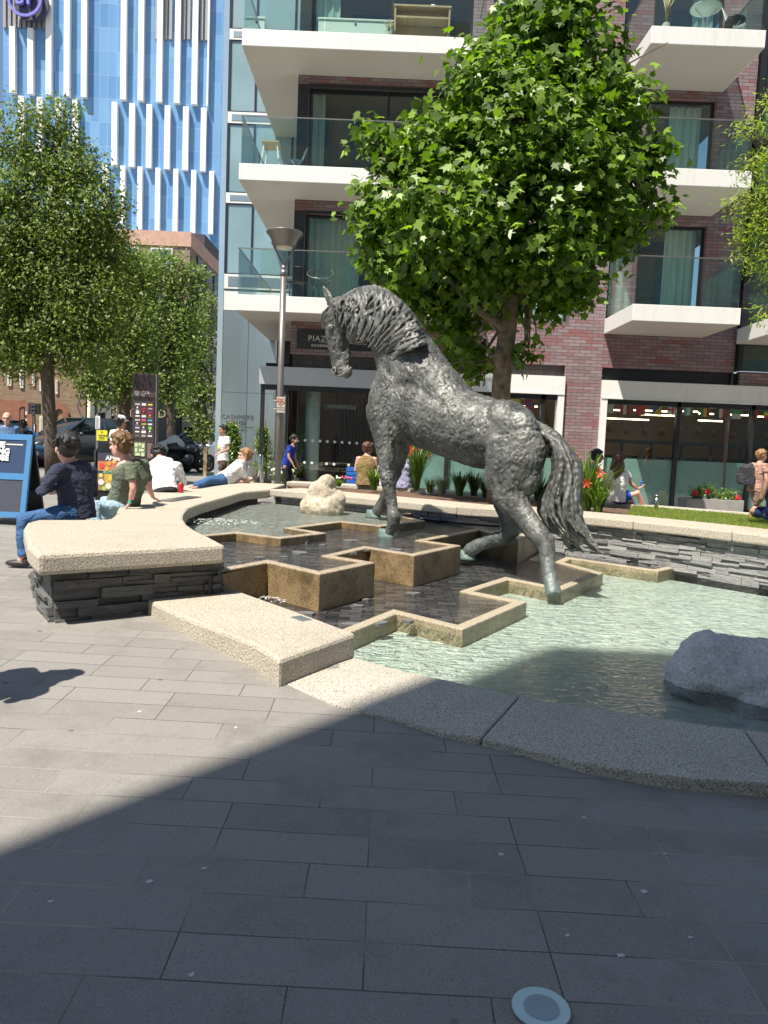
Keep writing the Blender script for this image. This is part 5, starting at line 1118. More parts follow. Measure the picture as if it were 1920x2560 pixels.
# ================================================================ people
def cloth(name,col,rough=.85,var=.12): 
    m,n,b=nm(name); v=coord(n); c=ramp(n,noi(n,v,14,4),[(.3,tuple(x*(1-var) for x in col)),(.7,tuple(min(1,x*(1+var)) for x in col))]); n.links.new(c,b.inputs['Base Color']); b.inputs['Roughness'].default_value=rough; b.inputs['Specular IOR Level'].default_value=.25
    wv=noi(n,coord(n,scale=(1,1,1.6)),11,3,.55,1.2); p=bump(n,b,wv,.9,.035); bump(n,b,noi(n,v,320,1),.25,.002,p); return m
SK={'pale':simple('skin_pale',(.56,.34,.25),.5,0,.08,8),'tan':simple('skin_tan',(.42,.24,.16),.5,0,.08,8),'pink':simple('skin_pink',(.60,.33,.26),.5,0,.08,8),'brown':simple('skin_brown',(.25,.13,.08),.5,0,.08,8)}
def hairmat(name,c):
    m,n,b=nm(name); v=coord(n,scale=(1,1,.25)); f=noi(n,v,60,3,.7,.8); n.links.new(ramp(n,f,[(.3,tuple(x*.5 for x in c)),(.7,tuple(min(1,x*1.7) for x in c))]),b.inputs['Base Color']); b.inputs['Roughness'].default_value=.42; bump(n,b,f,1,.01); return m
HAIR={'black':hairmat('black_hair',(.012,.011,.012)),'brown':hairmat('brown_hair',(.13,.065,.025)),'red':hairmat('auburn_hair',(.075,.025,.014)),'fair':hairmat('fair_hair',(.24,.13,.055))}
shoem=simple('shoe_leather',(.03,.025,.022),.5); 
V3=lambda p: Vector([float(q) for q in p])
def J(px,py,Y): return V3(ony(px,py,Y))
def ring_tube(m,C,up,W,D,n=16):
    "torso-like loft: centres C, half widths W along 'up' (side axis), depths D"
    vs=[];k=len(C)
    for i in range(k):
        d=(C[min(i+1,k-1)]-C[max(i-1,0)]).normalized(); s=up-d*up.dot(d); s.normalize(); f=d.cross(s)
        for j in range(n):
            t=2*math.pi*j/n; ct,st=math.cos(t),math.sin(t); e=.8; vs.append(C[i]+s*W[i]*math.copysign(abs(ct)**e,ct)+f*D[i]*math.copysign(abs(st)**e,st))
    m.add(vs,[(i*n+j,i*n+(j+1)%n,(i+1)*n+(j+1)%n,(i+1)*n+j) for i in range(k-1) for j in range(n)]+[tuple(range(n))[::-1],tuple(range((k-1)*n,k*n))],True)
def hand(m,w,d,pal,s,curl=.3,thumb=1):
    "w wrist, d pointing direction, pal palm normal"
    d=d.normalized(); pal=(pal-d*pal.dot(d)).normalized(); sd=d.cross(pal); 
    rot=Matrix((d,sd,pal)).transposed(); m.ell(w+d*.045*s,(.052*s,.040*s,.017*s),12,8,rot)
    for i,(o,L) in enumerate(((-.030,.066),(-.010,.075),(.010,.070),(.029,.055))):
        b=w+d*.082*s+sd*o*s; c=curl*(1+.15*i); p1=b+(d+pal*c*.4).normalized()*L*.45*s+sd*o*.15*s; p2=p1+(d+pal*c*1.4).normalized()*L*.33*s; p3=p2+(d+pal*c*2.4).normalized()*L*.26*s
        m.tube([b-d*.02*s,b,p1,p2,p3],[.0095*s,.0095*s,.009*s,.008*s,.006*s],7)
    b=w+d*.025*s-sd*.032*s*thumb; p1=b+(d*.6-sd*.75*thumb+pal*.25).normalized()*.035*s; p2=p1+(d*.9-sd*.35*thumb+pal*.3).normalized()*.030*s; m.tube([b+sd*.01*thumb,b,p1,p2],[.013*s,.012*s,.010*s,.007*s],7)
def head(m,c,face,up,s):
    "c centre of the skull; face forward direction"
    f=face.normalized(); u=(up-f*up.dot(f)).normalized(); r=f.cross(u); rot=Matrix((f,r,u)).transposed(); P=lambda a,b,h: c+f*a*s+r*b*s+u*h*s
    m.ell(P(-.012,0,.028),(.098*s,.077*s,.090*s),18,12,rot); m.ell(P(.026,0,-.045),(.066*s,.058*s,.078*s),16,10,rot); m.ell(P(.050,0,-.098),(.030*s,.034*s,.024*s),12,8,rot)
    m.tube([P(.078,0,.030),P(.094,0,-.005),P(.112,0,-.030),P(.092,0,-.042)],[.010*s,.012*s,.017*s,.013*s],8)
    m.ell(P(.082,0,-.068),(.013*s,.026*s,.008*s),10,6,rot); m.ell(P(.080,0,-.080),(.013*s,.022*s,.008*s),10,6,rot); m.ell(P(.080,0,.028),(.016*s,.050*s,.010*s),10,6,rot)
    for sg in (-1,1):
        m.ell(P(-.012,sg*.080,-.022),(.019*s,.010*s,.034*s),10,7,rot); m.ell(P(.066,sg*.040,-.030),(.020*s,.022*s,.018*s),10,7,rot)
    return P,rot
def fig(label,s,hc,face,neck,chest,pelvis,side,arms,legs,skin,shirt,trous,hair,sleeve=.55,leglen=1.0,up=Vector((0,0,1)),cat='person',bulk=1.0,shirtdrop=.10,fine=True,hairkind='short',shoes=True,hem=0,extra=None,origin=None,vox=None,bareshoulder=False,hs=1.1):
    side=side.normalized(); vox=vox or .0095*s
    base=origin if origin is not None else Vector((pelvis.x,pelvis.y,min([p.z for L in legs for p in L]+[pelvis.z])))
    T=thing('person',base,label,cat)
    b=M(); P,rot=head(b,hc,face,up,s*hs); b.tube([neck-(hc-neck).normalized()*.03,neck,(neck+hc)/2-P(0,0,0)*0+Vector((0,0,0)),hc-(hc-neck).normalized()*.02],[.075*s,.062*s,.055*s,.055*s],14)
    waist=pelvis*.55+chest*.45; up2=chest*.35+neck*.65
    C=[pelvis-(chest-pelvis).normalized()*.09*s,pelvis,waist,chest,up2,neck]; W=[.10,.150,.130,.165,.150,.07]; D=[.09,.105,.092,.105,.085,.06]
    ring_tube(b,C,side,[w*s*bulk for w in W],[d*s*bulk for d in D])
    for i,(sh,el,wr,hd) in enumerate(arms):
        b.tube([sh*.8+up2*.2,sh,sh*.5+el*.5,el,el*.55+wr*.45,wr],[.050*s,.053*s,.044*s,.038*s,.037*s,.024*s],12)
        d=(hd-wr); hand(b,wr,d,Vector((0,0,-1)) if abs(d.normalized().z)<.8 else face*1.0,s*1.0,.35,1 if i==0 else -1)
    for i,L in enumerate(legs):
        hp_,kn,an,to=L; b.tube([hp_,hp_*.6+kn*.4,kn,kn*.6+an*.4,an],[.085*s,.078*s,.053*s,.052*s,.034*s],12); b.tube([an,an*.4+to*.6,to],[.034*s,.030*s,.022*s],10)
    R=remesh(b,vox,1); obj('body',R,SK[skin],T)
    # shirt
    fold=lambda p,q: mnoise.noise(Vector((p.x*9,p.y*9,p.z*13)))*.011*s+mnoise.noise(Vector((p.x*22,p.y*22,p.z*30)))*.004*s
    if shirt is not None:
        m=M(); lo=pelvis-(chest-pelvis).normalized()*shirtdrop*s
        ring_tube(m,[lo,pelvis,waist,chest,up2,neck*.8+up2*.2+(neck-up2)*.0],side,[w*s*bulk for w in (.178,.172,.160,.190,.172 if not bareshoulder else .14,.085)],[d*s*bulk for d in (.135,.130,.122,.130,.110,.085)])
        if sleeve>0:
            for sh,el,wr,hd in arms:
                if sleeve<=1: e=sh*(1-sleeve)+el*sleeve; m.tube([up2*.5+sh*.5,sh,e],[.075*s,.074*s,.066*s*bulk],12)
                else: m.tube([up2*.5+sh*.5,sh,sh*.45+el*.55,el,el*.5+wr*.5,wr-(wr-el).normalized()*.01],[.075*s,.074*s,.062*s,.056*s,.050*s,.038*s],12)
        obj('shirt',remesh(m,vox*1.15,3,fold),shirt,T)
    if trous is not None:
        m=M(); ring_tube(m,[pelvis-(chest-pelvis).normalized()*.10*s,pelvis,pelvis*.7+waist*.3],side,[.165*s*bulk,.165*s*bulk,.152*s*bulk],[.13*s*bulk,.122*s*bulk,.11*s*bulk])
        for hp_,kn,an,to in legs:
            if leglen<=1 and leglen<.9: e=hp_*(1-leglen)+kn*leglen; m.tube([pelvis*.4+hp_*.6,hp_*.7+kn*.3,e],[.105*s*bulk,.100*s*bulk,.095*s],12)
            else: m.tube([pelvis*.4+hp_*.6,hp_*.55+kn*.45,kn,kn*.5+an*.5,an+Vector((0,0,.015))],[.108*s*bulk,.094*s*bulk,.074*s,.065*s,.058*s],12)
        obj('trousers' if leglen>=.9 else 'shorts',remesh(m,vox*1.15,2,fold),trous,T)
    if shoes:
        for hp_,kn,an,to in legs:
            m=M(); d=(to-an); d.z=0; d=d.normalized() if d.length>1e-4 else Vector((0,-1,0)); hz=Vector((an.x,an.y,min(to.z,an.z-.05*s))); sd=Vector((-d.y,d.x,0)); rt=Matrix((d,sd,Vector((0,0,1)))).transposed()
            m.ell(hz+d*.055*s+Vector((0,0,.0)),(.135*s,.047*s,.038*s),14,8,rt); m.ell(hz-d*.02*s+Vector((0,0,.02*s)),(.05*s,.042*s,.055*s),12,8,rt); 
            m.v=[(x,y,max(z,hz.z-.034*s)) for x,y,z in m.v]; obj('shoe',m,shoem if shoes is True else shoes,T)
    # hair
    if hair:
        m=M(); f=Vector((rot[0][0],rot[1][0],rot[2][0])); 
        if hairkind!='bald':
            s=s*hs; m.ell(P(-.024,0,.040),(.104*s,.087*s,.095*s),18,12,rot); m.ell(P(-.048,0,-.012),(.072*s,.081*s,.078*s),16,10,rot)
            m.ell(P(.040,0,.088),(.052*s,.066*s,.030*s),14,8,rot); rr=random.Random(hash(label)%999 if False else len(label))
            for k in range(90):
                a=rr.uniform(-3.14,3.14); h0=rr.uniform(-.35,1); fr_=math.cos(a)<-.3
                if fr_: h0=rr.uniform(.55,1)
                rr_=math.sqrt(max(0.05,1-max(0,h0)**2)); q=P(-.022-.098*math.cos(a)*rr_,.083*math.sin(a)*rr_,.040+.090*h0); cd_=rot@Vector((-math.cos(a)*.5,math.sin(a)*.5,-.9)); e=q+(cd_+Vector((rr.uniform(-1,1),rr.uniform(-1,1),rr.uniform(-.3,.3)))*.6)*.034*s; m.tube([q-cd_*.012*s,(q+e)/2+Vector(rot@Vector((-math.cos(a),math.sin(a),.3)))*.006*s,e],[.012*s,.012*s,.003*s],6)
            if hairkind=='long':
                for k in range(46):
                    a=rr.uniform(-1.3,1.3); q=P(-.03-.06*math.cos(a),.062*math.sin(a),rr.uniform(-.02,.08)); L=rr.uniform(.24,.38)*s; out=(rot@Vector((-math.cos(a)*.055-.02,math.sin(a)*.05,0)))*s
                    pts=[q+out*min(1,t*2.2)+Vector((0,0,-L*t))+Vector((math.sin(t*9+k),math.cos(t*8+k*2),0))*.010*s*t for t in np.linspace(0,1,7)]; m.tube(pts,[.022*s,.026*s,.026*s,.024*s,.020*s,.014*s,.006*s],7)
            if hairkind=='bun': m.ball(P(-.11,0,.05),.045*s)
            hm=remesh(m,vox*.85,1); 
            # keep the face clear
            cc=P(.035,0,-.03); 
            obj('hair',hm,HAIR[hair],T)
    # eyes
    ey=M(); 
    for sg in (-1,1): ey.ell(P(.082,sg*.031,.004),(.008*s,.013*s,.008*s),10,6,rot)
    obj('eyes',ey,MT['dark'],T)
    return T,P,rot
Z3=Vector((0,0,1))
def seated(label,s,px,legs,**k): pass
navy=cloth('navy_sweater',(.035,.04,.07)); jeans=cloth('blue_jeans',(.05,.12,.26)); lj=cloth('pale_jeans',(.33,.47,.56)); olive=cloth('green_tshirt',(.13,.15,.105)); white=cloth('white_cotton',(.72,.72,.74)); blackt=cloth('black_trousers',(.02,.02,.023)); dblue=cloth('blue_polo',(.02,.045,.30)); grblue=cloth('slate_blue_polo',(.10,.17,.30)); brownsh=cloth('brown_shorts',(.10,.06,.05)); khaki=cloth('olive_vest',(.22,.16,.065)); maroon=cloth('maroon_trousers',(.16,.05,.05)); lilac=cloth('lilac_shirt',(.33,.34,.48)); royal=cloth('royal_shorts',(.03,.09,.45)); lblue=cloth('pale_blue_top',(.36,.43,.58)); beige=cloth('pink_beige_shirt',(.42,.25,.19)); tauped=cloth('taupe_trousers',(.20,.14,.11)); navyd=cloth('navy_dress',(.02,.035,.13))
# 1 man in the navy sweater, seated on the near end of the bench
y=7.75
t1_=fig('dark-haired man in navy sweater and jeans sitting at the near end of the bench',.98,J(165,1118,y),Vector((-.62,.75,-.12)),J(174,1152,y+.02),J(186,1196,y+.04),J(192,1272,y+.05),Vector((.8,.6,0)),
 [(J(143,1176,7.58),J(104,1228,7.42),J(140,1213,7.72),J(128,1236,7.75)),(J(226,1178,8.0),J(233,1232,8.1),J(205,1258,8.3),J(190,1262,8.4))],
 [(J(172,1290,7.68),J(55,1300,7.35),J(60,1395,7.32),J(42,1408,7.32)),(J(205,1285,7.95),J(95,1290,7.95),J(90,1372,8.0),J(76,1388,8.0))],'pink',navy,jeans,'black',sleeve=2,bulk=1.1,hs=1.27)
# 2 man in the green T-shirt leaning back on his hands
t2_=fig('man in green T-shirt and pale jeans leaning back on both hands on the bench',.98,J(301,1112,9.0),Vector((-.93,.3,-.05)),J(314,1150,9.02),J(328,1192,9.04),J(306,1264,9.1),Vector((.72,.69,0)),
 [(J(326,1168,8.78),J(333,1222,8.72),J(326,1256,8.75),J(317,1267,8.74)),(J(358,1160,9.3),J(372,1218,9.55),J(382,1243,9.8),J(396,1250,9.85))],
 [(J(292,1280,8.95),J(238,1262,8.75),J(244,1330,8.7),J(230,1340,8.7)),(J(312,1272,9.25),J(262,1252,9.35),J(262,1318,9.4),J(248,1326,9.4))],'pink',olive,lj,'brown',sleeve=.62,bulk=1.18,shirtdrop=.13,hs=1.27)
m=M(); w=J(327,1254,8.75); m.tube([w+Z3*.012,w-Z3*.012],[.036,.036],14); o=obj('watch_strap',m,MT['dark'],t2_[0]); m=M(); m.disc_y((w.x-.004,w.y-.042,w.z),.019,.008,16); obj('watch_face',m,simple('green_dial',(.05,.45,.38),.3),t2_[0])
# 3 man in white bent forward
t3_=fig('man in tight white top hunched forward with his back to us',.98,J(396,1137,12.3),Vector((-.15,.8,-.75)),J(401,1150,12.1),J(408,1176,11.9),J(413,1226,11.7),Vector((1,.1,0)),
 [(J(377,1162,11.85),J(369,1208,11.95),J(378,1215,12.25),J(385,1222,12.4)),(J(446,1165,11.85),J(459,1205,11.95),J(446,1222,12.2),J(438,1226,12.4))],
 [(J(398,1238,11.75),J(385,1236,12.3),J(385,1292,12.4),J(385,1296,12.6)),(J(428,1238,11.75),J(436,1236,12.3),J(436,1292,12.4),J(438,1296,12.6))],'pink',white,blackt,'black',sleeve=2,bulk=1.16,shirtdrop=.03,hs=1.2)
def stand(label,px,ptop,Y,face,skin,shirt,trous,hair,lean=0,step=.16,hk='short',sleeve=.55,leglen=1.,armpose='down',s=None,bulk=1.0,**k):
    top=J(px,ptop,Y); g=gz(top.x,Y); Hh=top.z-g; s=s or Hh/1.75; f=Vector((face[0],face[1],0)).normalized(); sd=Vector((f.y,-f.x,0)); x,y=top.x,Y
    pt=lambda a,b,h: Vector((x,y,g))+f*a*s+sd*b*s+Z3*h*(Hh/1.75)
    pel=pt(-lean,0,.93); ch=pt(-lean*.45,0,1.27); nk=pt(-.02,0,1.47); hc=pt(.02,0,1.635)
    if armpose=='down': arms=[(pt(-.02-lean*.2,-.19,1.42),pt(-.06,-.24,1.13),pt(.06,-.24,.90),pt(.10,-.24,.80)),(pt(-.02-lean*.2,.19,1.42),pt(-.04,.25,1.13),pt(.10,.23,.92),pt(.15,.22,.83))]
    elif armpose=='reach': arms=[(pt(-.02,-.19,1.42),pt(-.02,-.24,1.15),pt(.22,-.26,1.05),pt(.31,-.26,1.02)),(pt(-.02,.19,1.42),pt(-.10,.25,1.15),pt(.02,.26,.92),pt(.05,.26,.83))]
    else: arms=[(pt(-.02,-.19,1.42),pt(-.02,-.24,1.15),pt(.16,-.10,1.12),pt(.22,-.03,1.15)),(pt(-.02,.19,1.42),pt(-.02,.24,1.15),pt(.16,.10,1.12),pt(.22,.03,1.15))]
    lg=[(pt(-lean,-.09,.90),pt(step*.6-lean*.6,-.09,.50),pt(step*.9-lean*.4,-.09,.09),pt(step*.9+.15-lean*.4,-.09,.035)),(pt(-lean,.09,.90),pt(-step*.2-lean*.6,.09,.50),pt(-step*1.1-lean*.4,.09,.09),pt(-step*1.1+.15-lean*.4,.09,.035))]
    return fig(label,s,hc,Vector((f.x,f.y,-.08)),nk,ch,pel,sd,arms,lg,skin,shirt,trous,hair,sleeve=sleeve,leglen=leglen,hairkind=hk,bulk=bulk,origin=Vector((x,y,g)),**k)
t4_=stand('man in white cap and white polo shirt with his back turned',300,1042,15,(.55,.85),'tan',white,blackt,'black',bulk=1.2,hs=1.2)
P4,r4=t4_[1],t4_[2]; m=M(); m.ell(P4(-.01,0,.058),(.118,.105,.088),18,10,r4); f4=Vector((r4[0][0],r4[1][0],r4[2][0])); s4=f4.cross(Vector((0,0,1))); c4=P4(.105,0,.045); m.ell(c4,(.062,.062,.010),14,6,r4); obj('cap',m,simple('white_cap',(.78,.78,.78),.8,0,.03),t4_[0])
t5_=stand('bald man in a slate blue polo shirt behind the blue pavement board',18,1034,15.6,(.25,-.95),'pink',grblue,jeans,None,bulk=1.2,step=.05,hs=1.22)
P5=t5_[1]; m=M()
for a,b in ((.098,-.05),(.098,.05)): m.ell(P5(.098,b*.66,.006),(.007,.022,.015),10,6,t5_[2])
m.tube([P5(.10,-.012,.008),P5(.104,0,.010),P5(.10,.012,.008)],.003,5); obj('sunglasses',m,MT['dark'],t5_[0])
t5b=stand('dark-haired person half hidden just right of the bald man',58,1052,17.2,(-.2,.9),'brown',blackt,blackt,'black',armpose='front')
t6_=stand('man in white T-shirt and brown shorts walking past the clipped shrubs',560,1064,17.5,(-.75,-.6),'tan',white,brownsh,'black',armpose='reach',leglen=.75,step=.22)
P6=t6_[1]; m=M(); m.ell(P6(.13,0,-.42),(.035,.06,.07),12,8,t6_[2]); obj('shirt_print',m,simple('yellow_print',(.65,.5,.12),.8,0,.3,30),t6_[0])
for a in ():
    pass
t8_=stand('bearded man in a royal blue polo shirt leaning by the lobby door',735,1089,17.6,(.95,-.25),'tan',dblue,blackt,'black',lean=.22,step=.1)
P8=t8_[1]; m=M(); m.ell(P8(.052,0,-.085),(.040,.048,.038),14,8,t8_[2]); obj('beard',m,HAIR['black'],t8_[0])
# 7 reclining youth
t7_=fig('youth in white T-shirt and jeans reclining on the far end of the bench',.98,J(613,1139,15.35),Vector((-.85,-.2,-.05)),J(608,1160,15.3),J(594,1176,15.05),J(560,1200,14.45),Vector((.25,.95,0)),
 [(J(598,1172,14.8),J(621,1203,15.0),J(590,1206,14.75),J(573,1208,14.6)),(J(625,1168,15.5),J(638,1200,15.7),J(632,1200,15.5),J(620,1203,15.4))],
 [(J(556,1205,14.35),J(520,1204,13.5),J(490,1220,12.75),J(478,1222,12.6)),(J(562,1200,14.6),J(524,1200,13.8),J(488,1215,13.0),J(476,1218,12.9))],'pink',white,jeans,'fair',sleeve=.6,vox=.0105,hs=1.22)
# 9-12 people on the back ledge
def sitting(label,px,ptop,Y,face,skin,shirt,trous,hair,zs,hk='short',sleeve=.55,leglen=1.,s=.95,lean=.05,bulk=1.0,arms=None,legs=None,bareshoulder=False,shoes=True,**k):
    top=J(px,ptop,Y); f=Vector((face[0],face[1],0)).normalized(); sd=Vector((f.y,-f.x,0)); o=Vector((top.x,Y,zs)); Hh=(top.z-zs)/.90
    pt=lambda a,b,h: o+f*a*s+sd*b*s+Z3*h*Hh
    pel=pt(-lean,0,.10); ch=pt(-lean*.3,0,.44); nk=pt(0.02,0,.64); hc=pt(.06,0,.79)
    arms=arms or [(pt(.0,-.18,.58),pt(.02,-.23,.32),pt(.24,-.16,.22),pt(.33,-.12,.20)),(pt(.0,.18,.58),pt(.02,.23,.32),pt(.24,.16,.22),pt(.33,.12,.20))]
    legs=legs or [(pt(.02,-.09,.08),pt(.42,-.11,.09),pt(.45,-.11,-.36),pt(.58,-.11,-.40)),(pt(.02,.09,.08),pt(.42,.11,.09),pt(.45,.11,-.36),pt(.58,.11,-.40))]
    return fig(label,s,hc,Vector((f.x,f.y,-.1)),nk,ch,pel,sd,arms,legs,skin,shirt,trous,hair,sleeve=sleeve,leglen=leglen,hairkind=hk,bulk=bulk,origin=o,bareshoulder=bareshoulder,shoes=shoes,**k),pt
ZS=ZR+.01
t9_,_=sitting('woman in sleeveless olive vest and maroon trousers seated behind the horse foreleg',918,1108,15.55,(.1,1),'pink',khaki,maroon,'red',ZS,sleeve=0,bulk=1.18,bareshoulder=True)
t10,_=sitting('person in lilac and navy shirt seated facing away behind the horse far foreleg',1012,1118,15.3,(.3,.95),'tan',lilac,blackt,'black',ZS,bulk=1.1,lean=.0)
t11,_=sitting('woman in dark sunglasses and pale blue top seated just right of the horse tail',1487,1126,14.4,(.9,-.15),'tan',lblue,tauped,'black',ZS,hk='bun')
P=t11[1]; m=M(); m.ell(P(.090,0,.008),(.016,.062,.017),14,6,t11[2]); obj('sunglasses',m,MT['dark'],t11[0])
y=13.1
t12=fig('woman with long wavy auburn hair in white top and bright blue shorts on the ledge',.93,J(1548,1150,y),Vector((.55,.8,-.15)),J(1547,1176,y-.03),J(1545,1196,y-.05),J(1541,1240,y-.05),Vector((.85,-.5,0)),
 [(J(1524,1184,y-.1),J(1518,1215,y-.1),J(1535,1232,y+.1),J(1545,1236,y+.15)),(J(1566,1182,y+.05),J(1580,1212,y),J(1597,1222,y-.05),J(1604,1216,y-.05))],
 [(J(1535,1246,y-.05),J(1578,1252,y+.15),J(1590,1300,y+.3),J(1600,1305,y+.3)),(J(1552,1244,y-.02),J(1595,1232,y-.1),J(1612,1276,y-.0),J(1622,1282,y-.0))],'pink',white,royal,'red',sleeve=.5,leglen=.6,hairkind='long',shoes=False)
m=M(); h=J(1603,1211,y-.06); m.tube([h-Z3*.04,h+Z3*.03],[.012,.012],8); m.ball(h+Z3*.04,.022); obj('blue_phone_holder' if False else 'drink_spoon',m,simple('blue_plastic',(.04,.12,.5),.4),t12[0])
t13=stand('man with grey backpack and pinkish shirt walking right past the planter',1904,1126,16.2,(.9,.25),'pink',beige,tauped,'fair',leglen=.75,step=.3,lean=.08)
m=M(); c=J(1868,1188,16.1); rt=Matrix.Rotation(.15,3,'Y'); m.box(c.x-.13,c.x+.10,c.y-.14,c.y+.14,c.z-.20,c.z+.17); m.ell(c+Vector((0,0,.16)),(.12,.14,.08),14,8); m.box(c.x-.19,c.x-.12,c.y-.10,c.y+.10,c.z-.17,c.z+.02); m.tube([c+Vector((0,-.1,.22)),c+Vector((.0,-.1,.28)),c+Vector((.06,-.1,.22))],.012,6); bk=obj('backpack',remesh(m,.012,1,lambda p,q:mnoise.noise(p*14)*.01),cloth('backpack_cloth',(.05,.05,.06))); setp(bk,'dark grey backpack worn by the man at the far right','bag')
t14,_=sitting('woman in a strappy navy dress seated on the lawn edge at the far right',1952,1150,11.0,(-.1,1),'tan',navyd,navyd,'brown',ZR-.0,sleeve=0,s=.98,bulk=1.05,bareshoulder=True,leglen=.6,shirtdrop=.12,hk='bun')
stand('distant pedestrian in a pale top near the cream archway',436,1088,34,(.3,-.9),'pink',beige,blackt,'brown',vox=.02); stand('distant pedestrian in dark clothes near the cream archway',452,1097,34.5,(-.3,-.9),'tan',blackt,blackt,'black',vox=.02)
# somebody just out of the picture whose shadow falls on the paving
sp=Vector((-2.42,3.62,gz(-2.4,3.6)))
_J=J
def J(px,py,Y): return sp+Z3*1.74
stand('person just outside the left edge, seen only by their shadow',0,0,sp.y,(.8,.5),'tan',navy,jeans,'brown',armpose='front',vox=.015)
J=_J
# ================================================================ street furniture and small things
# ---- street lamp
def lampw(px,py): return V3(ony(px,py,LY))
LY=16.6
lb=J(693,1190,LY); lz=gz(lb.x,LY); lx=J(700,1000,LY).x
T=thing('street_lamp',(lx,LY,lz),'grey-brown street lamp with an upturned round head on a Y-shaped fork','street lamp')
z=lambda py: J(700,py,LY).z
m=M(); m.tube([(lx,LY,lz),(lx,LY,z(1000)),(lx,LY,z(675))],[.070,.068,.064],16); m.tube([(lx,LY,z(690)),(lx,LY,z(675))],[.072,.072],16); m.tube([(lx,LY,z(676)),(lx,LY,z(664))],[.052,.05],16); obj('pole',m,MT['lampm'],T)
m=M()
for s in (-1,1): m.tube([(lx,LY,z(672)),(lx+s*.025,LY,z(660)),(lx+s*.12,LY,z(640)),(lx+s*.27,LY,z(605))],[.05,.032,.024,.022],8)
obj('fork',m,MT['lampm'],T)
m=M(); zt=z(582); m.lathe((lx,LY,0),[(.20,zt-.30),(.235,zt-.27),(.30,zt-.12),(.385,zt-.015),(.395,zt),(.385,zt+.012),(.30,zt+.02),(.0,zt+.03)],32); h=obj('lamp_head',m,MT['lampm'],T)
m=M(); m.lathe((lx,LY,0),[(.0,zt-.33),(.12,zt-.325),(.18,zt-.305),(.19,zt-.29)],24); obj('lens',m,simple('lamp_lens',(.62,.56,.42),.3),h)
m=M(); zz=z(865); m.box(lx-.13,lx-.09,LY-.04,LY+.04,zz-.25,zz+.12); m.box(lx-.14,lx-.09,LY-.05,LY+.03,z(1005),z(980)); obj('access_box',m,MT['grey'],T)
# sign strapped to the pole
sg=thing('cycling_sign',(lx+.2,LY-.12,z(1035)),'small pale plate with two red ring symbols strapped to the lamp pole','sign')
sx0,sz0=J(693,1033,LY).x,J(703,1032,LY).z; sx1,sz1=J(715,993,LY).x,J(703,993,LY).z
m=M(); m.box(sx0,sx1,LY-.135,LY-.12,sz0,sz1); m.box(lx-.12,sx1-.1,LY-.118,LY-.09,sz0+.07,sz0+.09); m.box(lx-.12,sx1-.1,LY-.118,LY-.09,sz1-.09,sz1-.07); obj('plate',m,simple('plate_beige',(.50,.46,.40),.5,0,.05),sg)
rd=flat('sign_red',(.45,.05,.04)); sw=sx1-sx0; bl=flat('sign_black',(.03,.03,.03))
for k in (0,1):
    c=(sx0+sw*(.28+.45*k),LY-.138,sz1-.095); m=M(); 
    for q in range(20): a,b=q*.314,(q+1)*.314; m.bar((c[0]+.045*math.cos(a),c[1],c[2]+.06*math.sin(a)),(c[0]+.045*math.cos(b),c[1],c[2]+.06*math.sin(b)),.010,.006,up=(0,1,0))
    m.bar((c[0]-.03,c[1]-.001,c[2]+.04),(c[0]+.03,c[1]-.001,c[2]-.04),.009,.005,up=(0,1,0)); obj('symbol',m,rd,sg)
    m=M(); 
    for s in (-1,1): m.disc_y((c[0]+s*.015,c[1]+.001,c[2]-.015),.013,.002,10)
    m.bar((c[0]-.015,c[1]+.001,c[2]-.01),(c[0]+.012,c[1]+.001,c[2]+.018),.006,.002,up=(0,1,0)); obj('symbol',m,bl,sg)
for i,t in enumerate(('NO','MOTORCYCLES','OR CYCLING')): text(t,.042,((sx0+sx1)/2,LY-.1375,sz1-.20-i*.048),bl,sg,align='CENTER',ext=.001,spc=.9)
# ---- directory totem
TY2=17.0; a=J(333,933,TY2); b=J(390,936,TY2); g_=gz(a.x,TY2); x0,x1=a.x,b.x+.0; zt=a.z
tm=simple('totem_metal',(.085,.062,.062),.42,.4,.06); T=thing('directory_sign',((x0+x1)/2,TY2+.1,g_),'tall dark maroon directory totem with a ribbed top and a grid of small shop logos','sign')
m=M(); m.box(x0,x1,TY2,TY2+.14,g_,zt); obj('body',m,tm,T); m=M(); m.box(x1+.002,x1+.022,TY2-.01,TY2+.16,g_,zt); obj('side_panel',m,simple('totem_side',(.20,.19,.19),.4,.4),T)
m=M(); wz=lambda py:J(360,py,TY2).z; wx=x1-x0
for k in range(24): xx=x0+.015+k*(wx-.03)/23.; m.box(xx-.004,xx+.004,TY2-.014,TY2-.001,wz(977),zt-.02); m.box(xx-.004,xx+.004,TY2-.014,TY2-.001,wz(1000),wz(991))
obj('ribbing',m,tm,T)
pl=flat('pale_print',(.62,.58,.56)); text('GOODMANS FIELDS',.035,(x0+.04,TY2-.008,wz(980)),flat('rose_print',(.5,.25,.25)),T,ext=.001); text('PIAZZA',.085,(x0+.04,TY2-.008,wz(985)),pl,T,ext=.001,spc=1.2); text('WALK',.075,(x0+.04,TY2-.008,wz(990.5)),pl,T,ext=.001,spc=1.2)
bxm=flat('board_black',(.035,.022,.026)); m=M(); zb0,zb1=wz(1150),wz(1003); m.box(x0+.03,x1-.02,TY2-.02,TY2-.003,zb0,zb1); bd=obj('logo_board',m,bxm,T)
ln=M(); 
for k in range(4): xx=x0+.045+k*(wx-.085)/3; ln.box(xx-.0015,xx+.0015,TY2-.024,TY2-.021,wz(1104),zb1-.02)
for k in range(11): zz=zb1-.03-(zb1-.03-wz(1104))*k/10; ln.box(x0+.045,x1-.04,TY2-.0275,TY2-.0245,zz-.0015,zz+.0015)
obj('grid_line',ln,flat('grid_rose',(.30,.16,.17)),bd)
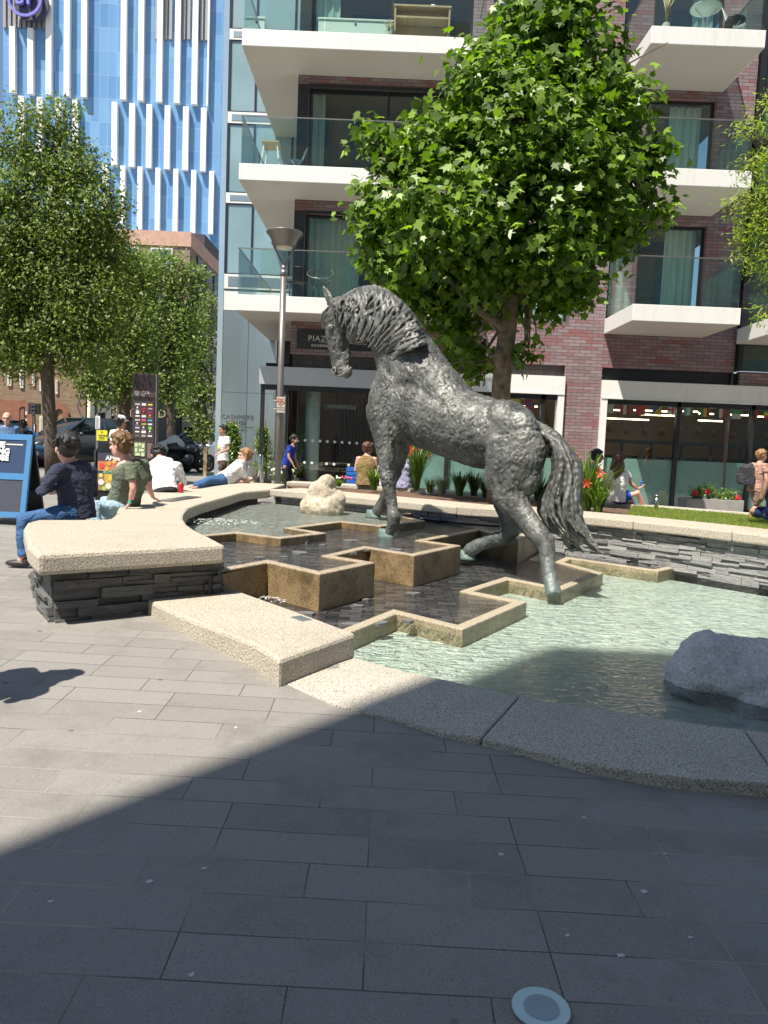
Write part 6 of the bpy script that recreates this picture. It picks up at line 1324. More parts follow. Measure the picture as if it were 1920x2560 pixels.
LC=[(.7,.7,.7),(.75,.72,.7),(.65,.6,.1),(.7,.7,.7),(.6,.03,.04),(.4,.3,.3),(.75,.75,.7),(.6,.05,.05),(.55,.03,.15),(.7,.65,.6),(.6,.65,.7),(.6,.4,.05),(.7,.7,.7),(.5,.1,.15),(.1,.4,.6),(.7,.7,.68),(.6,.6,.1),(.75,.75,.75),(.5,.5,.7),(.75,.75,.7),(.15,.5,.1),(.7,.7,.7),(.8,.8,.8),(.75,.7,.6),(.15,.25,.2),(.4,.3,.3),(.7,.7,.7)]
lcm={}
for k,c in enumerate(LC):
    r_,q_=divmod(k,3); cx_2=x0+.045+(q_+.5)*(wx-.085)/3; cz=zb1-.03-(zb1-.03-wz(1104))*(r_+.5)/10; w_,h_2=(wx-.085)/3*.34,.032+.018*(k%3==1); m=M()
    if k in (6,20): m.disc_y((cx_2,TY2-.026,cz),.04,.003,16)
    elif k%4==0:
        for j in range(4): m.box(cx_2-w_+j*w_*.55,cx_2-w_+j*w_*.55+w_*.35,TY2-.026,TY2-.022,cz-.018,cz+.018)
    elif k%4==3: m.ball((cx_2,TY2-.022,cz+.01),.022); m.box(cx_2-w_*.8,cx_2+w_*.8,TY2-.026,TY2-.022,cz-.03,cz-.022)
    else: m.box(cx_2-w_,cx_2+w_,TY2-.026,TY2-.022,cz-h_2*.5,cz+h_2*.5)
    obj('logo',m,lcm.setdefault(c,flat('logo_print',c)),bd)
m=M(); zc=wz(1106); m.prism([(0,0)]*0 or [(x0+.05,TY2-.026),(x0+.30,TY2-.026),(x0+.30,TY2-.0225),(x0+.05,TY2-.0225)],wz(1140),zc); obj('map_panel',m,flat('map_green',(.16,.24,.09)),bd)
m=M(); 
for (a1,b1,c1,d1) in ((.06,.13,.02,.10),(.15,.20,.02,.08),(.22,.28,.03,.12),(.07,.12,.13,.22),(.16,.27,.15,.20),(.08,.18,.24,.30),(.21,.28,.23,.31)): m.box(x0+a1,x0+b1,TY2-.031,TY2-.027,zc-d1,zc-c1)
obj('map_block',m,flat('map_pale',(.55,.62,.42)),bd)
m=M()
for k in range(14): m.box(x0+.34,x0+.34+R_.uniform(.08,.14),TY2-.026,TY2-.022,zc-.03-k*.024,zc-.02-k*.024)
obj('listing_text',m,flat('listing_rose',(.45,.30,.30)),bd)
# ---- blue pavement board at the left
AY=10.2; bp_=flat('blue_frame',(.055,.20,.42),.45); sl_=flat('slate_panel',(.06,.065,.08),.35); nb=flat('navy_panel',(.028,.05,.11),.4)
g_=gz(-5,AY); f0=J(0,1283,AY); xr_=J(64,1280,AY).x; xr2=J(78,1095,AY+.22).x; zt=J(60,1086,AY+.24).z; xl=xr2-.95; zb=g_
T=thing('pavement_board',((xl+xr2)/2,AY+.2,g_),'blue framed A-shaped pavement board with a navy poster and a slate panel','sign board')
def ab(px_,z_):  # leaning front face: x, z -> point
    t=(z_-zb)/(zt-zb); return Vector((px_,AY+.26*t,z_))
def apan(m,xa,xb,za,zb_,th=.03,off=0):
    p=[ab(xa,za),ab(xb,za),ab(xb,zb_),ab(xa,zb_)]; n_=Vector((0,-1,.26/(zt-zb))).normalized(); m.add([q+n_*off for q in p]+[q-n_*(th-off) for q in p],[(0,1,2,3),(7,6,5,4),(0,4,5,1),(1,5,6,2),(2,6,7,3),(3,7,4,0)])
xr_=xr2-.0; H_=zt-zb
m=M(); apan(m,xl,xl+.07,zb,zt,.05); apan(m,xr_-.07,xr_,zb,zt,.05); apan(m,xl+.07,xr_-.07,zt-.08,zt,.05); apan(m,xl+.07,xr_-.07,zb+H_*.50,zb+H_*.57,.05); apan(m,xl+.07,xr_-.07,zb+H_*.09,zb+H_*.15,.05); obj('front_frame',m,bp_,T)
m=M(); apan(m,xl+.07,xr_-.07,zb+H_*.57,zt-.08,.02,-.01); pp=obj('poster',m,nb,T); m=M(); apan(m,xl+.07,xr_-.07,zb+H_*.15,zb+H_*.50,.02,-.01); obj('slate_panel',m,sl_,T)
m=M(); apan(m,xl+.12,xr_-.12,zt-.15,zt-.135,.005,-.004); obj('poster_stripe',m,flat('cream_print',(.7,.66,.5)),pp)
tw_=flat('white_print',(.78,.78,.76)); th_=math.atan2(.26,zt-zb)
for s_,pxr,py in (('THE',9,1118),('OPENING',22,1135),('HOUSE',21,1151)):
    q=J(pxr,py,AY+.18); t_=(q.z-zb)/(zt-zb); fl=Matrix.Rotation(math.pi/2-th_,4,'X'); text(s_,.105,(q.x,AY+.26*t_-.006,q.z),tw_,pp,align='RIGHT',flat=fl,bold=.006,ext=.002)
m=M(); 
for xx in (xl+.02,xr_-.02): m.bar((xx,AY+.30,zt-.03),(xx,AY+.66,g_+.0),.04,.04)
m.bar((xl,AY+.52,g_+.38*H_),(xr_,AY+.52,g_+.38*H_),.03,.03); m.add([(xl,AY+.33,zt-.08),(xr_,AY+.33,zt-.08),(xr_,AY+.62,zb+.12),(xl,AY+.62,zb+.12)],[(0,1,2,3)]); obj('rear_frame',m,MT['dark'],T)
# ---- drinks pavement board
BY2=12.6; T=thing('pavement_board',(J(262,1170,BY2).x,BY2,gz(-4,BY2)),'black arched pavement board with a bright drinks poster behind the man in green','sign board')
q0=J(241,1160,BY2); q1=J(300,1110,BY2); g_=gz(-4.5,BY2); xa,xb=q0.x,q1.x+.05; zt=J(262,1108,BY2).z
m=M(); m.box(xa,xb,BY2,BY2+.05,g_+.1,zt-.1); pts=[(xa,zt-.1)]+[(xa+(xb-xa)*t,zt-.1+.09*math.sin(math.pi*t)**.6) for t in np.linspace(.02,.98,13)]+[(xb,zt-.1)]; n=len(pts); m.add([(a,BY2,b) for a,b in pts]+[(a,BY2+.05,b) for a,b in pts],[tuple(range(n))[::-1],tuple(range(n,2*n))]+[(i,i+1,n+i+1,n+i) for i in range(n-1)]); obj('board',m,MT['dark'],T)
m=M(); m.box(xa-.035,xa-.005,BY2-.02,BY2+.06,g_,zt-.12); m.box(xb+.005,xb+.035,BY2-.02,BY2+.06,g_,zt-.12); m.box(xa-.1,xb+.1,BY2-.15,BY2+.2,g_,g_+.05); obj('stand',m,MT['steel'],T)
xa+=.03; w_=xb-xa-.05; zp=zt-.16; hh=.62; m=M(); m.box(xa,xa+w_,BY2-.012,BY2-.002,zp-hh,zp); ps=obj('poster',m,flat('poster_night',(.05,.05,.08)),T)
def pr(xf0,xf1,zf0,zf1,c,nm_='poster_patch',d=.016): m=M(); m.box(xa+w_*xf0,xa+w_*xf1,BY2-d,BY2-d+.002,zp-hh*zf1,zp-hh*zf0); obj(nm_,m,flat('poster_ink',c),ps)
text('AMBER',.105,(xa+w_*.36,BY2-.016,zp-.115),tw_,ps,bold=.004,ext=.001,spc=.95)
pr(0,1,.22,.48,(.50,.20,.10)); pr(.28,1,.55,.80,(.55,.35,.08)); pr(.0,.3,.55,1,(.30,.20,.10)); pr(.3,1.,.80,1,(.25,.22,.12)); pr(.26,.98,.475,.535,(.18,.55,.40),d=.018)
for cx2,cz2,r2,c in ((.18,.34,.045,(.65,.08,.03)),(.52,.27,.04,(.8,.30,.04)),(.75,.22,.035,(.8,.42,.15)),(.86,.40,.045,(.75,.18,.03)),(.42,.42,.035,(.8,.4,.05)),(.15,.60,.035,(.75,.55,.15)),(.16,.78,.05,(.7,.68,.6)),(.16,.78,.03,(.2,.12,.06)),(.62,.66,.05,(.75,.5,.08)),(.5,.88,.05,(.65,.68,.5)),(.85,.7,.04,(.7,.6,.2)),(.3,.95,.035,(.4,.5,.12))):
    m=M(); m.disc_y((xa+w_*cx2,BY2-.020-r2*.05,zp-hh*cz2),r2,.002,14); obj('poster_drink',m,flat('drink_ink',c),ps)
text('All day dining',.035,(xa+w_*.34,BY2-.021,zp-hh*.52),flat('dark_ink',(.05,.08,.07)),ps,ext=.001)
# ---- notices on a post
NY=15.0; c=J(252,1088,NY); g_=gz(c.x,NY); T=thing('notice_post',(c.x-.05,NY,g_),'thin grey post carrying a yellow notice and a white paper above it','sign')
xx=J(243,1100,NY).x; m=M(); m.box(xx-.02,xx+.02,NY-.02,NY+.02,g_,J(243,1035,NY).z); obj('post',m,MT['grey'],T)
p0,p1=J(243,1101,NY),J(270,1076,NY); m=M(); m.box(p0.x,p1.x,NY-.04,NY-.025,p0.z,p1.z); yb=obj('yellow_plate',m,flat('notice_yellow',(.62,.60,.03)),T); text('NOTICE',.047,(p0.x+.035,NY-.043,(p0.z+p1.z)/2-.02),bl,yb,bold=.001,ext=.001); m=M(); m.disc_y(((p0.x+p1.x)/2,NY-.043,p1.z-.04),.018,.002,12); obj('symbol',m,rd,yb)
m=M(); 
for k in range(2): m.box(p0.x+.05,p1.x-.05,NY-.043,NY-.041,p0.z+.03+k*.025,p0.z+.04+k*.025)
obj('small_print',m,bl,yb)
p0,p1=J(240,1072,NY),J(252,1040,NY); m=M(); m.box(p0.x,p1.x,NY-.038,NY-.028,p0.z,p1.z); wb=obj('white_paper',m,flat('paper',(.62,.62,.62)),T); m=M()
for k in range(9): m.box(p0.x+.015,p1.x-.02-.01*(k%3),NY-.041,NY-.039,p0.z+.02+k*.024,p0.z+.028+k*.024)
obj('small_print',m,flat('grey_ink',(.2,.2,.22)),wb)
# ---- traffic signal, pale column
S_Y=30; c=J(87,1030,S_Y); g_=gz(c.x,S_Y); T=thing('traffic_signal',(c.x,S_Y,g_),'black traffic signal on a dark pole in front of the brick terrace','traffic signal'); m=M(); m.tube([(c.x,S_Y,g_),(c.x,S_Y,J(87,1060,S_Y).z+.0)],[.06,.06],8); obj('pole',m,MT['dark'],T); q=J(87,1036,S_Y).z; zt=J(87,1009,S_Y).z; m=M(); m.box(c.x-.2,c.x+.2,S_Y-.12,S_Y+.1,q,zt); hd_=obj('signal_head',m,MT['dark'],T); m=M()
for k in range(3): m.disc_y((c.x,S_Y-.16,q+(zt-q)*(k+.5)/3),.1,.03,14)
obj('signal_lens',m,flat('dark_lens',(.05,.05,.06),.2),hd_)
c=J(222,1100,27); g_=gz(c.x,27); T=thing('column_lamp',(c.x,27,g_),'slim pale old lamp column with two curled brackets before the pub','street lamp'); zt=J(222,985,27).z; m=M(); m.tube([(c.x,27,g_),(c.x,27,g_+1),(c.x,27,zt)],[.09,.07,.05],8); obj('column',m,MT['cream'],T); m=M()
for s in (-1,1): m.tube([(c.x,27,zt-.9),(c.x+s*.25,27,zt-.8),(c.x+s*.42,27,zt-.45),(c.x+s*.3,27,zt-.1),(c.x+s*.1,27,zt+.1)],[.03]*5,6); m.tube([(c.x,27,zt-1.0),(c.x+s*.45,27,zt-.95)],[.02,.02],6)
obj('bracket',m,MT['grey'],T)
# ---- vehicles
tyre=simple('tyre',(.02,.02,.02),.8); alloy=simple('alloy',(.10,.10,.11),.3,.8); carglass=simple('car_glass',(.015,.025,.035),.04,0,.1,1,spec=1.0); headl=simple('headlight',(.55,.57,.6),.15,.3)
def paint(name,c): 
    m=simple(name,c,.28,.3,.03); m.node_tree.nodes['Principled BSDF'].inputs['Coat Weight'].default_value=1; return m
def car(label,x,y,rot,col,kind='car',L=4.3,W=1.78,Hh=1.45,pm=None):
    g=gz(x,y)+.006; T=thing('parked_car',(x,y,g),label,'car','cars parked in the street'); ca,sa=math.cos(rot),math.sin(rot)
    wpt=lambda a,b,h: (x+a*ca-b*sa,y+a*sa+b*ca,g+h)
    k=Hh/1.45
    prof=[(-.5,.42,.62,.80),(-.47,.30,.82,.92),(-.38,.22,.92,.98),(-.15,.20,.98,1.0),(.15,.20,.96,1.0),(.32,.20,.90,.99),(.43,.24,.78,.93),(.49,.32,.66,.82),(.50,.42,.58,.72)]
    m=M(); vs=[];n=10
    for (a,zl,zh,wf_) in prof:
        w_=W/2*wf_; zl*=1;zh*=k; vs+=[wpt(a*L,b*w_,h) for b,h in ((-.92,zl),(-1,zl+.10),(-1,zl+(zh-zl)*.6),(-.95,zh-.04),(-.85,zh),(.85,zh),(.95,zh-.04),(1,zl+(zh-zl)*.6),(1,zl+.10),(.92,zl))]
    K=len(prof); m.add(vs,[(i*n+j,i*n+(j+1)%n,(i+1)*n+(j+1)%n,(i+1)*n+j) for i in range(K-1) for j in range(n)]+[tuple(range(n))[::-1],tuple(range((K-1)*n,K*n))],True); obj('body',m,pm,T)
    cab=[(-.44,.95,.97,.84),(-.33,.94,Hh/k*.965,.68),(-.10,.95,1.45,.70),(.08,.95,1.43,.70),(.27,.93,.95,.84)]
    def cabm(e,dz,z0_):
        m=M(); vs=[]
        for (a,zb_,zt_,wf_) in cab: w_=W/2*wf_*e; wb_=W/2*.88*e; vs+=[wpt(a*L*(1 if e<1 else 1),-wb_,(zb_-.05)*k),wpt(a*L,-w_,(zt_-dz)*k-.02),wpt(a*L,-w_*.9,(zt_-dz)*k),wpt(a*L,w_*.9,(zt_-dz)*k),wpt(a*L,w_,(zt_-dz)*k-.02),wpt(a*L,wb_,(zb_-.05)*k)]
        m.add(vs,[(i*6+j,i*6+(j+1)%6,(i+1)*6+(j+1)%6,(i+1)*6+j) for i in range(len(cab)-1) for j in range(6)]+[tuple(range(6))[::-1],tuple(range((len(cab)-1)*6,len(cab)*6))],True); return m
    obj('windows',cabm(1.0,.0,0),carglass,T)
    m=M(); a0,a1=-.34,.10; w_=W/2*.72
    m.add([wpt(a0*L,-w_*.93,1.405*k),wpt(a1*L,-w_*.93,1.43*k),wpt(a1*L,w_*.93,1.43*k),wpt(a0*L,w_*.93,1.405*k),wpt(a0*L,-w_*.9,1.44*k),wpt((a0+a1)/2*L,-w_*.85,1.475*k),wpt(a1*L,-w_*.9,1.46*k),wpt(a1*L,w_*.9,1.46*k),wpt((a0+a1)/2*L,w_*.85,1.475*k),wpt(a0*L,w_*.9,1.44*k)],[(0,3,2,1),(4,5,8,9),(5,6,7,8),(0,1,6,5,4),(3,9,8,7,2),(0,4,9,3),(1,2,7,6)]); obj('roof',m,pm,T)
    m=M()
    for s in (-1,1):
        m=M(); m.bar(wpt(.27*L,s*W/2*.86,.93*k),wpt(.09*L,s*W/2*.72,1.42*k),.06,.05); obj('front_pillar',m,pm,T); m=M(); m.bar(wpt(-.44*L,s*W/2*.86,.95*k),wpt(-.33*L,s*W/2*.70,1.39*k),.07,.05); obj('rear_pillar',m,pm,T); m=M(); m.bar(wpt(-.06*L,s*W/2*.885,.9*k),wpt(-.06*L,s*W/2*.725,1.42*k),.06,.04); obj('centre_pillar',m,pm,T)

    for a in (-.31,.32):
        for s in (-1,1):
            c_=Vector(wpt(a*L,s*(W/2-.10),.33)); ax=Vector((-sa,ca,0)); m=M(); m.tube([c_-ax*.11,c_-ax*.08,c_+ax*.08,c_+ax*.11],[.27,.33,.33,.27],24); wh=obj('wheel',m,tyre,T); m=M(); 
            m.tube([c_+ax*s*.10,c_+ax*s*.118],[.21,.19],18)
            obj('rim',m,alloy,wh)
    for s in (-1,1):
        c_=wpt(.485*L,s*W*.36,.68*k); rt=Matrix.Rotation(rot,3,'Z'); m=M(); m.ell(c_,(.08,.19,.07),12,8,rt); obj('headlight',m,headl,T)
        c_=wpt(.16*L,s*(W/2+.08),.98*k); m=M(); m.ell(c_,(.08,.10,.07),10,6,rt); obj('mirror',m,pm,T)
    m=M(); a1=Vector(wpt(.505*L,-.25,.42)); b1=Vector(wpt(.505*L,.25,.42)); m.bar(a1,b1,.02,.11); obj('number_plate',m,flat('plate_white',(.6,.6,.6)),T)
    return T
sx=J(198,1100,25.5).x; car('dark grey sport utility car parked behind the street tree',sx+.2,25.5,math.radians(-128),None,L=4.5,W=1.85,Hh=1.62,pm=paint('dark_grey_paint',(.035,.037,.04)))
sx=J(70,1140,24).x; car('steel blue car half hidden behind the blue pavement board',sx-1.2,24.4,math.radians(-38),None,L=4.3,Hh=1.40,pm=paint('steel_blue_paint',(.04,.11,.22)))
sx=J(500,1130,38).x; car('white car parked far down the street behind the motorcycles',sx,38,math.radians(-115),None,pm=paint('white_paint',(.6,.6,.62)))
# motorcycles
def moto(label,px,Y,rot,covered=False):
    c=J(px,1150,Y); g=gz(c.x,Y)+.006; T=thing('motorcycle',(c.x,Y,g),label,'motorcycle','motorcycles parked in a row'); ca,sa=math.cos(rot),math.sin(rot); P=lambda a,b,h: Vector((c.x+a*ca-b*sa,Y+a*sa+b*ca,g+h)); ax=Vector((-sa,ca,0))
    for a in (-.65,.65):
        cc=P(a,0,.31); m=M(); ring=[cc+(Vector((ca,sa,0))*math.cos(t)+Z3*math.sin(t))*.26 for t in np.linspace(0,2*math.pi,25)]; m.tube(ring,.055,8); w=obj('wheel',m,tyre,T); m=M(); m.tube([cc-ax*.02,cc+ax*.02],[.14,.14],14)
        for k in range(6): m.tube([cc,cc+(Vector((ca,sa,0))*math.cos(k*1.047)+Z3*math.sin(k*1.047))*.24],[.012,.010],5)
        obj('rim',m,alloy,w)
    if covered:
        m=M(); rr=random.Random(px); rows=[]
        for a,zt_,w_ in ((-1.0,.62,.22),(-.7,.92,.30),(-.2,.98,.34),(.25,1.05,.36),(.5,1.22,.44),(.8,1.0,.34),(1.0,.6,.22)): rows.append([P(a+rr.uniform(-.03,.03),w_*b+rr.uniform(-.03,.03),h) for b,h in ((-1.15,.12),(-1.1,.45),(-.9,zt_*.8),(-.3,zt_),(.3,zt_),(.9,zt_*.8),(1.1,.45),(1.15,.12))])
        n=8; m.add([p for r in rows for p in r],[(i*n+j,i*n+j+1,(i+1)*n+j+1,(i+1)*n+j) for i in range(len(rows)-1) for j in range(n-1)]+[tuple(range(n))[::-1],tuple(range((len(rows)-1)*n,len(rows)*n))],True)
        obj('cover',m,cloth('bike_cover_'+('pale' if px<428 else 'black'),(.40,.42,.42) if px<428 else (.03,.03,.032)),T)
    else:
        m=M(); m.ell(P(.12,0,.80),(.30,.16,.15),14,9,Matrix.Rotation(rot,3,'Z')); obj('tank',m,paint('bike_paint',(.03,.03,.035)),T); m=M(); m.ell(P(-.42,0,.80),(.38,.14,.07),14,8,Matrix.Rotation(rot,3,'Z')); obj('saddle',m,MT['dark'],T)
        m=M(); m.ell(P(0,0,.45),(.26,.17,.22),12,8,Matrix.Rotation(rot,3,'Z')); m.tube([P(-.1,.18,.3),P(-.85,.2,.40)],[.05,.06],8); obj('engine',m,alloy,T)
        m=M(); m.tube([P(.65,0,.31),P(.42,0,.95)],[.03,.03],8); m.tube([P(.38,-.36,1.02),P(.42,0,.98),P(.38,.36,1.02)],[.018]*3,6); m.tube([P(-.65,0,.31),P(-.2,0,.45),P(.42,0,.85)],[.03]*3,8); obj('frame',m,MT['dark'],T); m=M(); m.ball(P(.56,0,.88),.10); obj('headlight',m,headl,T)
moto('motorcycle under a pale grey cover beside the directory sign',412,25,math.radians(75),True); moto('motorcycle under a black cover, right of the pale covered one',440,25.4,math.radians(70),True)
moto('uncovered black motorcycle nearest the covered ones',468,25.2,math.radians(60)); moto('uncovered black motorcycle nearest the metal clad wing',492,26.2,math.radians(64))
# wooden stake by the motorcycles
c=J(513,1150,24); m=M(); m.box(c.x-.05,c.x+.05,23.95,24.05,gz(c.x,24),J(513,1118,24).z); setp(obj('wooden_post',m,simple('raw_timber',(.42,.30,.17),.8)),'short raw timber post right of the motorcycles','post')
# ---- bollard
BYY=18.4; c=J(652,1150,BYY); g_=gz(c.x,BYY); T=thing('bollard',(c.x,BYY,g_),'round brushed steel bollard between the shrub and the lamp post','bollard'); zt=J(652,1137,BYY).z; m=M(); m.lathe((c.x,BYY,0),[(.075,g_),(.075,zt-.01),(.07,zt),(.0,zt+.002)],20); obj('tube',m,MT['steel'],T); m=M(); m.lathe((c.x,BYY,0),[(.10,g_),(.10,g_+.02),(.076,g_+.025)],20); obj('base_ring',m,MT['steel'],T)
# ---- boulders
def rock(label,c,r,seed,mat,vox,pts=None,amp=.16,fine=.02,sc=2.2):
    m=M(); m.ell(c,r,24,16)
    for (dx,dy,dz,a,b,d) in pts or []: m.ell((c[0]+dx,c[1]+dy,c[2]+dz),(a,b,d),16,10)
    rr=remesh(m,vox,3,lambda p,q:(mnoise.noise((p+Vector((seed,0,0)))*sc)*amp+(0.5-abs(mnoise.noise((p+Vector((seed,3,0)))*sc*2.2)))*amp*.35+mnoise.noise(p*14)*fine))
    o=obj('boulder',rr,mat); setp(o,label,'boulder'); return o
def rockmat(name,c,d,l,sc=90,stain=None):
    m,n,b=nm(name); v=coord(n); f=noi(n,v,5,6,.7); cc=ramp(n,f,[(.3,d),(.5,c),(.7,l)]); cc=mix(n,cc,tuple(x*.45 for x in c),ramp(n,noi(n,v,sc,2,.7),[(.50,(0,0,0)),(.60,(.55,.55,.55))])); cc=mix(n,cc,tuple(min(1,x*1.5) for x in l),ramp(n,noi(n,v,sc*.8,2,.7),[(.62,(0,0,0)),(.68,(.6,.6,.6))]))
    if stain:
        sp=N(n,'ShaderNodeSeparateXYZ'); n.links.new(v,sp.inputs[0]); ad=N(n,'ShaderNodeMath',operation='MULTIPLY_ADD'); n.links.new(noi(n,v,5,3),ad.inputs[0]); ad.inputs[1].default_value=.12; n.links.new(sp.outputs[2],ad.inputs[2]); cc=mix(n,cc,stain[0],ramp(n,ad.outputs[0],[(stain[1],(.8,.8,.8)),(stain[1]+.03,(0,0,0))]))
    n.links.new(cc,b.inputs['Base Color']); b.inputs['Roughness'].default_value=.75; p=bump(n,b,noi(n,v,12,6,.75),.9,.05); bump(n,b,noi(n,v,70,3,.7),.6,.012,p); return m
c=onz(808,1277,.47); rock('pale cream boulder standing in the upper basin',(c[0],c[1]+.15,.50),(.33,.30,.22),3.0,rockmat('cream_rock',(.56,.48,.36),(.40,.31,.20),(.66,.60,.48),30,((.38,.24,.12),.10)),.02,[(-.02,0,.22,.22,.22,.22),(.03,0,.38,.14,.16,.14),(.13,.02,.08,.22,.2,.2),(-.15,0,.02,.2,.2,.2)],.07,.012,3.5)
rock('large rough grey granite boulder sitting in the pool at the right edge',(2.72,4.95,.02),(.74,.50,.20),7.0,rockmat('grey_rock',(.70,.68,.66),(.50,.48,.46),(.84,.82,.79),60,((.26,.20,.12),.26)),.02,[(-.45,-.08,.07,.34,.36,.20),(-.30,.1,.06,.42,.38,.22),(.1,-.1,.10,.5,.42,.19),(.45,0,.06,.5,.5,.24),(-.05,-.22,-.05,.62,.36,.22)],.12,.016,3.6)
# ---- planter box with roses on the shop pavement
PY=14.6; q0,q1=J(1715,1273,PY),J(1858,1283,PY); zt=J(1715,1246,PY).z; g_=gz(q0.x,PY); T=thing('planter_box',((q0.x+q1.x)/2,PY+.2,g_),'long grey concrete trough planted with red roses in front of the shop window','planter')
m=M(); m.box(q0.x,q1.x,PY,PY+.04,g_,zt); m.box(q0.x,q1.x,PY+.41,PY+.45,g_,zt); m.box(q0.x,q0.x+.04,PY+.042,PY+.408,g_,zt); m.box(q1.x-.04,q1.x,PY+.042,PY+.408,g_,zt); obj('trough',m,simple('concrete',(.30,.29,.27),.85,0,.15,5,.4,60),T,bevel=.006); m=M(); m.box(q0.x+.041,q1.x-.041,PY+.041,PY+.409,g_,zt-.05); obj('soil',m,MT['soil'],T)
for k,(px,py,n_) in enumerate(((1740,1232,1),(1757,1228,1),(1775,1226,0),(1808,1236,0),(1832,1240,1))):
    c=J(px,py,PY+.2); V,kk=leafset(np.random.RandomState(90+k),[((c.x,PY+.22,c.z),.13,.12,.14,34)],.055,OVAL,twig=.06,per=7,shell=.3); m=M(); 
    for j in range(5): m.tube([(c.x+R_.uniform(-.03,.03),PY+.22,zt-.06),(c.x+R_.uniform(-.1,.1),PY+.22+R_.uniform(-.08,.08),c.z+R_.uniform(-.02,.12))],[.008,.004],5)
    P_=thing('rose_bush',(c.x,PY+.22,zt-.05),['rose bush at the left end of the trough with a red bloom','rose bush second from the left with a large red bloom','tall leafy rose bush without blooms in the left half','thin pale-tipped rose bush in the right half of the trough','low rose bush at the right end with one small red bloom'][k],'rose bush','roses in the concrete trough'); obj('stems',m,MT['shrubleaf'],P_); npmesh('leaves',V,kk,MT['shrubleaf'],P_)
    if n_:
        m=M(); rr=random.Random(k); fc=Vector((c.x+(-.06 if k<1 else .05),PY+.08,c.z+(.0 if k!=4 else -.03)))
        for j in range(16): t=j*2.4; r=.008+.0026*j; m.ell((fc.x+r*math.cos(t),fc.y+.01*math.sin(j),fc.z+r*math.sin(t)),(.020,.010,.020),8,5)
        obj('bloom',m,simple('rose_red',(.60,.01,.02),.5),P_)
# ---- small steel post on the lawn
c=onz(1640,1272,ZR); T=thing('steel_post',(c[0],c[1],ZR),'short steel service post with a small plate standing on the lawn edge','post'); m=M(); m.tube([(c[0],c[1],ZR-.02),(c[0],c[1],ZR+.20)],[.032,.032],14); m.tube([(c[0],c[1],ZR+.20),(c[0],c[1],ZR+.225)],[.045,.045],14); obj('tube',m,MT['steel'],T); m=M(); m.box(c[0]+.02,c[0]+.12,c[1]-.02,c[1]-.012,ZR+.08,ZR+.30); obj('plate',m,MT['steel'],T)
# ---- light set in the paving
c=ong(1352,2523); T=thing('ground_light',c,'round frosted light set flush in the dark paving near the viewer','light'); zz=c[2]+.004
def discz(m,c,r,z0,z1,n=40): m.lathe((c[0],c[1],0),[(0,z0),(r,z0),(r,z1),(0,z1)],n,False); return m
obj('bezel',discz(M(),c,.083,zz-.02,zz),MT['grey'],T); obj('glass_disc',discz(M(),c,.0785,zz-.018,zz+.002),simple('frosted_lens',(.50,.66,.68),.25,0,.02),T); obj('inner_disc',discz(M(),(c[0]+.001,c[1]-.001),.048,zz-.018,zz+.004),simple('frosted_inner',(.27,.36,.40),.3,0,.02),T)
# marks on the paving
wm_=flat('dried_gum',(.55,.53,.50),.8)
for k,(px,py) in enumerate(((348,1780),(590,1820),(126,2255),(373,2205),(480,2438),(1460,2045),(1252,2137),(1662,2136),(1418,2340),(1552,2390),(1725,2345),(510,2172),(1610,2230))):
    p=ong(px,py); m=M(); r=.011 if k%3 else .016; a=R_.uniform(0,3); pts=[(p[0]+r*R_.uniform(.4,1.1)*math.cos(a+t*.7),p[1]+r*.8*R_.uniform(.4,1.1)*math.sin(a+t*.7)) for t in range(9)]; m.prism(pts,p[2]-.003,p[2]+.0035); o=obj('gum_spot',m,wm_); setp(o,'small whitish spot of trodden gum on the paving','gum','gum spots trodden into the paving')
# ---- blue crates and a drinks can
c=J(880,1190,16.4); T=thing('crate_stack',(c.x,16.4,c.z-.2),'stack of bright blue crates on the ground left of the woman in the olive vest','crate'); 
m=M()
for k in range(5): m.box(c.x-.12,c.x+.12,16.3,16.6,c.z-.25+k*.09,c.z-.175+k*.09)
obj('crate',m,flat('crate_blue',(.02,.12,.50)),T); m=M(); m.box(c.x-.11,c.x+.11,16.31,16.59,gz(c.x,16.4),c.z-.26); obj('base',m,flat('crate_blue',(.02,.12,.45)),T)
c=onz(452,1231,.655); T=thing('drink_can',(c[0],c[1],.65),'red drink can standing beside the man in white','can'); m=M(); m.lathe((c[0],c[1],.65),[(.036,0),(.042,.012),(.042,.13),(.035,.15)],18); obj('body',m,simple('red_can',(.55,.03,.04),.3,.4),T); m=M(); m.lathe((c[0],c[1],.65),[(.036,.1505),(.030,.156),(0,.157)],18); obj('lid',m,MT['steel'],T)
# ---- balcony furniture
def frame_table(label,x,y,z,w,d,h,top,leg,r=.03,name='table',splay=.05):
    T=thing(name,(x,y,z),label,'table'); m=M(); m.box(x-w/2,x+w/2,y-d/2,y+d/2,z+h-.035,z+h); obj('table_top',m,top,T)
    for sx_ in (-1,1):
        for sy in (-1,1): m=M(); m.bar((x+sx_*(w/2+splay*.5),y+sy*d/2*.9,z+.003),(x+sx_*(w/2-.06),y+sy*d/2*.8,z+h-.037),r,r); obj('leg',m,leg,T)
    return T
wood=simple('plywood',(.42,.30,.18),.6,0,.1,4)
q=J(678,412,18.9); frame_table('white-legged wooden table on the middle left balcony',q.x,18.95,7.90,.42,.55,.68,wood,MT['white'])
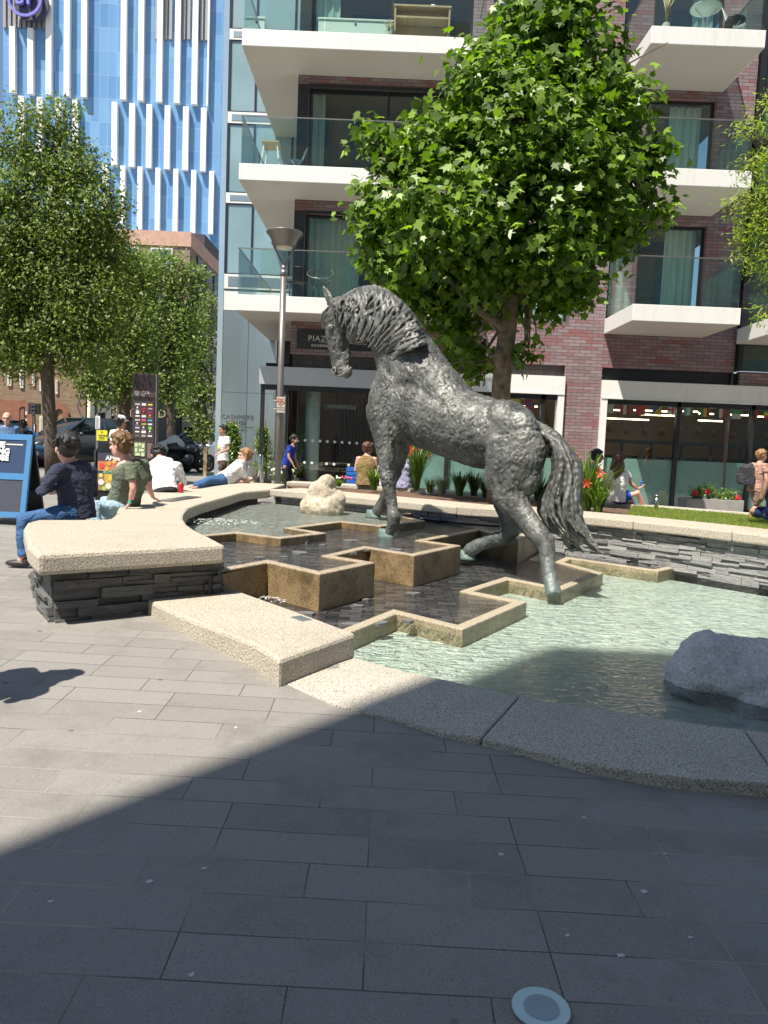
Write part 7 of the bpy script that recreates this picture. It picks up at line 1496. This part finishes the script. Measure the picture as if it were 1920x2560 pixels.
# folding chair on the same balcony
def fchair(label,x,y,z,mat,rot=0,s=1):
    T=thing('chair',(x,y,z),label,'chair'); ca,sa=math.cos(rot),math.sin(rot); P=lambda a,b,h:(x+(a*ca-b*sa)*s,y+(a*sa+b*ca)*s,z+h*s)
    m=M(); m.add([P(-.2,-.2,.43),P(.2,-.2,.43),P(.2,.2,.45),P(-.2,.2,.45),P(-.2,-.2,.45),P(.2,-.2,.45),P(.2,.2,.47),P(-.2,.2,.47)],[(3,2,1,0),(4,5,6,7),(0,1,5,4),(1,2,6,5),(2,3,7,6),(3,0,4,7)]); obj('seat',m,mat,T)
    m=M(); m.add([P(-.2,.2,.5),P(.2,.2,.5),P(.2,.32,.86),P(-.2,.32,.86),P(-.2,.22,.5),P(.2,.22,.5),P(.2,.34,.86),P(-.2,.34,.86)],[(3,2,1,0),(4,5,6,7),(0,1,5,4),(1,2,6,5),(2,3,7,6),(3,0,4,7)]); obj('backrest',m,mat,T)
    for a in (-.18,.18):
        for b,b2 in ((-.2,.18),(.2,-.18)): m=M(); m.tube([P(a,b,.003),P(a,b2,.44)],[.012,.012],6); obj('leg',m,mat,T)
q=J(738,395,19.1); fchair('slate blue folding chair right of the balcony table',q.x,19.1,7.90,simple('slate_blue',(.10,.16,.22),.5),-1.2,.8)
# woven round chair, cafe table on the first-floor left balcony
q=J(800,712,18.9); x,y,z_=q.x,18.9,4.91; T=thing('wire_chair',(x,y,z_),'round dark string chair on the lowest left balcony behind the horse ear','chair'); m=M(); cc=Vector((x,y,z_+.56)); R2=.32
tilt=Matrix.Rotation(math.radians(32),3,'X'); ring=[cc+tilt@Vector((R2*math.cos(t),R2*math.sin(t),0))+Z3*.12 for t in np.linspace(0,2*math.pi,29)]; m.tube(ring,.012,6); obj('rim',m,MT['grey'],T); m=M(); low=[cc+Vector((.10*math.cos(t),.10*math.sin(t),-.22)) for t in np.linspace(0,2*math.pi,29)]
for k in range(28): m.tube([ring[k],(ring[k]+low[k])/2+Vector((0,0,-.06)),low[k]],[.004]*3,4)
obj('cords',m,MT['dark'],T)
for k in range(3): t=k*2.1+.5; m=M(); m.tube([cc+Vector((.16*math.cos(t),.16*math.sin(t),-.15)),(x+.26*math.cos(t),y+.26*math.sin(t),z_+.005)],[.01,.01],6); obj('leg',m,MT['dark'],T)
q=J(728,730,18.9); x=q.x; T=thing('cafe_table',(x,18.9,4.91),'low round mesh table beside the string chair','table'); m=M(); m.lathe((x,18.9,4.91),[(0,.40),(.27,.40),(.28,.415),(.27,.43),(0,.43)],24); obj('table_top',m,MT['dark'],T)
for k in range(4): t=k*1.57+.4; m=M(); m.tube([(x+.08*math.cos(t),18.9+.08*math.sin(t),5.305),(x+.22*math.cos(t),18.9+.22*math.sin(t),4.913)],[.01,.01],6); obj('leg',m,MT['dark'],T)
# top left balcony: storage chest, cabinet, cube stool, pampas
def chest(label,px0,px1,pyt,Y,z,mat,name='storage_chest',cat='chest',shelf=False,lidm=None):
    x0,x1=J(px0,60,Y).x,J(px1,60,Y).x; zt=J((px0+px1)/2,pyt,Y).z; T=thing(name,((x0+x1)/2,Y+.2,z),label,cat)
    if not shelf: m=M(); m.box(x0,x1,Y,Y+.45,z+.003,zt-.05); obj('body',m,mat,T,bevel=.01); m=M(); m.box(x0-.02,x1+.02,Y-.02,Y+.47,zt-.048,zt); obj('lid',m,lidm or mat,T,bevel=.01); m=M(); m.disc_y(((x0+x1)/2,Y-.012,zt-.12),.025,.01); obj('handle_hole',m,MT['dark'],T)
    else:
        m=M(); m.box(x0,x0+.04,Y,Y+.4,z+.003,zt-.04); m.box(x1-.04,x1,Y,Y+.4,z+.003,zt-.04); m.box(x0+.042,x1-.042,Y+.01,Y+.39,zt-.28,zt-.24); m.box(x0+.042,x1-.042,Y+.36,Y+.39,z+.003,zt-.30); obj('carcass',m,mat,T); m=M(); m.box(x0-.02,x1+.02,Y-.02,Y+.42,zt-.038,zt); obj('table_top',m,lidm,T)
    return T,x0,x1,zt
gw=simple('pale_green_lacquer',(.50,.58,.54),.5,0,.03)
chest('long pale storage chest on the top left balcony',796,982,47,18.75,10.88,gw); cab_=chest('open-shelved cabinet with a wooden top right of the long pale chest',985,1125,13,18.7,10.88,wood,'cabinet','cabinet',True,wood); chest('pale green cube stool at the left end of the top balcony',620,662,42,18.85,10.88,gw,'cube_stool','stool')
m=M(); x_=cab_[1]+.9; m.tube([(x_,18.9,cab_[3]+.002),(x_,18.9,cab_[3]+.11)],[.07,.06],14); setp(obj('candle_pot',m,MT['white']),'small white pot standing on the balcony cabinet','pot')
def pampas(label,px,py0,Y,z,h,seed,n=14):
    c=J(px,py0,Y); T=thing('dried_grass_pot',(c.x,Y,z),label,'plant'); m=M(); m.lathe((c.x,Y,z),[(.06,.002),(.09,.1),(.08,.2),(.06,.22)],14); obj('pot',m,MT['cream'],T); rr=random.Random(seed); m=M()
    for k in range(n): a=rr.uniform(0,6.28); r=rr.uniform(.02,.16); hh=h*rr.uniform(.6,1); m.tube([(c.x,Y,z+.2),(c.x+r*.4*math.cos(a),Y+r*.4*math.sin(a),z+.2+hh*.6),(c.x+r*math.cos(a),Y+r*math.sin(a),z+.2+hh)],[.005,.006,.012 if k%2 else .003],5)
    obj('stems',m,simple('dried_grass',(.50,.37,.20),.9),T)
pampas('small dried bouquet on the top left balcony between chest and cabinet',972,50,18.65,10.88,.3,3); pampas('tall dried pampas stems on the top right balcony',1665,58,17.8,10.88,.75,5,18)
# top right balcony: round table and chair with a dark garment
q=J(1762,60,18.0); x=q.x; T=thing('cafe_table',(x,18.0,10.88),'round pale table with a curved white frame on the top right balcony','table'); m=M(); m.lathe((x,18,10.88),[(0,.66),(.33,.66),(.34,.675),(.33,.69),(0,.69)],28); obj('table_top',m,gw,T)
for s in (-1,1): m=M(); m.tube([(x+s*.24,18,11.535),(x+s*.05,18,11.35),(x+s*.05,18,11.1),(x+s*.22,18,10.885)],[.014]*4,6); obj('leg',m,MT['white'],T)
q=J(1840,60,18.0); fchair('white balcony chair with a dark jacket thrown over it on the top right balcony',q.x,18.0,10.88,MT['white'],.9,.85); m=M(); m.ell((q.x-.05,17.9,11.28),(.22,.2,.07),14,8); m.ell((q.x-.22,17.85,11.15),(.09,.12,.16),12,8); setp(obj('dark_jacket',remesh(m,.02,1,lambda p,q_:mnoise.noise(p*12)*.02),cloth('jacket_cloth',(.03,.03,.035))),'dark jacket thrown over the balcony chair at the top right','jacket')
# ---- fountain jets: low bubbling water
foam=simple('foam',(.75,.8,.8),.3,0,.05); foam.node_tree.nodes['Principled BSDF'].inputs['Alpha'].default_value=.4
def bubble(px,py,z,r,n,label,sd):
    rr=random.Random(sd); c=onz(px,py,z); m=M()
    for k in range(n): a=rr.uniform(0,6.28); q=rr.random()**.7*r; s=rr.uniform(.004,.010); m.ell((c[0]+q*math.cos(a)*1.4,c[1]+q*math.sin(a),z+rr.uniform(0,.05)*(1-q/r)),(s*rr.uniform(.8,2.2),s*1.2,s*.7),7,5)
    setp(obj('bubbling_water',m,foam,kind='stuff'),label,'water')
bubble(550,1305,.475,.35,150,'bubbling patch of water near the curve of the bench',1); bubble(1000,1268,.475,.16,80,'small bubbling jet behind the horse foreleg',2); bubble(670,1500,.11,.12,40,'foam at the foot of the brown granite step',3); bubble(806,1511,.11,.05,16,'foam at the near corner of the brown granite step',4)
